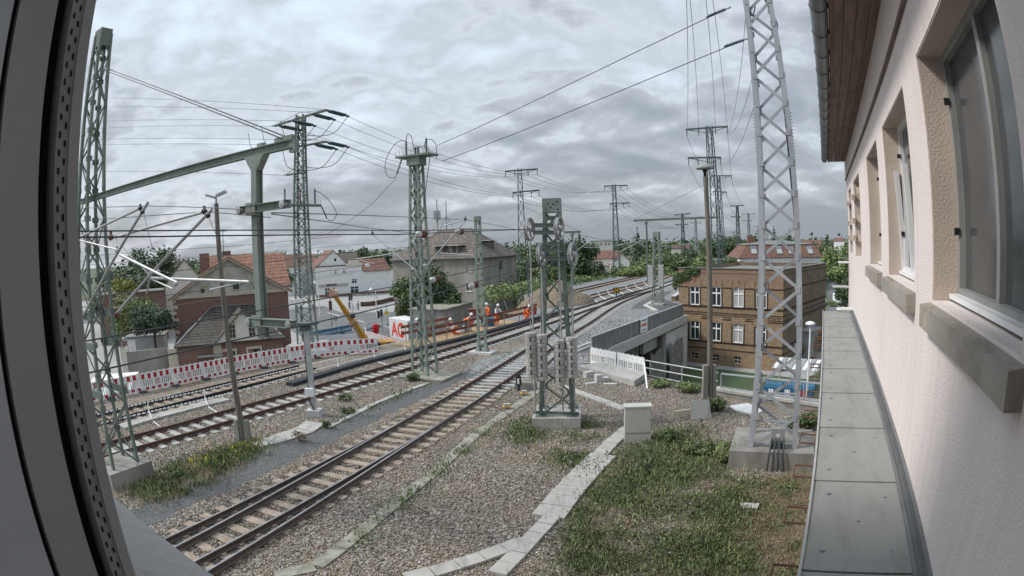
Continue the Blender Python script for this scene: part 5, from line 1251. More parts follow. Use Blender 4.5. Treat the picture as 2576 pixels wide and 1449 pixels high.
# ================================================================ RED BRICK HOUSE WITH ANNEX (left)
zA = -4.0
K2 = Q(300, 1050, 3.623); K1 = Q(300, 700, 3.623); K9 = Q(900, 850, 3.623)
A0 = G(*K2(1345, 1180), zA); xdA = Vector((math.sin(math.radians(60)), math.cos(math.radians(60)), 0))
A0 = A0+Vector((0, 0, 0)); f, xd, n, rz = frame2(A0, xdA)
RH = thing('brick_house', 'red brick house with pale plastered gable, orange tiles and a grey-roofed annex', 'house', A0, rz)
wA = f(*K9(520, 885))[0]; ze = f(*K2(1345, 215))[1]; ap = f(*K1(2008, 945)); wA = max(wA, ap[0]*1.9)
wA = 2*ap[0]; dA = 15.
wall(RH, (0, 0), (wA, 0), -1, ze-.35, (), 'brick_red', .15); m = MB(); m.bx(-.12, wA+.12, -.12, .2, ze-.35, ze); m.build('cornice', 'stone_trim', RH)
gw = [rect(f, K2(*a), K2(*b)) for a, b in (((1640, 175), (1690, 115)), ((2080, 130), (2160, 45)), ((2360, 135), (2400, 70)))]
tri(RH, [(-.1, .02, ze), (wA+.1, .02, ze), (wA/2, .02, ap[1]-.25)], 'render_dirty')
for g_ in gw:
    m = MB(); m.bx(g_[0]-.08, g_[2]+.08, -.03, .012, g_[1]-.08, g_[3]+.08); q = m.build('window', 'stone_trim', RH); m = MB(); m.bx(g_[0], g_[2], -.045, -.031, g_[1], g_[3]); m.build('pane', 'window_dark', q)
    m = MB(); m.bx(g_[0]-.2, g_[2]+.2, -.12, -.03, g_[3]+.22, g_[3]+.32); m.build('window_hood', 'stone_trim', q)
dA = 3.4
wall(RH, (0, dA), (0, 0), -1, ze, (), 'render_grey', .15); xq0, xq1, yq0, yq1 = wA*.30, wA+.2, 1.2, 10.5
for A_q, B_q in (((xq0, yq1), (xq0, dA)), ((wA, yq0), (xq1, yq0)), ((xq1, yq0), (xq1, yq1)), ((xq1, yq1), (xq0, yq1))): wall(RH, A_q, B_q, -1, ze, (), 'brick_red', .15, 'main_wall')
gable(RH, 0, wA, 0, dA, ze, ap[1], 'y', 'tiles_orange', .5, .45)
gable(RH, xq0, xq1, yq0, yq1, ze+.6, ap[1]+.1, 'x', 'tiles_orange', .5, .3, 'main_roof')
for x_q in (xq0+.05, xq1-.05): tri(RH, [(x_q, yq0, ze), (x_q, yq1, ze), (x_q, (yq0+yq1)/2, ap[1])], 'render_dirty')
for s in (-1, 1):
    m = MB(); xa = wA/2+s*(wA/2+.5); za_ = ze-.5*(ap[1]-ze)/(wA/2)
    m.bar((xa, -.3, za_-.1), (wA/2, -.3, ap[1]-.12), .32, .22, up=(0, 1, 0)); m.build('verge', 'stone_trim', RH)
m = MB()
for i in range(8):
    m.bx(-.03, .5 if i % 2 else .32, -.035, .0, ze-.7-i*.62, ze-.36-i*.62+.02)
m.build('quoin', 'stone_trim', RH)
m = MB(); ck = f(*K1(1680, 920)); m.bx(ck[0]-.5, ck[0]+.6, 3.0, 4.0, ap[1]-4.2, ap[1]+.45); m.build('chimney', 'brick_red', RH); m = MB(); m.bx(wA*.5-.4, wA*.5+.6, 6, 7, ap[1]-.8, ap[1]+.6); m.build('chimney', 'brick_red', RH)
m = MB(); m.tube((ck[0]+2.3, 5.5, ap[1]-1.8), (ck[0]+2.3, 5.5, ap[1]+3.0), .04, 6)
for z, l in ((2.8, .7), (2.3, .5), (1.7, .4)): m.bar((ck[0]+2.3-l, 5.5, ap[1]+z), (ck[0]+2.3+l*.5, 5.5, ap[1]+z), .04)
m.build('aerial', 'wire_dark', RH)
# annex in front
dB = 5.6; xa0, ya = f(*K2(1320, 890)); za0 = f(*K2(1320, 890))[1]*.86
A1_ = A0-n*dB; fa, _, _, _ = frame2(A1_, xdA); xl0, zl0 = fa(*K2(1320, 880)); xr0 = fa(*K9(380, 1260))[0]+1.2
ap2 = fa(*K2(2185, 410)); gx0, gx1 = fa(*K2(1830, 850))[0], fa(*K2(2540, 720))[0]
wn = [rect(fa, K2(*a), K2(*b)) for a, b in (((1945, 1080), (2105, 960)), ((2290, 1000), (2445, 925)))]
wall(RH, (xl0, -dB), (xr0, -dB), -1, zl0, wn, 'brick_red', .15, 'annex_wall'); wall(RH, (xl0, 0), (xl0, -dB), -1, zl0, (), 'brick_red', .15, 'annex_wall'); wall(RH, (xr0, -dB), (xr0, 0), -1, zl0, (), 'brick_red', .15, 'annex_wall')
for h in wn:
    q = win(RH, (xl0, -dB), (xr0, -dB), h, .15, 'wood_old', 'window_dark', 2, 0, .1, 'stone_trim')
    m = MB(); m.bx(h[0]-.2, h[2]+.2, -dB-.03, -dB-.002, h[3], h[3]+.22); m.bx(h[0]-.2, h[0], -dB-.03, -dB-.002, h[1], h[3]); m.bx(h[2], h[2]+.2, -dB-.03, -dB-.002, h[1], h[3]); m.build('window_surround', 'stone_trim', q)
zt_ = f(*K2(1790, 345))[1]*.97; xt0, xt1 = f(*K2(1790, 345))[0], min(xr0-2.0, f(*K2(2350, 305))[0])
o_ = .35
roofpoly(RH, [[(xl0-o_, -dB-o_, zl0-.15), (xr0+o_, -dB-o_, zl0-.15), (xt1, -.05, zt_), (xt0, -.05, zt_)], [(xl0-o_, -dB-o_, zl0-.15), (xt0, -.05, zt_), (xl0-o_, -.05, zl0-.15)], [(xr0+o_, -dB-o_, zl0-.15), (xr0+o_, -.05, zl0-.15), (xt1, -.05, zt_)]], 'tiles_grey', 'annex_roof')
m = MB(); m.bar((xt0, -.12, zt_+.05), (xt1, -.12, zt_+.05), .3, .14); m.bar((xl0, -dB+.1, zl0+.05), (xt0, -.12, zt_+.06), .2, .1); m.bar((xr0, -dB+.1, zl0+.05), (xt1, -.12, zt_+.06), .2, .1); m.build('ridge_flashing', 'zinc', RH)
zgb = zl0-.1; gxm = ap2[0]; hwid = min(gxm-gx0, 3.6)
g0, g1 = gxm-hwid, gxm+hwid*.95
tri(RH, [(g0, -dB-.32, zgb), (g1, -dB-.32, zgb), (gxm, -dB-.32, ap2[1])], 'render_cream', 'dormer_gable')
roofpoly(RH, [[(g0-.25, -dB-.55, zgb-.2), (gxm, -dB-.55, ap2[1]+.05), (gxm, -.8, ap2[1]+.05), (g0-.25, -dB+.4, zgb-.2)], [(g1+.25, -dB-.55, zgb-.2), (gxm, -dB-.55, ap2[1]+.05), (gxm, -.8, ap2[1]+.05), (g1+.25, -dB+.4, zgb-.2)]], 'tiles_grey', 'dormer_roof', .1)
for cx_ in (fa(*K2(2068, 720))[0], fa(*K2(2335, 710))[0]):
    m = MB(); z0_ = fa(*K2(2068, 785))[1]; m.bx(cx_-.30, cx_+.30, -dB-.36, -dB-.323, z0_, z0_+1.25); arch(m, cx_-.30, cx_+.30, z0_+1.5, .26, .02, -dB-.36, -dB-.323); q = m.build('window', 'window_dark', RH); m = MB()
    for dx in (-.3, 0, .3): m.bx(cx_+dx-.02, cx_+dx+.02, -dB-.375, -dB-.361, z0_, z0_+1.25)
    for z in (0, .42, .84, 1.22): m.bx(cx_-.3, cx_+.3, -dB-.374, -dB-.3605, z0_+z, z0_+z+.04)
    m.build('glazing_bar', 'stone_trim', q)
m = MB(); q_ = fa(*K2(1760, 1010)); m.bx(q_[0]-1.2, q_[0]+1.3, -dB-1.1, -dB-.02, q_[1]-.1, q_[1]); m.build('porch_roof', 'roof_felt', RH)
m = MB(); m.bx(xl0-1.0, xl0-.15, -dB-.2, -dB+.7, -1, zl0-.3); m.bx(gx0-.2, gx0+.6, -dB-.06, -dB-.002, .2, zl0); m.build('pilaster', 'stone_trim', RH)

# ================================================================ OTHER HOUSES
def house(label, P0, xd, w, d, ze, zr, axis, wallm, roofm, holes=(), frame='white_plastic', cat='house', name='house', group=None, fr=None, side_ov=.2, cols=2, gablewin=None):
    xd = Vector(xd).normalized(); t = thing(name, label, cat, P0, math.atan2(xd.y, xd.x), group)
    wall(t, (0, 0), (w, 0), -2, ze, holes, wallm, .15); wall(t, (w, 0), (w, d), -2, ze, (), wallm); wall(t, (0, d), (0, 0), -2, ze, (), wallm); wall(t, (w, d), (0, d), -2, ze, (), wallm)
    for h in holes: win(t, (0, 0), (w, 0), h, .15, frame, 'window_dark', cols, .3, .09, None)
    if axis == 'y':
        tri(t, [(0, 0, ze), (w, 0, ze), (w/2, 0, zr)], wallm); tri(t, [(0, d, ze), (w/2, d, zr), (w, d, ze)], wallm)
    else:
        tri(t, [(0, d, ze), (0, 0, ze), (0, d/2, zr)], wallm); tri(t, [(w, 0, ze), (w, d, ze), (w, d/2, zr)], wallm)
    if roofm: gable(t, 0, w, 0, d, ze, zr, axis, roofm, .3, side_ov)
    return t
# white workshop with the word over its door
zS = -5.0
S0 = G(*K9(1040, 970), zS); S1 = G(*K9(1470, 935), zS); S2 = G(*K9(2042, 900), zS)
xdS = (S2-S0).normalized(); f, xd, n, rz = frame2(S0, xdS)
def rr(a, b): return rect(f, K9(*a), K9(*b))
wS = (S2-S0).length; s1 = f(*K9(1470, 900))[0]; s2 = f(*K9(1670, 900))[0]; ze_ = f(*K9(1040, 565))[1]; zf = f(*K9(1300, 540))[1]; apS = f(*K9(1270, 322))
SV = thing('workshop', 'long cream white workshop with lettered sign band and brown gabled roofs', 'building', S0, rz)
hS = [rr((1285, 650), (1312, 585)), rr((1400, 640), (1432, 580)), rr((1160, 965), (1220, 832)), rr((1232, 960), (1292, 828)), rr((1520, 775), (1588, 705)), rr((1505, 930), (1612, 808)), rr((1728, 720), (1755, 665)), rr((1772, 718), (1806, 660))]
wall(SV, (0, 0), (s2, 0), -2, zf, hS[:6], 'render_white', .2); wall(SV, (s2, 0), (wS, 0), -2, f(*K9(1690, 600))[1], [h for h in hS[6:]], 'render_white', .2); wall(SV, (wS, 0), (wS, 9), -2, 6, (), 'render_white')
for k, h in enumerate(hS): win(SV, (0, 0), (wS, 0), h, .2, 'white_plastic', 'window_dark', 2, .3, .10, None)
bnd = rr((1070, 830), (1465, 765)); m = MB(); m.bx(bnd[0], bnd[2], -.12, -.003, bnd[1], bnd[3]); q = m.build('sign_band', 'concrete', SV)
sx_, sz_ = f(*K9(1242, 792)); text('SERVICE', (bnd[3]-bnd[1])*.82, 'black', q, Matrix.Translation((sx_, -.13, sz_)) @ Matrix.Rotation(PI/2, 4, 'X'), extrude=.01, sx=1.2, bold=.04)
m = MB(); m.bx(0, wS, -.06, -.004, -.2, .7); m.build('plinth', 'brick_red', SV)
m = MB(); m.bx(-.1, s2, -.1, .3, zf, zf+.25); m.build('parapet', 'tiles_dark', SV)
gxa, gxb = f(*K9(1000, 560))[0], f(*K9(1500, 520))[0]
tri(SV, [(gxa, .3, zf-.5), (gxb, .3, zf-.5), (apS[0], .3, apS[1])], 'render_white')
gw_ = rr((1282, 468), (1310, 432)); m = MB(); m.bx(gw_[0], gw_[2], .24, .29, gw_[1], gw_[3]); m.build('window', 'window_dark', SV)
roofpoly(SV, [[(gxa-.6, .1, zf-.9), (apS[0], .1, apS[1]+.1), (apS[0], 16, apS[1]+.1), (gxa-.6, 16, zf-.9)], [(apS[0], .1, apS[1]+.1), (gxb+.4, .1, zf-.6), (gxb+.4, 16, zf-.6), (apS[0], 16, apS[1]+.1)]], 'tiles_red')
rb = [f(*K9(*p)) for p in ((1690, 605), (2050, 578), (1960, 405), (1625, 445))]
roofpoly(SV, [[(rb[0][0]-.3, -.4, rb[0][1]), (rb[1][0], -.4, rb[0][1]), (rb[1][0]-.5, 5, rb[3][1]), (rb[0][0]-.3, 5, rb[3][1])]], 'tiles_red')
tri(SV, [(s2, .02, rb[0][1]-.3), (s2, 6, rb[0][1]-.3), (s2, 5, rb[3][1]-.15)], 'render_white'); wall(SV, (s2, 7), (s2, 0), -2, rb[0][1]-.3, (), 'render_white')
m = MB(); sk = rr((1720, 550), (1780, 505)); k_ = (rb[3][1]-rb[0][1])/5.4
m.add([(x, -.4+(z-rb[0][1])/k_-.05, z+.08) for x, z in ((sk[0], sk[1]), (sk[2], sk[1]), (sk[2], sk[3]), (sk[0], sk[3]))], [(0, 1, 2, 3)]); m.build('skylight', 'alu', SV)
m = MB(); m.bx(s1-.3, s2+.2, -.25, .5, zf+.0, zf+.55); m.bx(s1+.6, s2-.6, -.25, .4, zf+.55, zf+1.3); m.build('stair_parapet', 'render_cream', SV)
# houses and roofs further left and behind
def at(u, v, dist): return AD(u, v, dist)
def simple(label, u0, u1, vb, ve, vr, dist, wallm, roofm, axis='x', d=9., zb=None, wins_=((.2, .5), (.55, .5), (.8, .5)), group='houses behind the crossing', turn=0.):
    a, b = AD(u0, vb, dist), AD(u1, vb, dist*(1+turn)); zb = zb if zb is not None else ZS
    a.z = b.z = zb; w = (b-a).length; ze = ZA(u0, ve, a)-zb; zr = ZA((u0+u1)/2, vr, (a+b)/2)-zb
    hs = [(w*x-.5, ze*y-.2, w*x+.5, ze*y+1.1) for x, y in wins_ if ze*y+1.1 < ze-.1]
    return house(label, a, b-a, w, d, ze, zr, axis, wallm, roofm, hs, group=group)
simple('cream house with small dark gable window left of the red brick house', 418, 520, 760, 716, 650, 100, 'render_cream', 'tiles_red', 'y', 14, wins_=((.55, .93),))
simple('long low white flat building behind the garden trees on the left', 250, 440, 740, 700, 694, 118, 'render_white', 'roof_felt', 'x', 8, wins_=())
simple('white row house with pointed dormers seen between the beam post and the big mast', 695, 765, 790, 672, 640, 165, 'render_white', 'tiles_red', 'x', 10, wins_=((.25, .62), (.5, .62), (.75, .62), (.25, .3), (.75, .3)))
simple('tall red-roofed house rising behind the big two-armed mast', 740, 800, 780, 660, 640, 175, 'render_white', 'tiles_red', 'x', 12, wins_=())
simple('pale house with brown roof between the workshop gables, far behind', 846, 902, 720, 672, 636, 210, 'render_cream', 'tiles_brown', 'x', 10, wins_=((.5, .8),))
simple('dark gabled house behind the trees above the workshop', 905, 945, 700, 655, 622, 240, 'render_grey', 'tiles_dark', 'y', 10, wins_=((.3, .8), (.6, .8)))
simple('long salmon block on the horizon left of the second lattice mast', 975, 1035, 680, 634, 632, 330, 'render_pink', 'tiles_red', 'x', 12, wins_=((.2, .8), (.4, .8), (.6, .8), (.8, .8)))
simple('red roofs of the low houses among the bushes behind the counterweight mast', 1492, 1560, 690, 650, 631, 165, 'render_pink', 'tiles_red', 'x', 9, wins_=())
simple('white gabled cottage with a dark doorway half hidden in bushes', 1548, 1584, 690, 655, 637, 160, 'render_white', 'tiles_red', 'y', 9, wins_=((.5, .85),))
simple('yellow and white apartment block on the skyline beside the slim conifer', 1484, 1542, 640, 606, 604, 300, 'render_cream', 'roof_felt', 'x', 12, wins_=((.15, .8), (.3, .8), (.5, .8), (.7, .8), (.85, .8)))
simple('grey carport with a flat white roof between the bushes', 1478, 1530, 735, 686, 683, 118, 'concrete', 'roof_felt', 'x', 6, wins_=(), zb=-1.)
simple('far pale house with brown roof just left of the wooden lamp pole', 1690, 1735, 650, 624, 616, 230, 'render_cream', 'tiles_dark', 'x', 10, wins_=())
simple('far house with brown roof and white chimney right of the grey tower', 2022, 2066, 660, 622, 604, 260, 'render_cream', 'tiles_red', 'x', 10, wins_=((.5, .8),))
simple('far small red-roofed house at the horizon beside the station wall', 2098, 2124, 640, 606, 598, 330, 'render_white', 'tiles_red', 'x', 10, wins_=())
simple('red brick garage with a low wall on the far left behind the mast', 250, 420, 800, 742, 738, 92, 'brick_red', 'roof_felt', 'x', 6, wins_=())
# mansard house
K8 = Q(2400, 750, 3.22)
M0, M1 = AD(*K8(1212, 820), 128), AD(*K8(2215, 790), 134); M0.z = M1.z = -3.0
f, xd, n, rz = frame2(M0, M1-M0); wM = (M1-M0).length; zm1 = f(*K8(1215, 695))[1]; zm2 = f(*K8(1280, 540))[1]; zm3 = f(*K8(1480, 490))[1]
MH = thing('mansard_house', 'white house with red mansard roof and skylights behind the yellow brick house', 'house', M0, rz)
hM = [rect(f, K8(*a), K8(*b)) for a, b in (((1440, 820), (1480, 770)), ((1592, 822), (1645, 772)), ((1742, 815), (1795, 770)), ((2085, 790), (2135, 768)))]
wall(MH, (0, 0), (wM, 0), -2, zm1, hM, 'render_white', .2); wall(MH, (wM, 0), (wM, 12), -2, zm1, (), 'render_white'); wall(MH, (0, 12), (0, 0), -2, zm1, (), 'render_white')
for h in hM: win(MH, (0, 0), (wM, 0), h, .2, 'steel_grey', 'window_dark', 2, 0, .1, None)
i1 = 2.0
roofpoly(MH, [[(-.4, -.4, zm1-.1), (wM+.4, -.4, zm1-.1), (wM-i1, i1, zm2), (i1, i1, zm2)], [(wM+.4, -.4, zm1-.1), (wM+.4, 12.4, zm1-.1), (wM-i1, 12-i1, zm2), (wM-i1, i1, zm2)], [(-.4, 12.4, zm1-.1), (-.4, -.4, zm1-.1), (i1, i1, zm2), (i1, 12-i1, zm2)]], 'tiles_red')
roofpoly(MH, [[(i1-.3, i1-.3, zm2), (wM-i1+.3, i1-.3, zm2), (wM*.62, 6, zm3), (wM*.38, 6, zm3)], [(i1-.3, 12-i1, zm2), (i1-.3, i1-.3, zm2), (wM*.38, 6, zm3)], [(wM-i1+.3, i1-.3, zm2), (wM-i1+.3, 12-i1, zm2), (wM*.62, 6, zm3)]], 'roof_felt', 'upper_roof')
kk = (zm2-zm1+.1)/(i1+.4)
for x in (1385, 1695, 1832, 2065):
    q = f(*K8(x, 605)); m = MB(); yy = -.4+(q[1]-.9-(zm1-.1))/kk; y2 = -.4+(q[1]+.9-(zm1-.1))/kk
    m.add([(q[0]+sx_*.75, y-.10, z) for sx_, y, z in ((-1, yy, q[1]-.9), (1, yy, q[1]-.9), (1, y2, q[1]+.9), (-1, y2, q[1]+.9))], [(0, 1, 2, 3)]); o = m.build('skylight', 'zinc', MH)
    m = MB(); m.add([(q[0]+sx_*.55, y-.13, z) for sx_, y, z in ((-1, yy+.05, q[1]-.7), (1, yy+.05, q[1]-.7), (1, y2-.05, q[1]+.7), (-1, y2-.05, q[1]+.7))], [(0, 1, 2, 3)]); m.build('pane', 'curtain', o)
m = MB(); q = f(*K8(1415, 500)); m.bx(q[0]-.9, q[0]+.9, 5, 6, zm2, q[1]+1.2); m.build('chimney', 'brick_red', MH)
m = MB()
for x0, x1 in ((1350, 1570), (1830, 2050)):
    a, b = f(*K8(x0, 780)), f(*K8(x1, 725)); m.bx(a[0], b[0], -1.6, -1.5, b[1]-.12, b[1]); m.bx(a[0], a[0]+.1, -1.6, -1.5, 0, b[1]); m.bx(b[0]-.1, b[0], -1.6, -1.5, 0, b[1])
m.build('balcony_frame', 'steel_grey', MH)
# ================================================================ BARRIERS
def barrier_meshes(tops, rails, plate=True, picket='white_plastic', alt=None, stripes=True):
    fr = MB(); W2 = 1.0
    for x in (-W2, W2-.04): fr.bx(x, x+.04, -.02, .02, .05, 1.0)
    fr.bx(-W2+.04, W2-.04, -.018, .018, .955, .99); fr.bx(-W2+.04, W2-.04, -.018, .018, .635, .68); fr.bx(-W2+.04, W2-.04, -.018, .018, .24, .275); fr.bx(-W2+.04, W2-.04, -.018, .018, .06, .09)
    for i in range(15):
        x = -W2+.10+i*.128
        if plate and 5 < i < 9: continue
        fr.bx(x-.028, x+.028, -.012, .012, .275, .635)
    for i in range(6): fr.bx(-.85+i*.34-.015, -.85+i*.34+.015, -.015, .015, .99, 1.045)
    nb = 10; red = MB()
    for i in range(nb):
        x0 = -W2+.045+i*(2*W2-.09)/nb; x1 = -W2+.045+(i+1)*(2*W2-.09)/nb
        (red if (i % 2 == 0 and stripes) else fr).bx(x0, x1, -.014, .014, .685, .95)
        (red if (i % 2 == 1 and stripes) else fr).bx(x0, x1, -.014, .014, .095, .235)
    return fr, red
def barrier(label, group, fm='white_plastic', rm='red_plastic', stripes=True, plate=True, feet=True, holes=False):
    t = thing('barrier', label, 'barrier', (0, 0, 0), 0, group); fr, red = barrier_meshes(None, None, plate, stripes=stripes)
    fr.build('panel', fm, t)
    if red.v: red.build('reflective_stripe', rm, t)
    if plate:
        m = MB(); m.bx(-.2, .2, -.02, .018, .28, .63); q = m.build('info_plate', fm, t); m = MB()
        for z in (.34, .42, .5, .57): m.bx(-.16, .16, -.024, -.0205, z, z+.03)
        m.build('plate_line', rm if stripes else 'black', q)
    if holes:
        m = MB()
        for i in range(6): m.tube((-.8+i*.32, -.0142, .82), (-.8+i*.32, -.0152, .82), .035, 10)
        m.build('knob', 'steel_grey', t)
    if feet:
        m = MB(); m.add([(x, y, z) for x in (-1.18, -.82) for y, z in ((-.42, 0), (.42, 0), (.36, .10), (-.36, .10))], [(0, 1, 2, 3), (7, 6, 5, 4), (0, 4, 5, 1), (2, 6, 7, 3), (1, 5, 6, 2), (0, 3, 7, 4)]); m.build('foot', 'rubber_dark', t)
    return t
ORD = ('first', 'second', 'third', 'fourth', 'fifth', 'sixth', 'seventh', 'eighth', 'ninth', 'tenth', 'eleventh', 'twelfth', 'thirteenth', 'fourteenth', 'fifteenth')
def row(line, proto, lab, group, step=2.04, z=0., scale=1., flip=False, start=0., n=99, suffix=''):
    S = resample(line, step*scale, start)[:n]; out = []
    index_kids()
    for k in range(len(S)-1):
        a, b = S[k][0], S[k+1][0]; o = proto if (k == 0 and not proto.get('used')) else copy_tree(proto)
        proto['used'] = 1; c = (a+b)/2; d = b-a
        o.location = (c.x, c.y, c.z if z is None else z); o.rotation_euler = (random.uniform(-.035, .035), random.uniform(-.012, .012), math.atan2(d.y, d.x)+(PI if flip else 0)+random.uniform(-.02, .02)); o.scale = (scale,)*3
        o['label'] = lab(k, len(S)-1); o['group'] = group; out.append(o)
    if 'used' in proto and False: pass
    return out
fl_ext = [fence_line[0]+(fence_line[0]-fence_line[2])*1.2]+fence_line
pr = barrier('red and white striped barrier', 'striped barriers along the dead-end track')
LM = {2: 'red and white barrier partly behind the mast by the window', 5: 'red and white barrier behind the slanting lamp pole'}
row([Vector(p) for p in fl_ext], pr, lambda k, n: 'red and white striped barrier, %s counted from the free right end of the row' % ORD[n-1-k], 'striped barriers along the dead-end track')
# white pair by the parapet
pw = barrier('white', 'w', 'white_plastic', 'red_plastic', False, True, True, True)
B0, B1, B2 = G(1483, 919), G(1549, 933), G(1627, 951)
row([B0, B1+(B1-B0)*.0, B2], pw, lambda k, n: ('plain white barrier nearer the bridge parapet, above the slab', 'plain white barrier at the railing end, leaning on a strut')[min(k, 1)], 'plain white barriers by the bridge', step=(B2-B0).length/2.05, n=3)
t = thing('barrier_strut', 'thin white strut leaning against the end of the plain white barrier', 'strut', G(1628, 978)); m = MB(); q = local(t, PLN(1620, 912, B2, Vector((B2.x, B2.y, 0)).normalized())); m.bar((0, 0, 0), q, .07, .05); m.build('strut', 'white_plastic', t)
# rows down on the street
zs_ = ZS+.02; C1 = Q(1150, 1050, 4.527)
pg = barrier('street', 's', 'white_plastic', 'red_plastic', True, False, True)
row([G(*C1(*p), zs_) for p in ((1005, 985), (1230, 1060), (1450, 1130), (1640, 1180), (1850, 1235))], pg, lambda k, n: '%s red and white barrier from the crane toward the white container' % ORD[k].capitalize(), 'barriers between crane and container', z=zs_, flip=True)
pv = barrier('street', 's', 'white_plastic', 'red_plastic', False, False, True)
row(smooth_line([(*G(*C1(*p), zs_)[:2],) for p in ((1380, 760), (1200, 790), (1060, 830), (990, 880), (1010, 960))]), pv, lambda k, n: '%s white barrier from the container in the curve at the traffic light' % ORD[k].capitalize(), 'white barriers curving at the traffic light', z=zs_)
pv2 = barrier('street', 's', 'white_plastic', 'red_plastic', False, False, True)
row([G(*C1(*p), zs_) for p in ((60, 1085), (360, 1065), (640, 1050), (960, 1050))], pv2, lambda k, n: '%s white barrier from the left behind the striped row at the crane' % ORD[k].capitalize(), 'white barriers left of the crane', z=zs_)
pb = barrier('street', 's', 'blue_plastic', 'red_plastic', False, False, True)
row([G(*C1(*p), zs_) for p in ((60, 1010), (240, 975), (400, 945), (590, 905), (800, 865))], pb, lambda k, n: '%s blue barrier of the row left of the crane boom, from the left' % ORD[k].capitalize(), 'blue barriers left of the crane', z=zs_)
pb2 = barrier('blue and white barrier on the street behind the bar railing, by the lamp pole', 'blue and white barriers behind the railing', 'blue_plastic', 'red_plastic', True, False, False)
pR = G(1790, 978, ZS); pR2 = G(1850, 985, ZS)
row([G(1788, 985, ZS), G(1850, 990, ZS)], pb2, lambda k, n: ('blue and red barrier on the street behind the bars, touching the lamp pole', 'blue and red barrier on the street behind the bars, right of the lamp pole', 'third')[k], 'blue and white barriers behind the railing', z=zs_, step=2.05)

# ================================================================ CRANE, CONTAINER, CROSSING
cd_ = 70.
c0 = AD(*C1(1085, 1030), cd_); c0.z = max(ZS, c0.z-1.2); tip = AD(*C1(480, 270), cd_+1)
CR = thing('mobile_crane', 'yellow telescopic crane boom slanting up left with a hanging hook rope', 'crane', (c0.x, c0.y, ZS))
a, b = local(CR, c0), local(CR, tip); d = (b-a)
for t0, t1, w_, h_ in ((-.15, .5, .62, .78), (.42, .8, .5, .62), (.75, 1.0, .40, .5)):
    m = MB(); m.bar(a+d*t0, a+d*t1, w_, h_, up=(0, -1, 0)); m.build('boom_section', 'crane_yellow', CR)
m = MB(); m.bar(a+d*.47, a+d*.52, .95, .95, up=(0, -1, 0)); m.bar(a+d*.44, a+d*.46, 1.1, .3, up=(0, -1, 0)); m.build('boom_collar', 'crane_pale', CR)
m = MB(); m.lathe([(.05, -.25), (.38, -.2), (.38, .2), (.05, .25)], 14, b+Vector((.0, 0, .35)), (.3, 1, 0)); m.box(b+Vector((-.25, 0, .55)), (.9, .5, .5), Matrix.Rotation(.5, 3, 'Y')); m.box(b+Vector((-.45, 0, .1)), (.5, .45, .7)); m.build('boom_head', 'crane_pale', CR)
hk = local(CR, AD(*C1(430, 840), cd_+1)); m = MB(); m.tube((hk.x-.02, hk.y, b.z), (hk.x, hk.y, hk.z+3.0), .05, 6); m.tube((hk.x, hk.y, hk.z+3.1), (hk.x, hk.y, hk.z+.2), .03, 6); m.build('rope', 'wire_dark', CR)
m = MB(); m.box((hk.x, hk.y, hk.z+2.9), (.32, .3, 1.1)); m.lathe([(.05, -.1), (.17, 0), (.05, .1)], 8, (hk.x+.05, hk.y, hk.z+.7)); m.build('hook_block', 'rust', CR)
m = MB(); c_ = local(CR, AD(*C1(900, 1000), cd_)); e_ = local(CR, AD(*C1(805, 760), cd_)); m.tube(c_, c_+(e_-c_)*.5, .13, 8); m.tube(c_+(e_-c_)*.45, e_, .08, 8); m.build('lift_ram', 'steel_grey', CR)
m = MB(); m.lathe([(.05, -.2), (.3, -.15), (.3, .15), (.05, .2)], 12, local(CR, AD(*C1(780, 610), cd_-.4)), (.3, 1, 0)); m.build('rope_drum', 'wire_dark', CR)
m = MB(); m.box((a.x+1.2, a.y, .62), (3.6, 2.2, .35)); m.box((a.x+.3, a.y-.1, .86), (1.0, 1.2, .14)); m.build('carriage', 'crane_yellow', CR)
m = MB()
for x in (.0, 1.4, 3.2):
    for y in (-1.1, 1.1): m.lathe([(.1, -.2), (.38, -.18), (.42, 0), (.38, .18), (.1, .2)], 16, (a.x+x*.8, a.y+y, .42), (0, 1, 0)).build('wheel', 'rubber_dark', CR) if False else None
for x in (.0, 1.4, 3.2):
    for y in (-1.1, 1.1): MB().lathe([(.1, -.2), (.38, -.18), (.42, 0), (.38, .18), (.1, .2)], 16, (a.x+x*.8, a.y+y, .42), (0, 1, 0)).build('wheel', 'rubber_dark', CR)
# site lamp
p_ = G(*C1(1185, 990), zs_); t = thing('rotary_lamp', 'dark red drum lamp standing on the barrier row beside the crane boom', 'lamp', p_); m = MB(); m.lathe([(.2, 0), (.42, .3), (.46, .9), (.38, 1.25), (.1, 1.35)], 14, (0, 0, .6)); m.build('drum', 'red_plastic', t); m = MB(); m.tube((0, 0, 0), (0, 0, .62), .06); m.build('stand', 'wire_dark', t)
# white container lettered AG
Ca, Cb_ = G(*C1(1415, 985), ZS), G(*C1(1730, 1060), ZS); f, xd, n, rz = frame2(Ca, Cb_-Ca); wc = (Cb_-Ca).length
hc = ZA(*C1(1385, 645), Ca)-ZS
AG = thing('site_container', 'white site container with large red letters AG standing behind the barriers', 'container', Ca, rz)
m = MB(); m.bx(0, wc, 0, 2.4, .1, hc)
for i in range(int(wc/.2)): m.bx(.05+i*.2, .12+i*.2, -.025, -.002, .15, hc-.12)
m.build('body', 'white_plastic', AG)
m = MB(); m.bx(-.04, wc+.04, -.04, 2.44, hc, hc+.06); m.build('roof', 'white_plastic', AG); m = MB()
for i in range(4):
    m.bx(wc+.003, wc+.05, .1+i*.58, .5+i*.58, .4, hc-.2)
m.build('end_grating', 'steel_grey', AG)
text('AG', hc*.98, 'sign_red', AG, Matrix.Translation((wc*.47, -.035, hc*.47)) @ Matrix.Rotation(PI/2, 4, 'X'), extrude=.006, sx=.92, bold=.05)
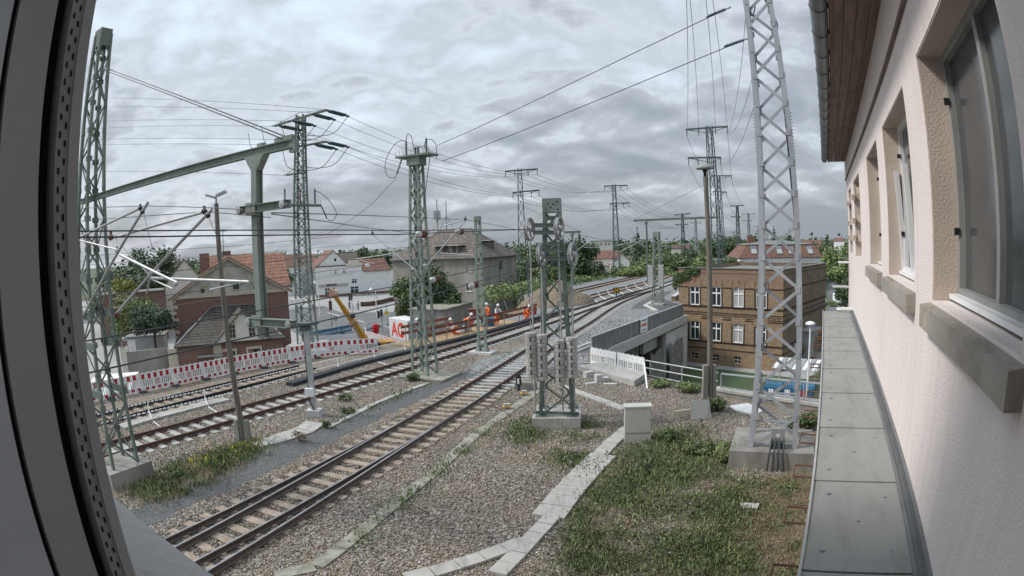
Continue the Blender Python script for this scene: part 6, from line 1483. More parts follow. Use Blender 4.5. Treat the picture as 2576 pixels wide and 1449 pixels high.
# street furniture at the crossing
def sl(label, base, top, dist, hook=True):
    P = AD(*base, dist); h = ZA(*top, P); P.z = ZS; h = h-ZS; t = thing('street_lamp', label, 'street lamp', P, 0, 'white street lamps at the crossing')
    m = MB(); m.tube((0, 0, 0), (0, 0, h-.6), .11, 8, .07); m.build('pole', 'white_plastic', t)
    m = MB(); m.path([Vector((0, 0, h-.6)), Vector((0, 0, h-.2)), Vector((-.2, 0, h)), Vector((-.55, 0, h)), Vector((-.75, 0, h-.25)), Vector((-.76, 0, h-.6))], .05); m.build('arm', 'white_plastic', t)
    m = MB(); m.lathe([(.08, .0), (.14, -.12), (.42, -.42), (.44, -.5), (.1, -.5)], 14, (-.76, 0, h-.55)); m.build('lamp_shade', 'white_plastic', t)
sl('white hooked street lamp right of the crossing before the workshop', K9(1862, 1250), K9(1835, 780), 100)
sl('white hooked street lamp left of the sign band behind the big mast', K9(1085, 1180), K9(1045, 690), 108)
sl('white hooked street lamp by the tree between house and mast', K9(575, 1050), K9(555, 680), 120)
def tl(label, base, top, dist, sign=False):
    P = AD(*base, dist); h = ZA(*top, P)-ZS; P.z = ZS; t = thing('traffic_light', label, 'traffic light', P, 0, 'traffic lights at the crossing')
    m = MB(); m.tube((0, 0, 0), (0, 0, h), .07, 8); m.build('pole', 'steel_grey', t)
    for dx, dz in ((.0, -.45), (-.42, -.65)):
        m = MB(); m.box((dx, -.1, h+dz), (.3, .26, .95)); q = m.build('signal_head', 'black', t)
        m = MB()
        for z in (-.3, 0, .3): m.lathe([(.10, 0), (.11, .10)], 10, (dx, -.23, h+dz+z), (0, -1, 0))
        m.build('visor', 'wire_dark', q)
    return t
tl('black traffic light left of the white container', C1(1290, 880), C1(1288, 500), 82)
t = tl('black traffic light on the far side behind the crane boom', C1(780, 560), C1(790, 250), 112)
P = AD(*C1(1365, 650), 83); P.z = ZS; t = thing('road_sign', 'yellow and white diamond priority sign above the white container', 'sign', P); zc0 = ZA(*C1(1362, 560), AD(*C1(1365, 650), 83))-ZS
m = MB(); m.tube((0, 0, 0), (0, 0, zc0+1.2), .05, 8); m.build('pole', 'steel_grey', t)
R45 = Matrix.Rotation(PI/4, 3, 'Y'); m = MB(); m.box((0, -.07, zc0), (.86, .03, .86), R45); m.build('border', 'white_plastic', t); m = MB(); m.box((0, -.09, zc0), (.52, .02, .52), R45); m.build('sign_face', 'sign_yellow', t)
P = AD(*C1(500, 800), 84); P.z = ZS; t = thing('road_sign', 'round grey-rimmed sign on a post left of the crane boom', 'sign', P); z1_ = ZA(*C1(492, 650), AD(*C1(500, 800), 84))-ZS
m = MB(); m.tube((0, 0, 0), (0, 0, z1_), .045, 8); m.build('pole', 'steel_grey', t); m = MB(); m.lathe([(.34, 0), (.34, .04)], 18, (0, -.08, z1_), (0, 1, 0)); m.build('sign_face', 'wire_grey', t); m = MB(); m.lathe([(.24, 0), (.24, .02)], 18, (0, -.10, z1_), (0, 1, 0)); m.build('sign_centre', 'insulator_grey', t)
t = thing('garden_wall', 'low red-brown wall with grey coping along the pavement before the ivy tree', 'wall', (0, 0, 0)); m = MB()
gl = [G(*K9(*p), ZS) for p in ((1640, 1085), (1760, 1080), (1900, 1055), (2030, 1020), (2110, 1010))]
m.sweep(gl, [(-.15, 0), (.15, 0), (.15, .9), (-.15, .9)]); m.build('wall', 'tiles_dark', t); m = MB(); m.sweep([p+Vector((0, 0, .901)) for p in gl], [(-.2, 0), (.2, 0), (.2, .08), (-.2, .08)]); m.build('coping', 'concrete', t)
t = thing('railing', 'grey hoop railing on the raised pavement before the workshop', 'railing', (0, 0, 0)); gl = [G(*K9(*p), ZS) for p in ((1530, 975), (1650, 975), (1780, 960), (1900, 990))]; m = MB()
m.path([p+Vector((0, 0, 1.0)) for p in gl], .04); m.path([p+Vector((0, 0, .55)) for p in gl], .03)
for p, d in resample(gl, 1.5): m.tube(p, p+Vector((0, 0, 1.0)), .035, 6)
m.build('rail', 'steel_grey', t)

# ================================================================ PEOPLE
def skin_body(name, J, E, mat, parent):
    me = bpy.data.meshes.new(name); me.from_pydata([j[0] for j in J], E, []); o = bpy.data.objects.new(name, me); COL.objects.link(o)
    md = o.modifiers.new('s', 'SKIN'); sv = me.skin_vertices[0].data
    for i, j in enumerate(J): sv[i].radius = (j[1], j[1]*(j[2] if len(j) > 2 else 1)); sv[i].use_root = (i == 0)
    o.modifiers.new('d', 'SUBSURF').levels = 1; o.modifiers['d'].render_levels = 1
    m2_ = bpy.data.meshes.new_from_object(o.evaluated_get(bpy.context.evaluated_depsgraph_get())); bpy.data.objects.remove(o)
    m2_.materials.clear(); m2_.materials.append(MAT[mat]); m2_.polygons.foreach_set('use_smooth', [True]*len(m2_.polygons))
    o = bpy.data.objects.new(name, m2_); COL.objects.link(o); o.parent = parent; return o
def person(label, P, face, lean=.25, knee=.1, top='orange', legs='orange', helmet='white_plastic', arms=(.6, .6), crouch=0., group='people'):
    t = thing('person', label, 'person', P, face, group)         # faces local -y
    hz = .92-crouch; L_ = .5; sh = Vector((0, -math.sin(lean)*.52, hz+math.cos(lean)*.52)); nk = sh+Vector((0, -math.sin(lean)*.1, .10)); hd = nk+Vector((0, -math.sin(lean)*.14, .16))
    J = [((0, 0, hz), .135, .8), (tuple(Vector((0, 0, hz)).lerp(sh, .5)), .15, .75), (tuple(sh-Vector((0, 0, .04))), .155, .7), (tuple(nk), .06), (tuple(nk.lerp(hd, .5)), .075), (tuple(hd+Vector((0, -.01, .02))), .095, 1.1), (tuple(hd+Vector((0, 0, .09))), .07)]
    E = [(0, 1), (1, 2), (2, 3), (3, 4), (4, 5), (5, 6)]
    for s, a in ((-1, arms[0]), (1, arms[1])):
        b = len(J); el = sh+Vector((s*.25, -.12-a*.08, -.27)); ha = el+Vector((-s*.05, -.2-a*.1, -.12+a*.18))
        J += [(tuple(sh+Vector((s*.17, 0, -.03))), .075), (tuple(el), .05), (tuple(ha), .036), (tuple(ha+Vector((0, -.07, -.02))), .04)]; E += [(2, b), (b, b+1), (b+1, b+2), (b+2, b+3)]
    for s in (-1, 1):
        b = len(J); kn = Vector((s*.12, -.08-knee-(.25 if crouch else 0), hz*.54)); an = Vector((s*.13, .03+knee*s*.6, .09))
        J += [((s*.09, 0, hz-.04), .10), (tuple(kn), .07), (tuple(an), .048), ((an.x, an.y-.14, .045), .045)]; E += [(0, b), (b, b+1), (b+1, b+2), (b+2, b+3)]
    body = skin_body('body', J, E, 'skin', t)
    b0 = [(p[0], p[1]*1.16, *(p[2:])) for p in J[:3]]
    JJ = b0+[(J[7][0], .088), (J[8][0], .066), (J[9][0], .052), (J[11][0], .088), (J[12][0], .066), (J[13][0], .052)]
    skin_body('jacket', JJ, [(0, 1), (1, 2), (2, 3), (3, 4), (4, 5), (2, 6), (6, 7), (7, 8)], top, t)
    JL = [(J[0][0], .15, .85), (J[15][0], .115), (J[16][0], .085), (J[17][0], .07), (J[19][0], .115), (J[20][0], .085), (J[21][0], .07)]
    skin_body('trousers', JL, [(0, 1), (1, 2), (2, 3), (0, 4), (4, 5), (5, 6)], legs, t)
    m = MB(); m.lathe([(.15, -.02), (.125, 0), (.12, .06), (.08, .12), (.02, .14)], 14, hd+Vector((0, 0, .035))); m.build('helmet' if helmet == 'white_plastic' else 'hair', helmet, t, True)
    m = MB()
    for s in (-1, 1): m.lathe([(.004, 0), (.016, .006), (.004, .012)], 6, hd+Vector((s*.035, -.10, .015)), (0, -1, 0))
    m.build('eye', 'wire_dark', t); return t
def S6p(x, y, z): return G(*S6(x, y), z)
zp = .03
person('worker in a grey shirt and white helmet bending behind the planks near the grey house', S6p(1085, 905, zp), .5, .55, .12, 'cloth_white', 'orange', arms=(.2, .8))
person('worker in bright orange standing left of the one in the grey shirt', S6p(950, 900, zp), -.4, .15, .05, 'orange', 'orange', arms=(.2, .2))
person('worker in orange bent right over by the white sacks on the left of the platform', S6p(575, 1030, zp), 1.3, 1.15, .2, 'orange', 'cloth_blue', arms=(.1, .2))
person('worker in a white helmet crouching by the railing at the left of the platform', S6p(470, 1060, zp), -.8, .8, .15, 'cloth_white', 'orange', arms=(.5, .3), crouch=.35)
person('worker in orange crouching by the red planks at the right of the platform', S6p(1515, 830, zp), .9, .9, .15, 'orange', 'orange', arms=(.4, .4), crouch=.3)
person('pedestrian in blue walking past the crossing behind the crane boom', G(*K9(1490, 1130), ZS), .3, .05, .12, 'cloth_blue', 'wire_dark', 'black', (.1, .3), group='passers-by at the crossing')
person('pedestrian in dark clothes standing right of the bicycle at the crossing', G(*K9(1612, 1140), ZS), -.5, .05, .05, 'wire_dark', 'cloth_blue', 'black', (.3, .2), group='passers-by at the crossing')
pp = AD(3000/1.4907+0, 0, 1) if False else None
person('bare-armed cyclist in pink far down the street beyond the car', G(2108, 712, ZS), .2, .1, .1, 'render_pink', 'cloth_blue', 'black', (.2, .2), group='passers-by')
# bicycle
P = G(*K9(1560, 1135), ZS); t = thing('bicycle', 'bicycle held by the pedestrians at the crossing', 'bicycle', P, .3)
for x in (-.52, .52): m = MB(); m.path([Vector((x+.33*math.cos(a*PI/9), 0, .34+.33*math.sin(a*PI/9))) for a in range(19)], .025, 6); m.build('wheel', 'black', t)
m = MB(); [m.tube(a, b, .022, 6) for a, b in (((-.52, 0, .34), (-.1, 0, .32)), ((-.1, 0, .32), (.4, 0, .8)), ((-.1, 0, .32), (-.22, 0, .85)), ((-.22, 0, .85), (.38, 0, .82)), ((-.52, 0, .34), (-.22, 0, .8)), ((.52, 0, .34), (.38, 0, .95)))]; m.build('frame', 'blue_plastic', t)
m = MB(); m.box((-.23, 0, .9), (.25, .14, .05)); m.build('saddle', 'black', t); m = MB(); m.tube((.34, -.28, 1.0), (.34, .28, 1.0), .018); m.build('handlebar', 'black', t)

# ================================================================ WORK PLATFORM AND GUARD RAILS
wl_ = offset(trough, -.75); wl2 = offset(trough, -3.2)
t = thing('work_platform', 'timber work platform of yellowish planks beside the black trough', 'platform', (0, 0, 0)); i0, i1 = min(range(len(trough)), key=lambda i: (trough[i]-G(1060, 880)).length), len(trough)-8
for j in range(9):
    m = MB(); ln = [p+Vector((0, 0, .02)) for p in offset(trough, -.75-j*.28)[i0:i1]]; m.sweep(ln, [(-.12, 0), (.12, 0), (.12, .05), (-.12, .05)]); m.build('plank', 'plank', t)
def guard(label, line, z0, i0, i1, two=True):
    t = thing('guard_rail', label, 'guard rail', (0, 0, 0), 0, 'red plank guard rails')
    ln = line[i0:i1]
    for z in ((.55, 1.0) if two else (.95,)):
        m = MB(); m.sweep([p+Vector((0, 0, z0+z)) for p in ln], [(-.025, 0), (.025, 0), (.025, .21), (-.025, .21)]); m.build('plank', 'plank_red', t)
    for p, d in resample(ln, 2.6, .4): m = MB(); m.box(p+Vector((d.y*.06, -d.x*.06, z0+.55)), (.07, .07, 1.3)); m.build('post', 'plank', t)
gi_ = min(range(len(trough)), key=lambda i: (trough[i]-G(1068, 879)).length)
guard('red plank guard rail on the track side of the work platform', wl_, 0., gi_, len(trough)-5)
guard('red plank guard rail on the far side of the work platform below the concrete shed', wl2, 0., gi_+1, len(trough)-14)
for k, (x, y, s) in enumerate(((620, 1010, .9), (530, 1040, .7), (430, 1000, .6), (1000, 900, .5))):
    P = S6p(x, y, zp); m = MB(); m.lathe([(.3*s, 0), (.5*s, .15*s), (.45*s, .42*s), (.2*s, .55*s)], 9, P); o = m.build('sack', 'cloth_white', smooth=True); tag(o, ('big white sack beside the bent worker at the platform left', 'grey-white sack between the two left workers', 'small white sack behind the left railing', 'small pale sack by the orange worker')[k], 'sack', 'sacks on the work platform')
for k, (x, y, x2, y2) in enumerate(((735, 860, 645, 715), (1285, 760, 1200, 525), (800, 1000, 760, 930))):
    a = S6p(x, y, zp); b = PLN(*S6(x2, y2), a, Vector((a.x, a.y, 0)).normalized()); m = MB(); m.bar(a, b, .12, .05); o = m.build('board', 'insulator_grey'); tag(o, ('pale board leaning up left of the shed on the platform', 'pale board leaning up against the grey house', 'short pale board lying at the platform edge')[k], 'board')
for k, (x, y) in enumerate(((950, 930), (745, 770), (1610, 735))):
    P = S6p(x, y, zp); m = MB(); m.box(P+Vector((0, 0, .3)), (1.1, .6, .6)); m.box(P+Vector((0, 0, .66)), (1.2, .7, .08)); o = m.build('material_box', ('blue_plastic', 'plank_red', 'red_plastic')[k]); tag(o, ('blue box on the platform beside the battened mast', 'rust-red box before the concrete shed', 'red material box at the platform end by the crouching worker')[k], 'box')
# red-white warning tape on the dead-end track: twisted cords along its rails, white bent stakes
def cord(label, pts):
    ln = smooth_line([(*G(*p, .25),) for p in pts], .22); m = MB()
    for i, (a, b) in enumerate(zip(ln[:-1], ln[1:])): m.tube(a, a.lerp(b, .6), .034, 6)
    o = m.build('warning_cord', 'cloth_white'); tag(o, label, 'cord', 'white warning cords')
K5 = Q(350, 1300, 3.45)
cord('white twisted warning cord along the far rail of the dead-end track', [K5(*p) for p in ((0, 890), (700, 720), (1420, 565), (2060, 410))]+[C1(*p) for p in ((500, 1330), (900, 1220), (1300, 1110), (1640, 1040))])
cord('white twisted warning cord along the near side of the dead-end track', [K5(*p) for p in ((100, 990), (700, 850), (1440, 680), (2060, 525))]+[C1(*p) for p in ((560, 1420), (1140, 1290), (1640, 1160))])
for k, (pts) in enumerate((((705, 735), (720, 830), (770, 960), (870, 1040)), ((1430, 560), (1445, 670), (1490, 780), (1600, 850)))):
    a = G(*K5(*pts[3])); b = G(*K5(*pts[2])); nrm = Vector((b.x, b.y, 0)).normalized(); m = MB(); m.path([a, b, PLN(*K5(*pts[1]), b+nrm*.5, nrm), PLN(*K5(*pts[0]), b+nrm*.6, nrm)], .028); o = m.build('cord_stake', 'white_plastic'); tag(o, ('bent white stake holding the cord, the one nearer the window mast', 'bent white stake holding the cord, next to the slanting lamp pole')[k], 'stake', 'bent white stakes')
for k, pts in enumerate((((235, 1245), (245, 1340), (280, 1420), (370, 1449)), ((735, 1120), (740, 1220), (780, 1290), (910, 1335)), ((1140, 1010), (1150, 1110), (1190, 1165), (1300, 1205)))):
    q = Q(1200, 1000, 3.622); a = G(*q(*pts[3])); b = G(*q(*pts[2])); nrm = Vector((b.x, b.y, 0)).normalized(); m = MB(); m.path([a, b, PLN(*q(*pts[1]), b+nrm*.5, nrm), PLN(*q(*pts[0]), b+nrm*.6, nrm)], .03); o = m.build('cord_stake', 'white_plastic'); tag(o, ('bent white stake holding the cord, left of the trough end', 'bent white stake holding the cord, midway along the trough', 'bent white stake holding the cord, beside the second lattice mast')[k], 'stake', 'bent white stakes')
# far white stakes in the fork of the tracks
for k in range(7):
    x, y = 640+k*128, 672-k*36; q = Q(2050, 950, 3.813); a = G(*q(x+90, y+22)); b = G(*q(x, y)); m = MB(); m.path([a, b+Vector((0, 0, .15)), b+Vector((-.25, .2, .7))], .05); o = m.build('cord_stake', 'white_plastic'); tag(o, '%s white bent stake in the fork of the far tracks, counted from the front' % ORD[k].capitalize(), 'stake', 'far white stakes')
# buffer board
P = G(1551, 745); t = thing('buffer_board', 'black and yellow striped board at the end of a far track', 'board', P); m = MB(); m.box((0, 0, .7), (.8, .05, .7)); m.build('board', 'black', t); m = MB(); [m.box((-.24+i*.24, -.03, .7), (.10, .02, .62), Matrix.Rotation(.55, 3, 'Y')) for i in range(3)]; m.build('stripe', 'sign_yellow', t); m = MB(); m.bx(-.05, .05, .03, .1, 0, .5); m.build('post', 'wire_dark', t)

# ================================================================ SMALL TRACKSIDE THINGS
P = G(1604, 1113); t = thing('cable_cabinet', 'grey-beige electrical cabinet with a flat lid on the gravel', 'cabinet', P, -.10)
m = MB(); m.bx(-.44, .44, 0, .38, .32, 1.22); m.build('body', 'cabinet', t); m = MB(); m.bx(-.47, .47, -.03, .42, 1.22, 1.27); m.build('lid', 'cabinet', t); m = MB(); m.bx(-.45, .45, -.006, .39, -.05, .30); m.build('plinth', 'cabinet', t); m = MB(); m.bx(-.41, .41, -.012, -.001, .36, 1.18); m.build('door', 'cabinet', t)
Q3 = Q(1550, 1300, 4.14)
P = G(*Q3(1640, 690)); t = thing('point_lantern', 'black point lantern with a white face standing by the switch', 'lantern', P, -.2); m = MB(); m.bx(-.11, .11, -.1, .1, .3, .68); m.lathe([(.09, 0), (.07, .05), (.1, .09), (.03, .14)], 10, (0, 0, .68)); m.build('lantern_body', 'black', t); m = MB(); m.bx(-.05, .05, -.106, -.101, .36, .62); m.build('lantern_face', 'white_plastic', t); m = MB(); m.bx(-.05, .05, -.05, .05, 0, .3); m.build('stand', 'wire_dark', t)
P = G(*Q3(1745, 660)); t = thing('point_machine', 'low grey point machine with a rod, right of the lantern', 'machine', P, -.35); m = MB(); m.bx(-.45, .5, -.2, .2, .02, .3); m.bx(-.4, .45, -.17, .17, .3, .36); m.build('housing', 'concrete_dark', t); m = MB(); m.tube((-1.9, .1, .12), (-.45, .05, .12), .03); m.tube((-.5, .5, .3), (.7, .62, .36), .022); m.build('rod', 'alu', t)
for k, (x, y) in enumerate(((1455, 975), (1722, 765), (1935, 530))):
    P = G(*Q3(x, y)); t = thing('track_box', ('yellow-based grey box with a thin hose beside the switch', 'yellow-based grey box in front of the point lantern', 'small yellow and grey box behind the point machine')[k], 'box', P, .1, 'yellow track boxes'); m = MB(); m.bx(-.17, .17, -.12, .12, .13, .16); m.build('base', 'sign_yellow', t); m = MB(); m.bx(-.12, .12, -.09, .09, .16, .25); m.build('case', 'insulator_grey', t); m = MB(); m.bx(-.02, .02, -.02, .02, 0, .13); m.build('stem', 'wire_dark', t)
o = MB().path(smooth_line([(*G(*Q3(*p), .06),) for p in ((1095, 930), (1200, 920), (1320, 950), (1420, 1010), (1510, 1060))], .2), .016).build('hose', 'rust'); tag(o, 'thin rust-brown hose lying from the sleepers toward the yellow box', 'hose')
Q4 = Q(2100, 1200, 3.623)
m = MB(); m.prism([G(*Q4(*p))[:2] for p in ((240, 690), (1010, 905), (1180, 790), (560, 640))], -.1, .28); o = m.build('concrete_slab', 'concrete'); tag(o, 'broad flat concrete slab under the plain white barriers', 'slab')
for k, (x, y, w_, d_, h_, r_) in enumerate(((420, 870, .5, .25, .06, .2), (680, 880, .6, .25, .06, -.1), (520, 840, .3, .3, .35, .3), (600, 830, .45, .3, .18, .2), (390, 780, .5, .3, .3, .5))):
    P = G(*Q4(x, y)); m = MB(); m.box((0, 0, h_/2), (w_, d_, h_)); m.box((0, -d_*.3, h_*.5+.01), (w_*1.02, d_*.3, h_)); o = m.build('concrete_block', 'concrete_new'); o.location = P; o.rotation_euler = (0, 0, r_); tag(o, ('flat white concrete strip before the slab, left one', 'flat white concrete strip before the slab, right one', 'upright hollow concrete block on the slab edge', 'concrete block lying behind the upright one', 'concrete channel piece nearest the weights')[k], 'block', 'concrete pieces by the slab')
P = G(*Q4(1915, 1345)); m = MB(); m.box((0, .12, .33), (.78, .09, .72), Matrix.Rotation(-.45, 3, 'X')); o = m.build('cover_slab', 'concrete'); o.location = P; tag(o, 'square concrete slab leaning on the footing of the wooden lamp pole', 'slab')
P = G(*Q4(1700, 1290)); m = MB(); m.add([(x, y, z) for x, y, z in ((-.6, -.15, 0), (.6, -.1, 0), (.55, .2, 0), (-.5, .2, 0), (-.5, -.1, .2), (.5, -.05, .24), (.45, .12, .22), (-.4, .12, .18))], [(3, 2, 1, 0), (4, 5, 6, 7), (0, 1, 5, 4), (1, 2, 6, 5), (2, 3, 7, 6), (3, 0, 4, 7)]); o = m.build('stone_block', 'stone_trim'); o.location = P; tag(o, 'broken sandstone block lying left of the leaning slab', 'stone')
# tube railing and bar railing over the retaining wall
t = thing('tube_railing', 'pale three-rail tube railing behind the weeds at the plain barrier', 'railing', (0, 0, 0)); a, b = Vector((6.5, 28.9, 0)), Vector((9.3, 25.1, 0)); z0 = -.35
ha = ZA(1634, 905, a); hb_ = ZA(1805, 938, b)
for k in range(3):
    m = MB(); m.tube(a+Vector((0, 0, ha-k*.38)), b+Vector((0, 0, hb_-k*.38)), .035, 8); m.build('rail', 'steel_grey', t)
for s_ in (.12, .55, .97): m = MB(); p = a.lerp(b, s_); m.tube(p+Vector((0, 0, -.6)), p+Vector((0, 0, ha+(hb_-ha)*s_)), .035, 8); m.build('post', 'steel_grey', t)
t = thing('bar_railing', 'grey railing of upright bars on the concrete retaining wall by the bins', 'railing', (0, 0, 0)); a, b = Vector((9.4, 24.9, 0)), Vector((13.4, 20.0, 0)); za_, zb2 = ZA(1805, 940, a), ZA(1975, 962, a.lerp(b, .78)); L_r = (b-a).length
def zr2(s): return za_+(zb2-za_)*s/.78
for dz, r_ in ((0, .045), (-.70, .035)): m = MB(); m.bar(a+Vector((0, 0, zr2(0)+dz)), b+Vector((0, 0, zr2(1)+dz)), r_*2, r_*1.4); m.build('rail', 'galvanised', t)
m = MB()
for i in range(int(L_r/.125)):
    s_ = (i+.5)/int(L_r/.125); p = a.lerp(b, s_); m.tube(p+Vector((0, 0, zr2(s_)-.70)), p+Vector((0, 0, zr2(s_))), .011, 5)
o = m.build('bar', 'mast_dark', t); o['kind'] = 'stuff'
for s_ in (0, .34, .67, 1): p = a.lerp(b, s_); m = MB(); m.bar(p+Vector((0, 0, zr2(s_)-.85)), p+Vector((0, 0, zr2(s_))), .06); m.build('post', 'galvanised', t)
t = thing('retaining_wall', 'weathered concrete retaining wall below the bar railing', 'wall', (0, 0, 0)); m = MB(); d = (b-a).normalized(); n_ = Vector((d.y, -d.x, 0)); ea = a-d*.3
m.sweep([ea+Vector((0, 0, -.6)), b+d*2.5+Vector((0, 0, -.6))], [(-.22, -4.6), (.22, -4.6), (.22, .38), (-.22, .38)]); m.build('wall', 'concrete_dark', t); m = MB(); m.sweep([ea+Vector((0, 0, -.215)), b+d*2.5+Vector((0, 0, -.215))], [(-.27, 0), (.27, 0), (.27, .12), (-.27, .12)]); m.build('coping', 'concrete', t)
for k, (p4) in enumerate((((1836, 1024), (1880, 1018), (1925, 1034), (1900, 1046), (1850, 1036)), ((1860, 1270), (1910, 1272), (1905, 1284), (1870, 1282)), ((2000, 1062), (2060, 1068), (2050, 1075), (2005, 1070)))):
    m = MB(); m.prism([G(*p)[:2] for p in p4], .0, .07); o = m.build('white_sheet', 'concrete' if k else 'cloth_white'); tag(o, ('white sheet lying along the foot of the retaining wall behind the tower', 'small pale slab in the weeds before the tower foot', 'narrow white strip at the wall foot right of the tower')[k], 'sheet')
# bins and street things behind the railing
for k, (u, v, du) in enumerate(((1945, 990, 40), (1985, 992, 40), (2025, 995, 40))):
    P = G(u, v+18, ZS); t = thing('waste_container', ('blue waste container behind the bars, left one of three', 'blue waste container behind the bars, middle one', 'blue waste container with red label by the station ledge')[k], 'bin', P, -.75, 'blue waste containers'); m = MB(); m.add([(sx*w_, sy*d_, z) for z, w_, d_ in ((.2, .55, .42), (1.15, .66, .52)) for sx, sy in ((-1, -1), (1, -1), (1, 1), (-1, 1))], [(3, 2, 1, 0), (4, 5, 6, 7), (0, 1, 5, 4), (1, 2, 6, 5), (2, 3, 7, 6), (3, 0, 4, 7)]); m.build('body', 'blue_plastic', t)
    m = MB(); m.lathe([(.02, -.68), (.3, -.66), (.3, .66), (.02, .68)], 12, (0, .1, 1.12), (1, 0, 0)); m.build('lid', 'blue_plastic', t); m = MB(); m.bx(-.25, .15, -.54, -.50, .6, 1.0); m.build('sticker', 'white_plastic' if k < 2 else 'red_plastic', t)
    for sx in (-.45, .45): MB().lathe([(.02, -.04), (.1, -.03), (.1, .03), (.02, .04)], 10, (sx, -.3, .1), (1, 0, 0)).build('wheel', 'black', t)
P = G(1998, 985, ZS); t = thing('bin_shelter', 'low bin shelter with a striped white slatted roof beside the station ledge', 'shelter', P, -.7)
for i in range(9): m = MB(); m.box((-1.6+i*.4, .6, 2.05+(.03 if i % 2 else 0)), (.34, 2.6, .05), Matrix.Rotation(.12, 3, 'X')); m.build('roof_slat', 'awning_stripe' if i % 2 == 0 else 'steel_grey', t)
for x in (-1.7, 1.7):
    for y in (-.6, 1.8): m = MB(); m.bx(x-.04, x+.04, y-.04, y+.04, 0, 2.02); m.build('post', 'steel_grey', t)
P = AD(2035, 905, 33.); P.z = ZS; t = thing('street_lamp', 'pale street lamp with a white mushroom head by the dark side of the brick house', 'street lamp', P); hq = ZA(2044, 818, P)-ZS; m = MB(); m.tube((0, 0, 0), (0, 0, hq-.1), .07, 8, .05); m.build('pole', 'white_plastic', t); m = MB(); m.lathe([(.06, -.1), (.16, -.05), (.30, .06), (.27, .14), (.05, .22)], 16, (0, 0, hq)); m.build('lamp_head', 'white_plastic', t)
P = G(2052, 905, ZS); t = thing('garden_fence', 'curved wooden lattice fence beyond the bins under the brick house', 'fence', P, -.9)
for i in range(7): m = MB(); m.path([Vector((-2.2, 0, .6+i*.22)), Vector((-.6, 0, .7+i*.24)), Vector((.8, 0, 1.2+i*.22)), Vector((2.5, 0, 1.5+i*.2))], .045, 5); m.build('slat', 'plank_red', t)
m = MB(); [m.bar((x, 0, 0), (x, 0, 2.4), .07) for x in (-2, 0, 2)]; m.build('post', 'wood_old', t)
# cars in the street at the right
def car(label, P, rz_, mat='white_plastic', sc=1.):
    t = thing('parked_car', label, 'car', P, rz_, 'cars in the side street'); t.scale = (sc,)*3; m = MB()
    pr_ = [(-2.1, .35), (-2.1, .85), (-1.9, .95), (-.2, 1.0), (.1, 1.75), (1.75, 1.8), (2.05, 1.0), (2.1, .4)]
    n_ = len(pr_); m.add([(y, x, z) for y in (-.85, .85) for x, z in pr_], [tuple(range(n_)), tuple(range(2*n_-1, n_-1, -1))]+[(i, n_+i, n_+(i+1) % n_, (i+1) % n_) for i in range(n_)]); m.build('body', mat, t)
    m = MB(); m.add([(-.7, -.16, 1.08), (.7, -.16, 1.08), (.62, .06, 1.66), (-.62, .06, 1.66)], [(0, 1, 2, 3)]); m.bx(-.7, .7, 1.93, 2.0, 1.1, 1.62); m.build('windscreen', 'window_dark', t)
    for s in (-.853, .853): m = MB(); m.bx(s-.01, s+.01, .25, 1.7, 1.1, 1.6); m.build('side_window', 'window_dark', t)
    for y in (-.82, .82):
        for x in (-1.35, 1.3): MB().lathe([(.05, -.1), (.32, -.1), (.34, 0), (.32, .1), (.05, .1)], 14, (y, x, .34), (1, 0, 0)).build('wheel', 'rubber_dark', t)
    for y in (-.6, .6): m = MB(); m.bx(y-.18, y+.18, -2.13, -2.09, .62, .78); m.build('headlight', 'alu', t)
    m = MB(); m.bx(-.8, .8, -2.16, -2.08, .36, .55); m.build('bumper', 'wire_grey', t)
car('white car with an open door standing in the street beyond the ledge end', G(2106, 765, ZS), -.55)
car('white car half hidden by the dark side wall of the brick house', G(2086, 768, ZS)+Vector((-.6, 2, 0)), -.5)
flat('road', [tuple(G(*p, ZS)[:2]) for p in ((2082, 800), (2140, 800), (2122, 690), (2112, 652), (2098, 655), (2084, 700))], ZS+.016, 'asphalt')
# two masts with antennas at the horizon
for lab, (u, v0, v1), mt in (('slender telecom mast with a ring of red and white antennas on the horizon', (1103, 640, 502), 1), ('thin guyed antenna behind the grey house roof', (1126, 640, 505), 0)):
    P = AD(u, v0, 420); h_ = ZA(u, v1, P); t = thing('radio_mast', lab, 'mast', P); m = MB(); m.tube((0, 0, 0), (0, 0, h_-P.z), .8 if mt else .45, 8, .35); m.build('pole', 'steel_grey', t)
    if mt: m = MB(); [m.bar((2.2*math.cos(a), 2.2*math.sin(a), h_-P.z-14), (2.2*math.cos(a), 2.2*math.sin(a), h_-P.z-8), .7) for a in (0, 1.05, 2.1, 3.14, 4.2, 5.2)]; m.lathe([(2.4, 0), (2.4, .5)], 12, (0, 0, h_-P.z-14.5)); m.build('antenna', 'insulator_grey', t)
    else: m = MB(); [m.tube((0, 0, (h_-P.z)*.72), (sx*14, 0, 0), .15, 5) for sx in (-1, 1)]; m.build('guy_wire', 'wire_grey', t)
# dirt mound
mc = G(1415, 775); gx_ = 34; vs = []; rs = np.random.default_rng(5)
for j in range(gx_+1):
    for i in range(gx_+1):
        x, y = (i/gx_*2-1), (j/gx_*2-1); r_ = math.hypot(x, y); h_ = max(0, 1-r_)**.8*2.9*(1+.12*math.sin(x*9+y*4))+rs.normal()*.07*(r_ < 1); vs.append((x*4.2, y*7.0, max(-.05, h_)-.05 if r_ < 1 else -.4))
m = MB().add(vs, [(j*(gx_+1)+i, j*(gx_+1)+i+1, (j+1)*(gx_+1)+i+1, (j+1)*(gx_+1)+i) for j in range(gx_) for i in range(gx_)]); o = m.build('dirt_mound', 'dirt_light', smooth=True); o.scale = (1.0, .8, .95); o.location = (G(1432, 768).x-1.0, G(1432, 768).y+3.0, -.25); o.rotation_euler = (0, 0, -.5); tag(o, 'heap of light brown excavated earth behind the counterweight mast', 'mound')
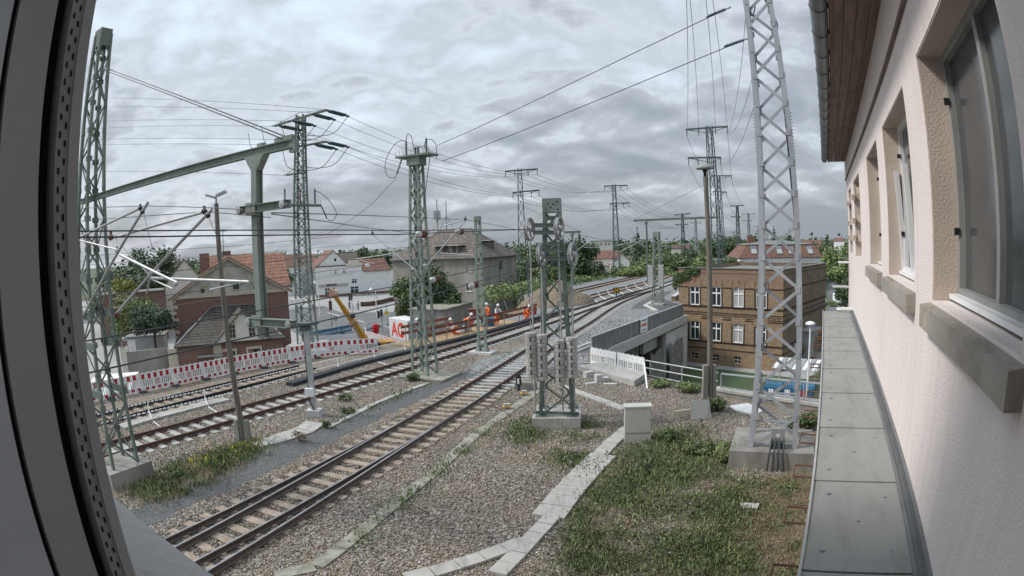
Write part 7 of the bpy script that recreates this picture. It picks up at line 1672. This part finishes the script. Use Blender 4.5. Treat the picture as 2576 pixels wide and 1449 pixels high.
# awning at far left, garden wall, garden gate
P = AD(275, 900, 46); P.z = ZS; t = thing('awning', 'white striped awning low behind the barriers next to the window mast', 'awning', P, .5); m = MB()
for i in range(9): m = MB(); m.add([(-1.8+i*.4, 0, 3.3), (-1.45+i*.4, 0, 3.3), (-1.45+i*.4, -2.0, 2.5), (-1.8+i*.4, -2.0, 2.5)], [(0, 1, 2, 3)]); m.build('stripe', 'awning_stripe', t)
m = MB(); m.bx(-1.9, 1.9, 0, 2.5, 0, 3.25); m.build('stall', 'render_pink', t)
gw0, gw1 = AD(*K2(640, 1230), 57), AD(*K2(1235, 1150), 57.5); gw0.z = gw1.z = zA
t = thing('garden_wall', 'grey-brown rendered garden wall with a tiled gate pillar left of the brick house', 'wall', gw0, math.atan2((gw1-gw0).y, (gw1-gw0).x)); lw = (gw1-gw0).length; hw2 = ZA(*K2(1000, 945), gw0)-zA; m = MB(); m.bx(0, lw, 0, .3, -1, hw2); m.build('wall', 'render_grey', t); m = MB(); m.bx(-.5, .15, -.15, .5, -1, hw2+.6); m.build('pillar', 'render_cream', t); m = MB(); m.lathe([(.55, 0), (.5, .05), (.05, .4)], 4, (-.18, .15, hw2+.6)); m.build('pillar_cap', 'tiles_red', t)
P = AD(*K2(900, 870), 63); P.z = zA; t = thing('garden_shed', 'grey corrugated garden shed behind the garden wall, under the small tree', 'shed', P, .45); hq = ZA(*K2(900, 770), P)-zA; m = MB(); m.bx(-2.2, 2.0, 0, 3, 0, hq); m.build('wall', 'steel_grey', t); m = MB(); m.bx(-2.4, 2.2, -.2, 3.2, hq, hq+.12); m.build('roof', 'roof_felt', t); m = MB(); m.bx(-2.1, -1.2, -.05, -.002, 0, hq-.2); m.build('door', 'white_plastic', t)
flat('pavement', [tuple(AD(*K2(*p), d_)[:2]) for p, d_ in (((330, 1000), 50), ((800, 960), 58), ((900, 700), 80), ((340, 580), 88))], zA-.9, 'pavement')
P = AD(*K2(660, 640), 84); P.z = zA; car('white van in the yard behind the small tree on the left', P, .6, 'white_plastic', 1.15)

# ================================================================ TREES
def tree(label, u, vtop, wpx, dist, mat='leaf_mid', zb=ZS, n=1500, leaf=.5, trunk=True, cat='tree', name='tree', cone=False, group='trees', vbot=None, seed=None, squash=1.):
    P = AD(u, 640, dist); P.z = zb; h = ZA(u, vtop, P)-zb; rad = wpx*.000683*dist/2
    seed = seed if seed is not None else int(u*7+vtop); rs = random.Random(seed)
    t = thing(name, label, cat, P, 0, group); cb_ = .0 if vbot is None else max(0, ZA(u, vbot, P)-zb)
    if vbot is None: cb_ = h*.12 if not cone else h*.1
    cl = []
    if cone:
        for i in range(9):
            tt_ = i/8; cl.append((rs.uniform(-.1, .1), rs.uniform(-.1, .1), cb_+(h-cb_)*tt_*.95, rad*(1.02-tt_)+.15, rad*(1.02-tt_)+.15, (h-cb_)*.09))
    else:
        hc_ = (h+cb_)/2; rz_ = (h-cb_)/2
        cl.append((0, 0, hc_, rad*.72, rad*.72, rz_*.78))
        for i in range(11):
            a = rs.uniform(0, 2*PI); e = rs.uniform(-.75, .95); r_ = math.sqrt(max(0, 1-e*e))
            s = rs.uniform(.26, .45); cl.append((math.cos(a)*r_*rad*(1-s*.8), math.sin(a)*r_*rad*(1-s*.8), hc_+e*rz_*(1-s*.9), rad*s, rad*s, min(rz_, rad)*s*.85))
    o = leaves('crown', mat, cl, n, leaf, t, seed=seed)
    if trunk:
        m = MB(); m.tube((0, 0, 0), (rad*.05, 0, cb_+(h-cb_)*.35), max(.12, h*.028), 8, max(.06, h*.015))
        for i in range(5):
            c = cl[rs.randrange(1, len(cl))]; m.tube((0, 0, cb_+(h-cb_)*(.08+.05*i)), (c[0]*.8, c[1]*.8, c[2]), max(.05, h*.012), 6, .03)
        m.build('trunk', 'bark', t)
    return t
T = [  # label
 ('full green bush on the embankment behind the earth heap, left part', 1375, 665, 90, 96, 'leaf_mid', 1900, .45, dict(zb=-3)),
 ('lighter bush on the embankment right of the earth heap', 1440, 690, 80, 98, 'leaf_light', 1700, .42, dict(zb=-3)),
 ('dark hedge tree behind the first dark pylon foot', 1300, 640, 60, 125, 'leaf_dark', 1300, .55, {}),
 ('bush between the second pylon and the catenary post', 1560, 690, 80, 116, 'leaf_mid', 1700, .45, dict(zb=-2)),
 ('bush below the catenary beam nearest the far tracks', 1668, 668, 70, 112, 'leaf_light', 1600, .42, dict(zb=-2)),
 # label, u, vtop, width, dist, material, n, leaf, extra
 ('big round dark tree rising behind the brackets on the left', 384, 608, 150, 112, 'leaf_dark', 3200, .62, {}),
 ('dark broad tree mass left of the big round tree', 300, 668, 150, 104, 'leaf_dark', 2200, .6, {}),
 ('yellow-green round bush tree at the mast by the window', 302, 682, 82, 96, 'leaf_yellow', 1500, .42, {}),
 ('flat-topped light green hedge tree above the yard wall', 320, 738, 130, 82, 'leaf_light', 1800, .42, {}),
 ('small dense tree with forked trunk in front of the garden shed', 372, 766, 112, 60, 'leaf_blue', 2600, .28, dict(vbot=850)),
 ('green street tree between the beam post and the row house', 708, 668, 55, 128, 'leaf_mid', 900, .5, dict(vbot=745)),
 ('dark tree above the crossing workshop, left one', 872, 626, 58, 235, 'leaf_dark', 800, .9, {}),
 ('dark tree above the crossing workshop, taller middle one', 916, 622, 62, 225, 'leaf_mid', 900, .9, {}),
 ('pointed dark tree right above the workshop roof', 968, 626, 40, 215, 'leaf_blue', 700, .8, {}),
 ('loose tree right of the workshop behind the second mast', 1008, 650, 70, 190, 'leaf_mid', 900, .8, {}),
 ('slim tree growing at the roof edge behind the second lattice mast', 1046, 590, 62, 108, 'leaf_mid', 1300, .48, {}),
 ('tall ivy-clad tree at the left corner of the grey house', 1024, 690, 78, 84, 'leaf_mid', 2600, .42, dict(trunk=True)),
 ('big ivy mass climbing the grey house wall behind the second mast', 1088, 654, 88, 82, 'leaf_dark', 4200, .40, {}),
 ('rounded bush spilling beside the shed in front of the grey house', 1136, 730, 50, 80, 'leaf_mid', 1300, .36, {}),
 ('leafy tree directly right of the grey house', 1346, 606, 92, 112, 'leaf_mid', 2200, .55, {}),
 ('dark tree behind the tension wheels', 1405, 612, 88, 118, 'leaf_dark', 1800, .58, {}),
 ('tall full tree right of the counterweight mast', 1456, 586, 92, 112, 'leaf_dark', 2600, .55, {}),
 ('pointed green tree before the brown roofs', 1512, 655, 56, 118, 'leaf_blue', 1200, .45, dict(cone=True)),
 ('wide light bush on the embankment left of the second pylon', 1520, 700, 90, 108, 'leaf_light', 1500, .42, dict(zb=-1.5)),
 ('round light bush right of the second pylon', 1592, 668, 92, 110, 'leaf_light', 2300, .42, dict(zb=-1.5)),
 ('broad dark bush under the long catenary beam', 1640, 640, 110, 122, 'leaf_mid', 2400, .52, dict(zb=-1.5)),
 ('dark conifer with a broad top left of the small weighted mast', 1606, 581, 42, 175, 'leaf_blue', 1300, .62, dict(cone=True)),
 ('narrow dark conifer just left of the small weighted mast', 1650, 588, 24, 170, 'leaf_blue', 900, .55, dict(cone=True)),
 ('slim conifer beside the yellow block on the skyline', 1458, 588, 20, 240, 'leaf_blue', 600, .8, dict(cone=True)),
 ('bushy tree right of the small weighted mast', 1692, 636, 92, 128, 'leaf_mid', 2200, .52, dict(zb=-1.5)),
 ('dark tree behind the third pylon base', 1735, 630, 88, 150, 'leaf_dark', 1800, .6, dict(zb=-2)),
 ('green tree left of the wooden lamp pole', 1765, 645, 70, 120, 'leaf_light', 1300, .48, dict(zb=-2)),
 ('row tree in the distance right of the wooden lamp pole', 1812, 606, 80, 215, 'leaf_dark', 1300, .85, dict(zb=-2)),
 ('distant tree behind the far masts left of the mansard house', 1850, 594, 70, 225, 'leaf_dark', 1200, .85, dict(zb=-2)),
 ('distant treetop close left of the grey tower', 1888, 600, 60, 230, 'leaf_mid', 1000, .85, dict(zb=-2)),
 ('shrub at the tracks in front of the mansard house', 1838, 648, 50, 125, 'leaf_mid', 900, .45, dict(zb=-1)),
 ('dark fir seen through the grey tower', 1948, 574, 46, 200, 'leaf_blue', 1000, .7, dict(cone=True)),
 ('dark fir in the right bay of the grey tower', 1986, 582, 40, 205, 'leaf_blue', 900, .7, dict(cone=True)),
 ('tree behind the right end of the mansard house', 2062, 604, 60, 190, 'leaf_dark', 1100, .7, {}),
 ('tall leafy tree beside the far end of the station wall', 2112, 610, 95, 118, 'leaf_light', 2600, .5, {}),
 ('dark tree at the street bend beyond the mansard house', 2088, 618, 60, 165, 'leaf_mid', 1300, .6, {}),
 ('bush at the near kerb of the side street', 2128, 690, 46, 90, 'leaf_dark', 1300, .36, {}),
 ('dark low treetop at the far left horizon behind the big mast', 820, 640, 70, 300, 'leaf_dark', 600, 1.2, {}),
 ('wooded rise on the horizon left of the grey house', 1010, 636, 90, 420, 'leaf_blue', 800, 1.6, {}),
]
for lab, u, v, w_, d_, mt, n_, lf, kw in T: tree(lab, u, v-4, w_*1.22, d_, mt, n=int(n_*1.9), leaf=lf*.88, **kw)
# far woods: one mass on the horizon
cl = []
for i in range(150):
    a = math.radians(-38+i*.60); d_ = 430+random.uniform(-60, 160); cl.append((math.sin(a)*d_, math.cos(a)*d_, random.uniform(-4, 2), 10, 10, random.uniform(6, 9)))
o = leaves('far_woods', 'leaf_dark', cl, 16000, 2.6, None, seed=3); o['kind'] = 'stuff'; tag(o, 'distant dark woods closing the horizon', 'woods')
# undergrowth along the embankment and shrubs in the plot
def bush(label, u, v, wpx, hm, mat, n=700, leaf=.11, z=0., dz=.0, seed=1, group='weedy bushes on the gravel'):
    P = G(u, v, z); r_ = wpx*.000683*math.hypot(P.x, P.y)/2; rs = random.Random(seed+int(u)); t = thing('bush', label, 'bush', P, 0, group)
    cl = [(rs.uniform(-.7, .7)*r_, rs.uniform(-.5, .5)*r_, hm*rs.uniform(.3, .7), r_*rs.uniform(.3, .55), r_*rs.uniform(.3, .5), hm*rs.uniform(.25, .42)) for _ in range(8)]
    leaves('foliage', mat, cl, int(n*1.3), leaf*.85, t, seed=seed+int(v)); m = MB()
    for c in cl[:6]: m.tube((c[0]*.2, c[1]*.2, 0), c[:3], .012, 5)
    m.build('stem', 'bark', t)
bush('bright green bush left of the tower foot', 1812, 1165, 96, .65, 'leaf_light', 2300, .075)
bush('darker bush further left among the weeds before the tower', 1760, 1140, 90, .45, 'leaf_grass', 1800, .075)
bush('weedy bush at the foot of the wooden lamp pole, left side', 1742, 985, 100, .5, 'leaf_light', 1500, .085, seed=5)
bush('weedy bush at the tube railing behind the plain barrier', 1672, 972, 80, .34, 'leaf_light', 1100, .085, seed=6)
bush('low bush right of the lamp pole footing', 1800, 1035, 70, .6, 'leaf_mid', 900, .11, seed=7)
bush('small bush in front of the leaning slab on the gravel', 1684, 1112, 50, .5, 'leaf_mid', 600, .09, seed=8)
bush('bush between the tower and the station ledge', 2030, 1080, 70, .6, 'leaf_mid', 900, .11, seed=9)
bush('leafy bush under the tower behind its right leg', 1985, 1090, 60, .6, 'leaf_light', 700, .10, seed=10)
bush('round weed on the stones right of the signal post', 875, 1040, 40, .35, 'leaf_mid', 300, .08, seed=11)
bush('small green weed on the stones by the kerb near the signal post', 868, 1008, 36, .4, 'leaf_mid', 300, .08, seed=12)
bush('reddish-stemmed weed at the corner of the pale slabs', 755, 1110, 46, .45, 'leaf_dry', 240, .07, seed=13)
bush('tuft of weed at the right end of the pale slabs', 824, 1078, 30, .45, 'leaf_grass', 260, .07, seed=14)
bush('weed at the foot of the second lattice mast', 1040, 960, 40, .5, 'leaf_mid', 500, .09, seed=15)
bush('dark weed in the grass strip near the window mast', 445, 1200, 50, .35, 'leaf_mid', 320, .08, seed=16)
bush('garden shrub with brownish leaves by the brick house corner', 2010, 905, 80, 2.0, 'leaf_dry', 1500, .20, z=ZS, seed=17)
bush('green planted border beyond the ledge end', 2090, 772, 40, 1.3, 'leaf_light', 800, .16, z=ZS, seed=18)
# ================================================================ GRASS, WEEDS AND LOOSE STONES
def inside(poly, X, Y):
    c = np.zeros(len(X), bool); n = len(poly)
    for i in range(n):
        x0, y0 = poly[i][:2]; x1, y1 = poly[(i+1) % n][:2]
        if y0 == y1: continue
        k = ((y0 > Y) != (y1 > Y)) & (X < (x1-x0)*(Y-y0)/(y1-y0)+x0); c ^= k
    return c
def scatter(poly, n):
    P = np.array([p[:2] for p in poly]); lo, hi = P.min(0), P.max(0); A = rng.random((n, 2))*(hi-lo)+lo
    return A[inside(poly, A[:, 0], A[:, 1])]
def vnoise(X, Y, s, seed):
    r = np.random.default_rng(seed); g = r.random((64, 64)); x, y = X/s, Y/s; xi, yi = np.floor(x).astype(int), np.floor(y).astype(int); fx, fy = x-xi, y-yi
    fx = fx*fx*(3-2*fx); fy = fy*fy*(3-2*fy); G_ = lambda a, b: g[a % 64, b % 64]
    return (G_(xi, yi)*(1-fx)+G_(xi+1, yi)*fx)*(1-fy)+(G_(xi, yi+1)*(1-fx)+G_(xi+1, yi+1)*fx)*fy
def grass(name, label, poly, n, hmin, hmax, mat, thr=.0, seed=1, wid=.022, s=.9, z=0., leafy=.5, jit=.22):
    A = scatter(poly, n); A = A+rng.normal(size=A.shape)*jit; v = .6*vnoise(A[:, 0], A[:, 1], s, seed)+.4*vnoise(A[:, 0], A[:, 1], s*.3, seed+1)
    A = A[v > thr+.12*rng.normal(size=len(v))]; m = len(A); v = .6*vnoise(A[:, 0], A[:, 1], s, seed)+.4*vnoise(A[:, 0], A[:, 1], s*.3, seed+1)
    h = (hmin+(hmax-hmin)*np.clip(v, 0, 1)*rng.random(m))[:, None]; a = rng.random(m)*2*PI; lean = rng.uniform(.2, 1.1, m)[:, None]
    d = np.stack([np.cos(a), np.sin(a), np.zeros(m)], 1); p = np.stack([-np.sin(a), np.cos(a), np.zeros(m)], 1); B = np.stack([A[:, 0], A[:, 1], np.full(m, z)], 1)
    up = np.array([0, 0, 1.]); w = (wid*rng.uniform(.6, 1.6, m))[:, None]; lf = (rng.random(m) < leafy)[:, None]
    w = np.where(lf, w*1.8, w); base = B+up*h*np.where(lf, .35, 0)
    V = np.stack([base-p*w*.35, base+p*w*.35, base+d*h*lean*.6+up*h*.7+p*w*.5, base+d*h*lean*.5+up*h*.75-p*w*.5], 1).reshape(-1, 3)
    o = np_mesh(name, V, np.arange(4*m).reshape(-1, 4), mat); o['kind'] = 'stuff'; return tag(o, label, 'grass')
left_w = [G(*p) for p in ((1430, 1449), (1425, 1330), (1500, 1190), (1640, 1095), (1760, 1070), (1830, 1180), (1880, 1300), (1850, 1449))]
right_w = [G(*p) for p in ((1830, 1449), (1850, 1300), (1800, 1190), (1860, 1210), (2060, 1200), (2045, 1449))]
grass('grass', 'low green weeds covering the ground before the grey tower', left_w, 84000, .03, .15, 'leaf_grass', .40, 3, .013, s=1.3, jit=.42)
grass('grass', 'scattered taller weed stems in the green patch', left_w, 3200, .16, .38, 'leaf_grass', .40, 13, .016, s=1.6, leafy=.35)
grass('grass', 'broad green leaves in the weeds along the lower edge', [G(*p) for p in ((1430, 1449), (1430, 1290), (1560, 1180), (1700, 1180), (1860, 1300), (1880, 1449))], 26000, .04, .14, 'leaf_grass', .52, 9, .017, s=1.1)
grass('dry_grass', 'dry brown stalks between the weeds', left_w, 26000, .03, .12, 'leaf_dry', .40, 17, .010, s=1.1, leafy=.1)
grass('dry_grass', 'flattened brown dead stems beside the station ledge', right_w, 60000, .02, .10, 'leaf_dry', .18, 19, .011, s=.8, leafy=.1)
grass('grass', 'thin green weeds among the dead stems by the station ledge', right_w, 36000, .03, .13, 'leaf_grass', .50, 29, .013, s=.9)
grass('grass', 'grass strip with tall weeds beside the gravel path near the window mast', [G(*p) for p in ((352, 1220), (450, 1172), (655, 1108), (640, 1145), (470, 1230), (375, 1265))], 20000, .05, .28, 'leaf_grass', .34, 21, .016, jit=.4)
grass('dry_grass', 'dry stalks in the grass strip by the gravel path', [G(*p) for p in ((352, 1225), (450, 1176), (655, 1112), (640, 1150), (470, 1236), (375, 1270))], 12000, .05, .26, 'leaf_dry', .34, 27, .013, jit=.5)
grass('grass', 'yellow flowering weeds in the grass strip by the gravel path', [G(*p) for p in ((470, 1165), (655, 1108), (640, 1130), (490, 1190))], 700, .12, .3, 'leaf_flower', .45, 23, .016)
for k, pl in enumerate((((1285, 1075), (1350, 1050), (1350, 1110), (1300, 1120)), ((1385, 1150), (1470, 1130), (1500, 1165), (1420, 1185)), ((1445, 1070), (1500, 1065), (1490, 1105), (1450, 1110)))):
    grass('grass', ('green weeds left of the counterweight mast block', 'green weeds before the counterweight mast block', 'green weeds right of the counterweight mast block')[k], [G(*p) for p in pl], 4200 if k < 2 else 2600, .05, .2, 'leaf_grass', .38, 31+k, .016, jit=.4)
grass('grass', 'thin weeds along the kerb stones in the stones', [G(*p) for p in ((880, 1370), (1010, 1250), (1110, 1170), (1230, 1060), (1250, 1080), (1120, 1195), (1030, 1280), (920, 1390))], 15000, .05, .2, 'leaf_grass', .60, 41, .02, .6)
grass('grass', 'sparse weeds along the thin kerb by the gravel path', [G(*p) for p in ((820, 1078), (960, 1008), (1085, 955), (1090, 968), (960, 1022), (835, 1090))], 9000, .05, .2, 'leaf_grass', .55, 43, .02, .6)
def und(label, pts, r_, hgt, n, mat, leaf, seed):
    ln = resample([Vector(p) for p in pts], r_*.9); cl = [(p.x+random.uniform(-.5, .5)*r_, p.y+random.uniform(-.5, .5)*r_, p.z+hgt*random.uniform(.2, .6), r_*random.uniform(.5, 1.0), r_*random.uniform(.5, 1.0), hgt*random.uniform(.4, .8)) for p, d in ln]
    o = leaves('undergrowth', mat, cl, n, leaf, None, seed=seed); o['kind'] = 'stuff'; tag(o, label, 'undergrowth')
und('leafy undergrowth along the outermost far track', [(3.5, 79, -.6), (8, 90, -.6), (16, 103, -.6), (26, 120, -.6), (38, 140, -.6)], 2.2, 1.5, 5200, 'leaf_mid', .30, 5)
und('light undergrowth behind the earth heap', [(-2.5, 74, -.6), (1.5, 84, -.6), (6, 93, -.6)], 2.4, 2.0, 2600, 'leaf_light', .32, 6)
und('tall shrubs covering the embankment foot beside the grey house', [(2, 98, -3), (8, 108, -3), (17, 122, -3), (28, 140, -3)], 3.2, 4.2, 6000, 'leaf_mid', .45, 8)
# loose ballast stones near the viewer
ICO = np.array([(1, 0, 0), (-1, 0, 0), (0, 1, 0), (0, -1, 0), (0, 0, 1), (0, 0, -1)], float); FC = np.array([(0, 2, 4), (2, 1, 4), (1, 3, 4), (3, 0, 4), (2, 0, 5), (1, 2, 5), (3, 1, 5), (0, 3, 5)])
def stones(label, poly, n, smin, smax, mat, avoid=(), dens=None, z=0.):
    A = scatter(poly, n)
    for av in avoid: A = A[~inside(av, A[:, 0], A[:, 1])]
    m = len(A); s = rng.uniform(smin, smax, m)
    V = ICO[None]*(1+.35*rng.normal(size=(m, 6, 1)).clip(-1, 1))+.28*rng.normal(size=(m, 6, 3)).clip(-1.5, 1.5)
    V *= np.stack([s*rng.uniform(.8, 1.3, m), s*rng.uniform(.7, 1.1, m), s*rng.uniform(.5, .85, m)], 1)[:, None]
    q = rng.random(m)*2*PI; c, sn = np.cos(q)[:, None], np.sin(q)[:, None]; tlt = rng.normal(size=(m, 1))*.4
    x, y, zz_ = V[..., 0]*c-V[..., 1]*sn, V[..., 0]*sn+V[..., 1]*c, V[..., 2]+V[..., 0]*tlt
    V = np.stack([x+A[:, :1], y+A[:, 1:], zz_+z+s[:, None]*.25], 2).reshape(-1, 3)
    F = (FC[None]+np.arange(m)[:, None, None]*6).reshape(-1, 3)
    o = np_mesh('loose_stones', V, F, mat, nper=3); o['kind'] = 'stuff'; tag(o, label, 'stones')
path_poly = [G(*p) for p in ((235, 1330), (370, 1262), (520, 1180), (660, 1123), (830, 1062), (960, 1010), (1080, 962), (1190, 925), (1170, 955), (1010, 1030), (800, 1128), (640, 1205), (480, 1275), (330, 1345))]
weeds_in = [] and [G(*p) for p in ((1445, 1449), (1450, 1330), (1520, 1210), (1650, 1120), (1800, 1090), (1890, 1140), (2030, 1110), (2040, 1449))]
stones('brown and grey ballast stones of the front track bed', [(-10.5, 6), (-2.2, 8.6), (1.2, 9.5), (3.8, 10.5), (7.5, 14), (9.5, 19), (8.5, 24.0), (5.5, 29), (1.5, 30), (-2.0, 27), (-6, 20.5), (-9.5, 14.5), (-12, 9)], 150000, .020, .038, 'stone_mixed', (path_poly,))
stones('grey ballast stones between the rusty track and the gravel path', [(-22, 8), (-15, 5), (-12, 9.5), (-9.3, 18.6), (-7.4, 21.2), (-4.5, 28.5), (-2.5, 31.0), (-2, 38), (-6, 40), (-14, 27), (-19, 18)], 110000, .022, .042, 'stone_mixed', (path_poly,))
stones('clean grey ballast stones beside the bridge parapet', [(-2.4, 29.5), (1.6, 31), (4.0, 31), (4.4, 34.5), (9, 42), (13, 48), (8, 50), (3, 42), (-.3, 36)], 60000, .026, .05, 'stone_grey')

def band(line, w_, y0, y1): l = [p for p in line if y0 < p.y < y1]; return [(p.x, p.y) for p in offset(l, w_)]+[(p.x, p.y) for p in offset(l, -w_)][::-1]
stones('rust-stained ballast stones between the rails of the front track', band(c1, 1.5, 6, 28), 26000, .022, .04, 'stone_rusty', z=.012)
stones('darker rust-stained ballast stones between the rails beside the trough', band(c2, 1.1, 8, 40), 22000, .022, .042, 'stone_rusty', z=.012)
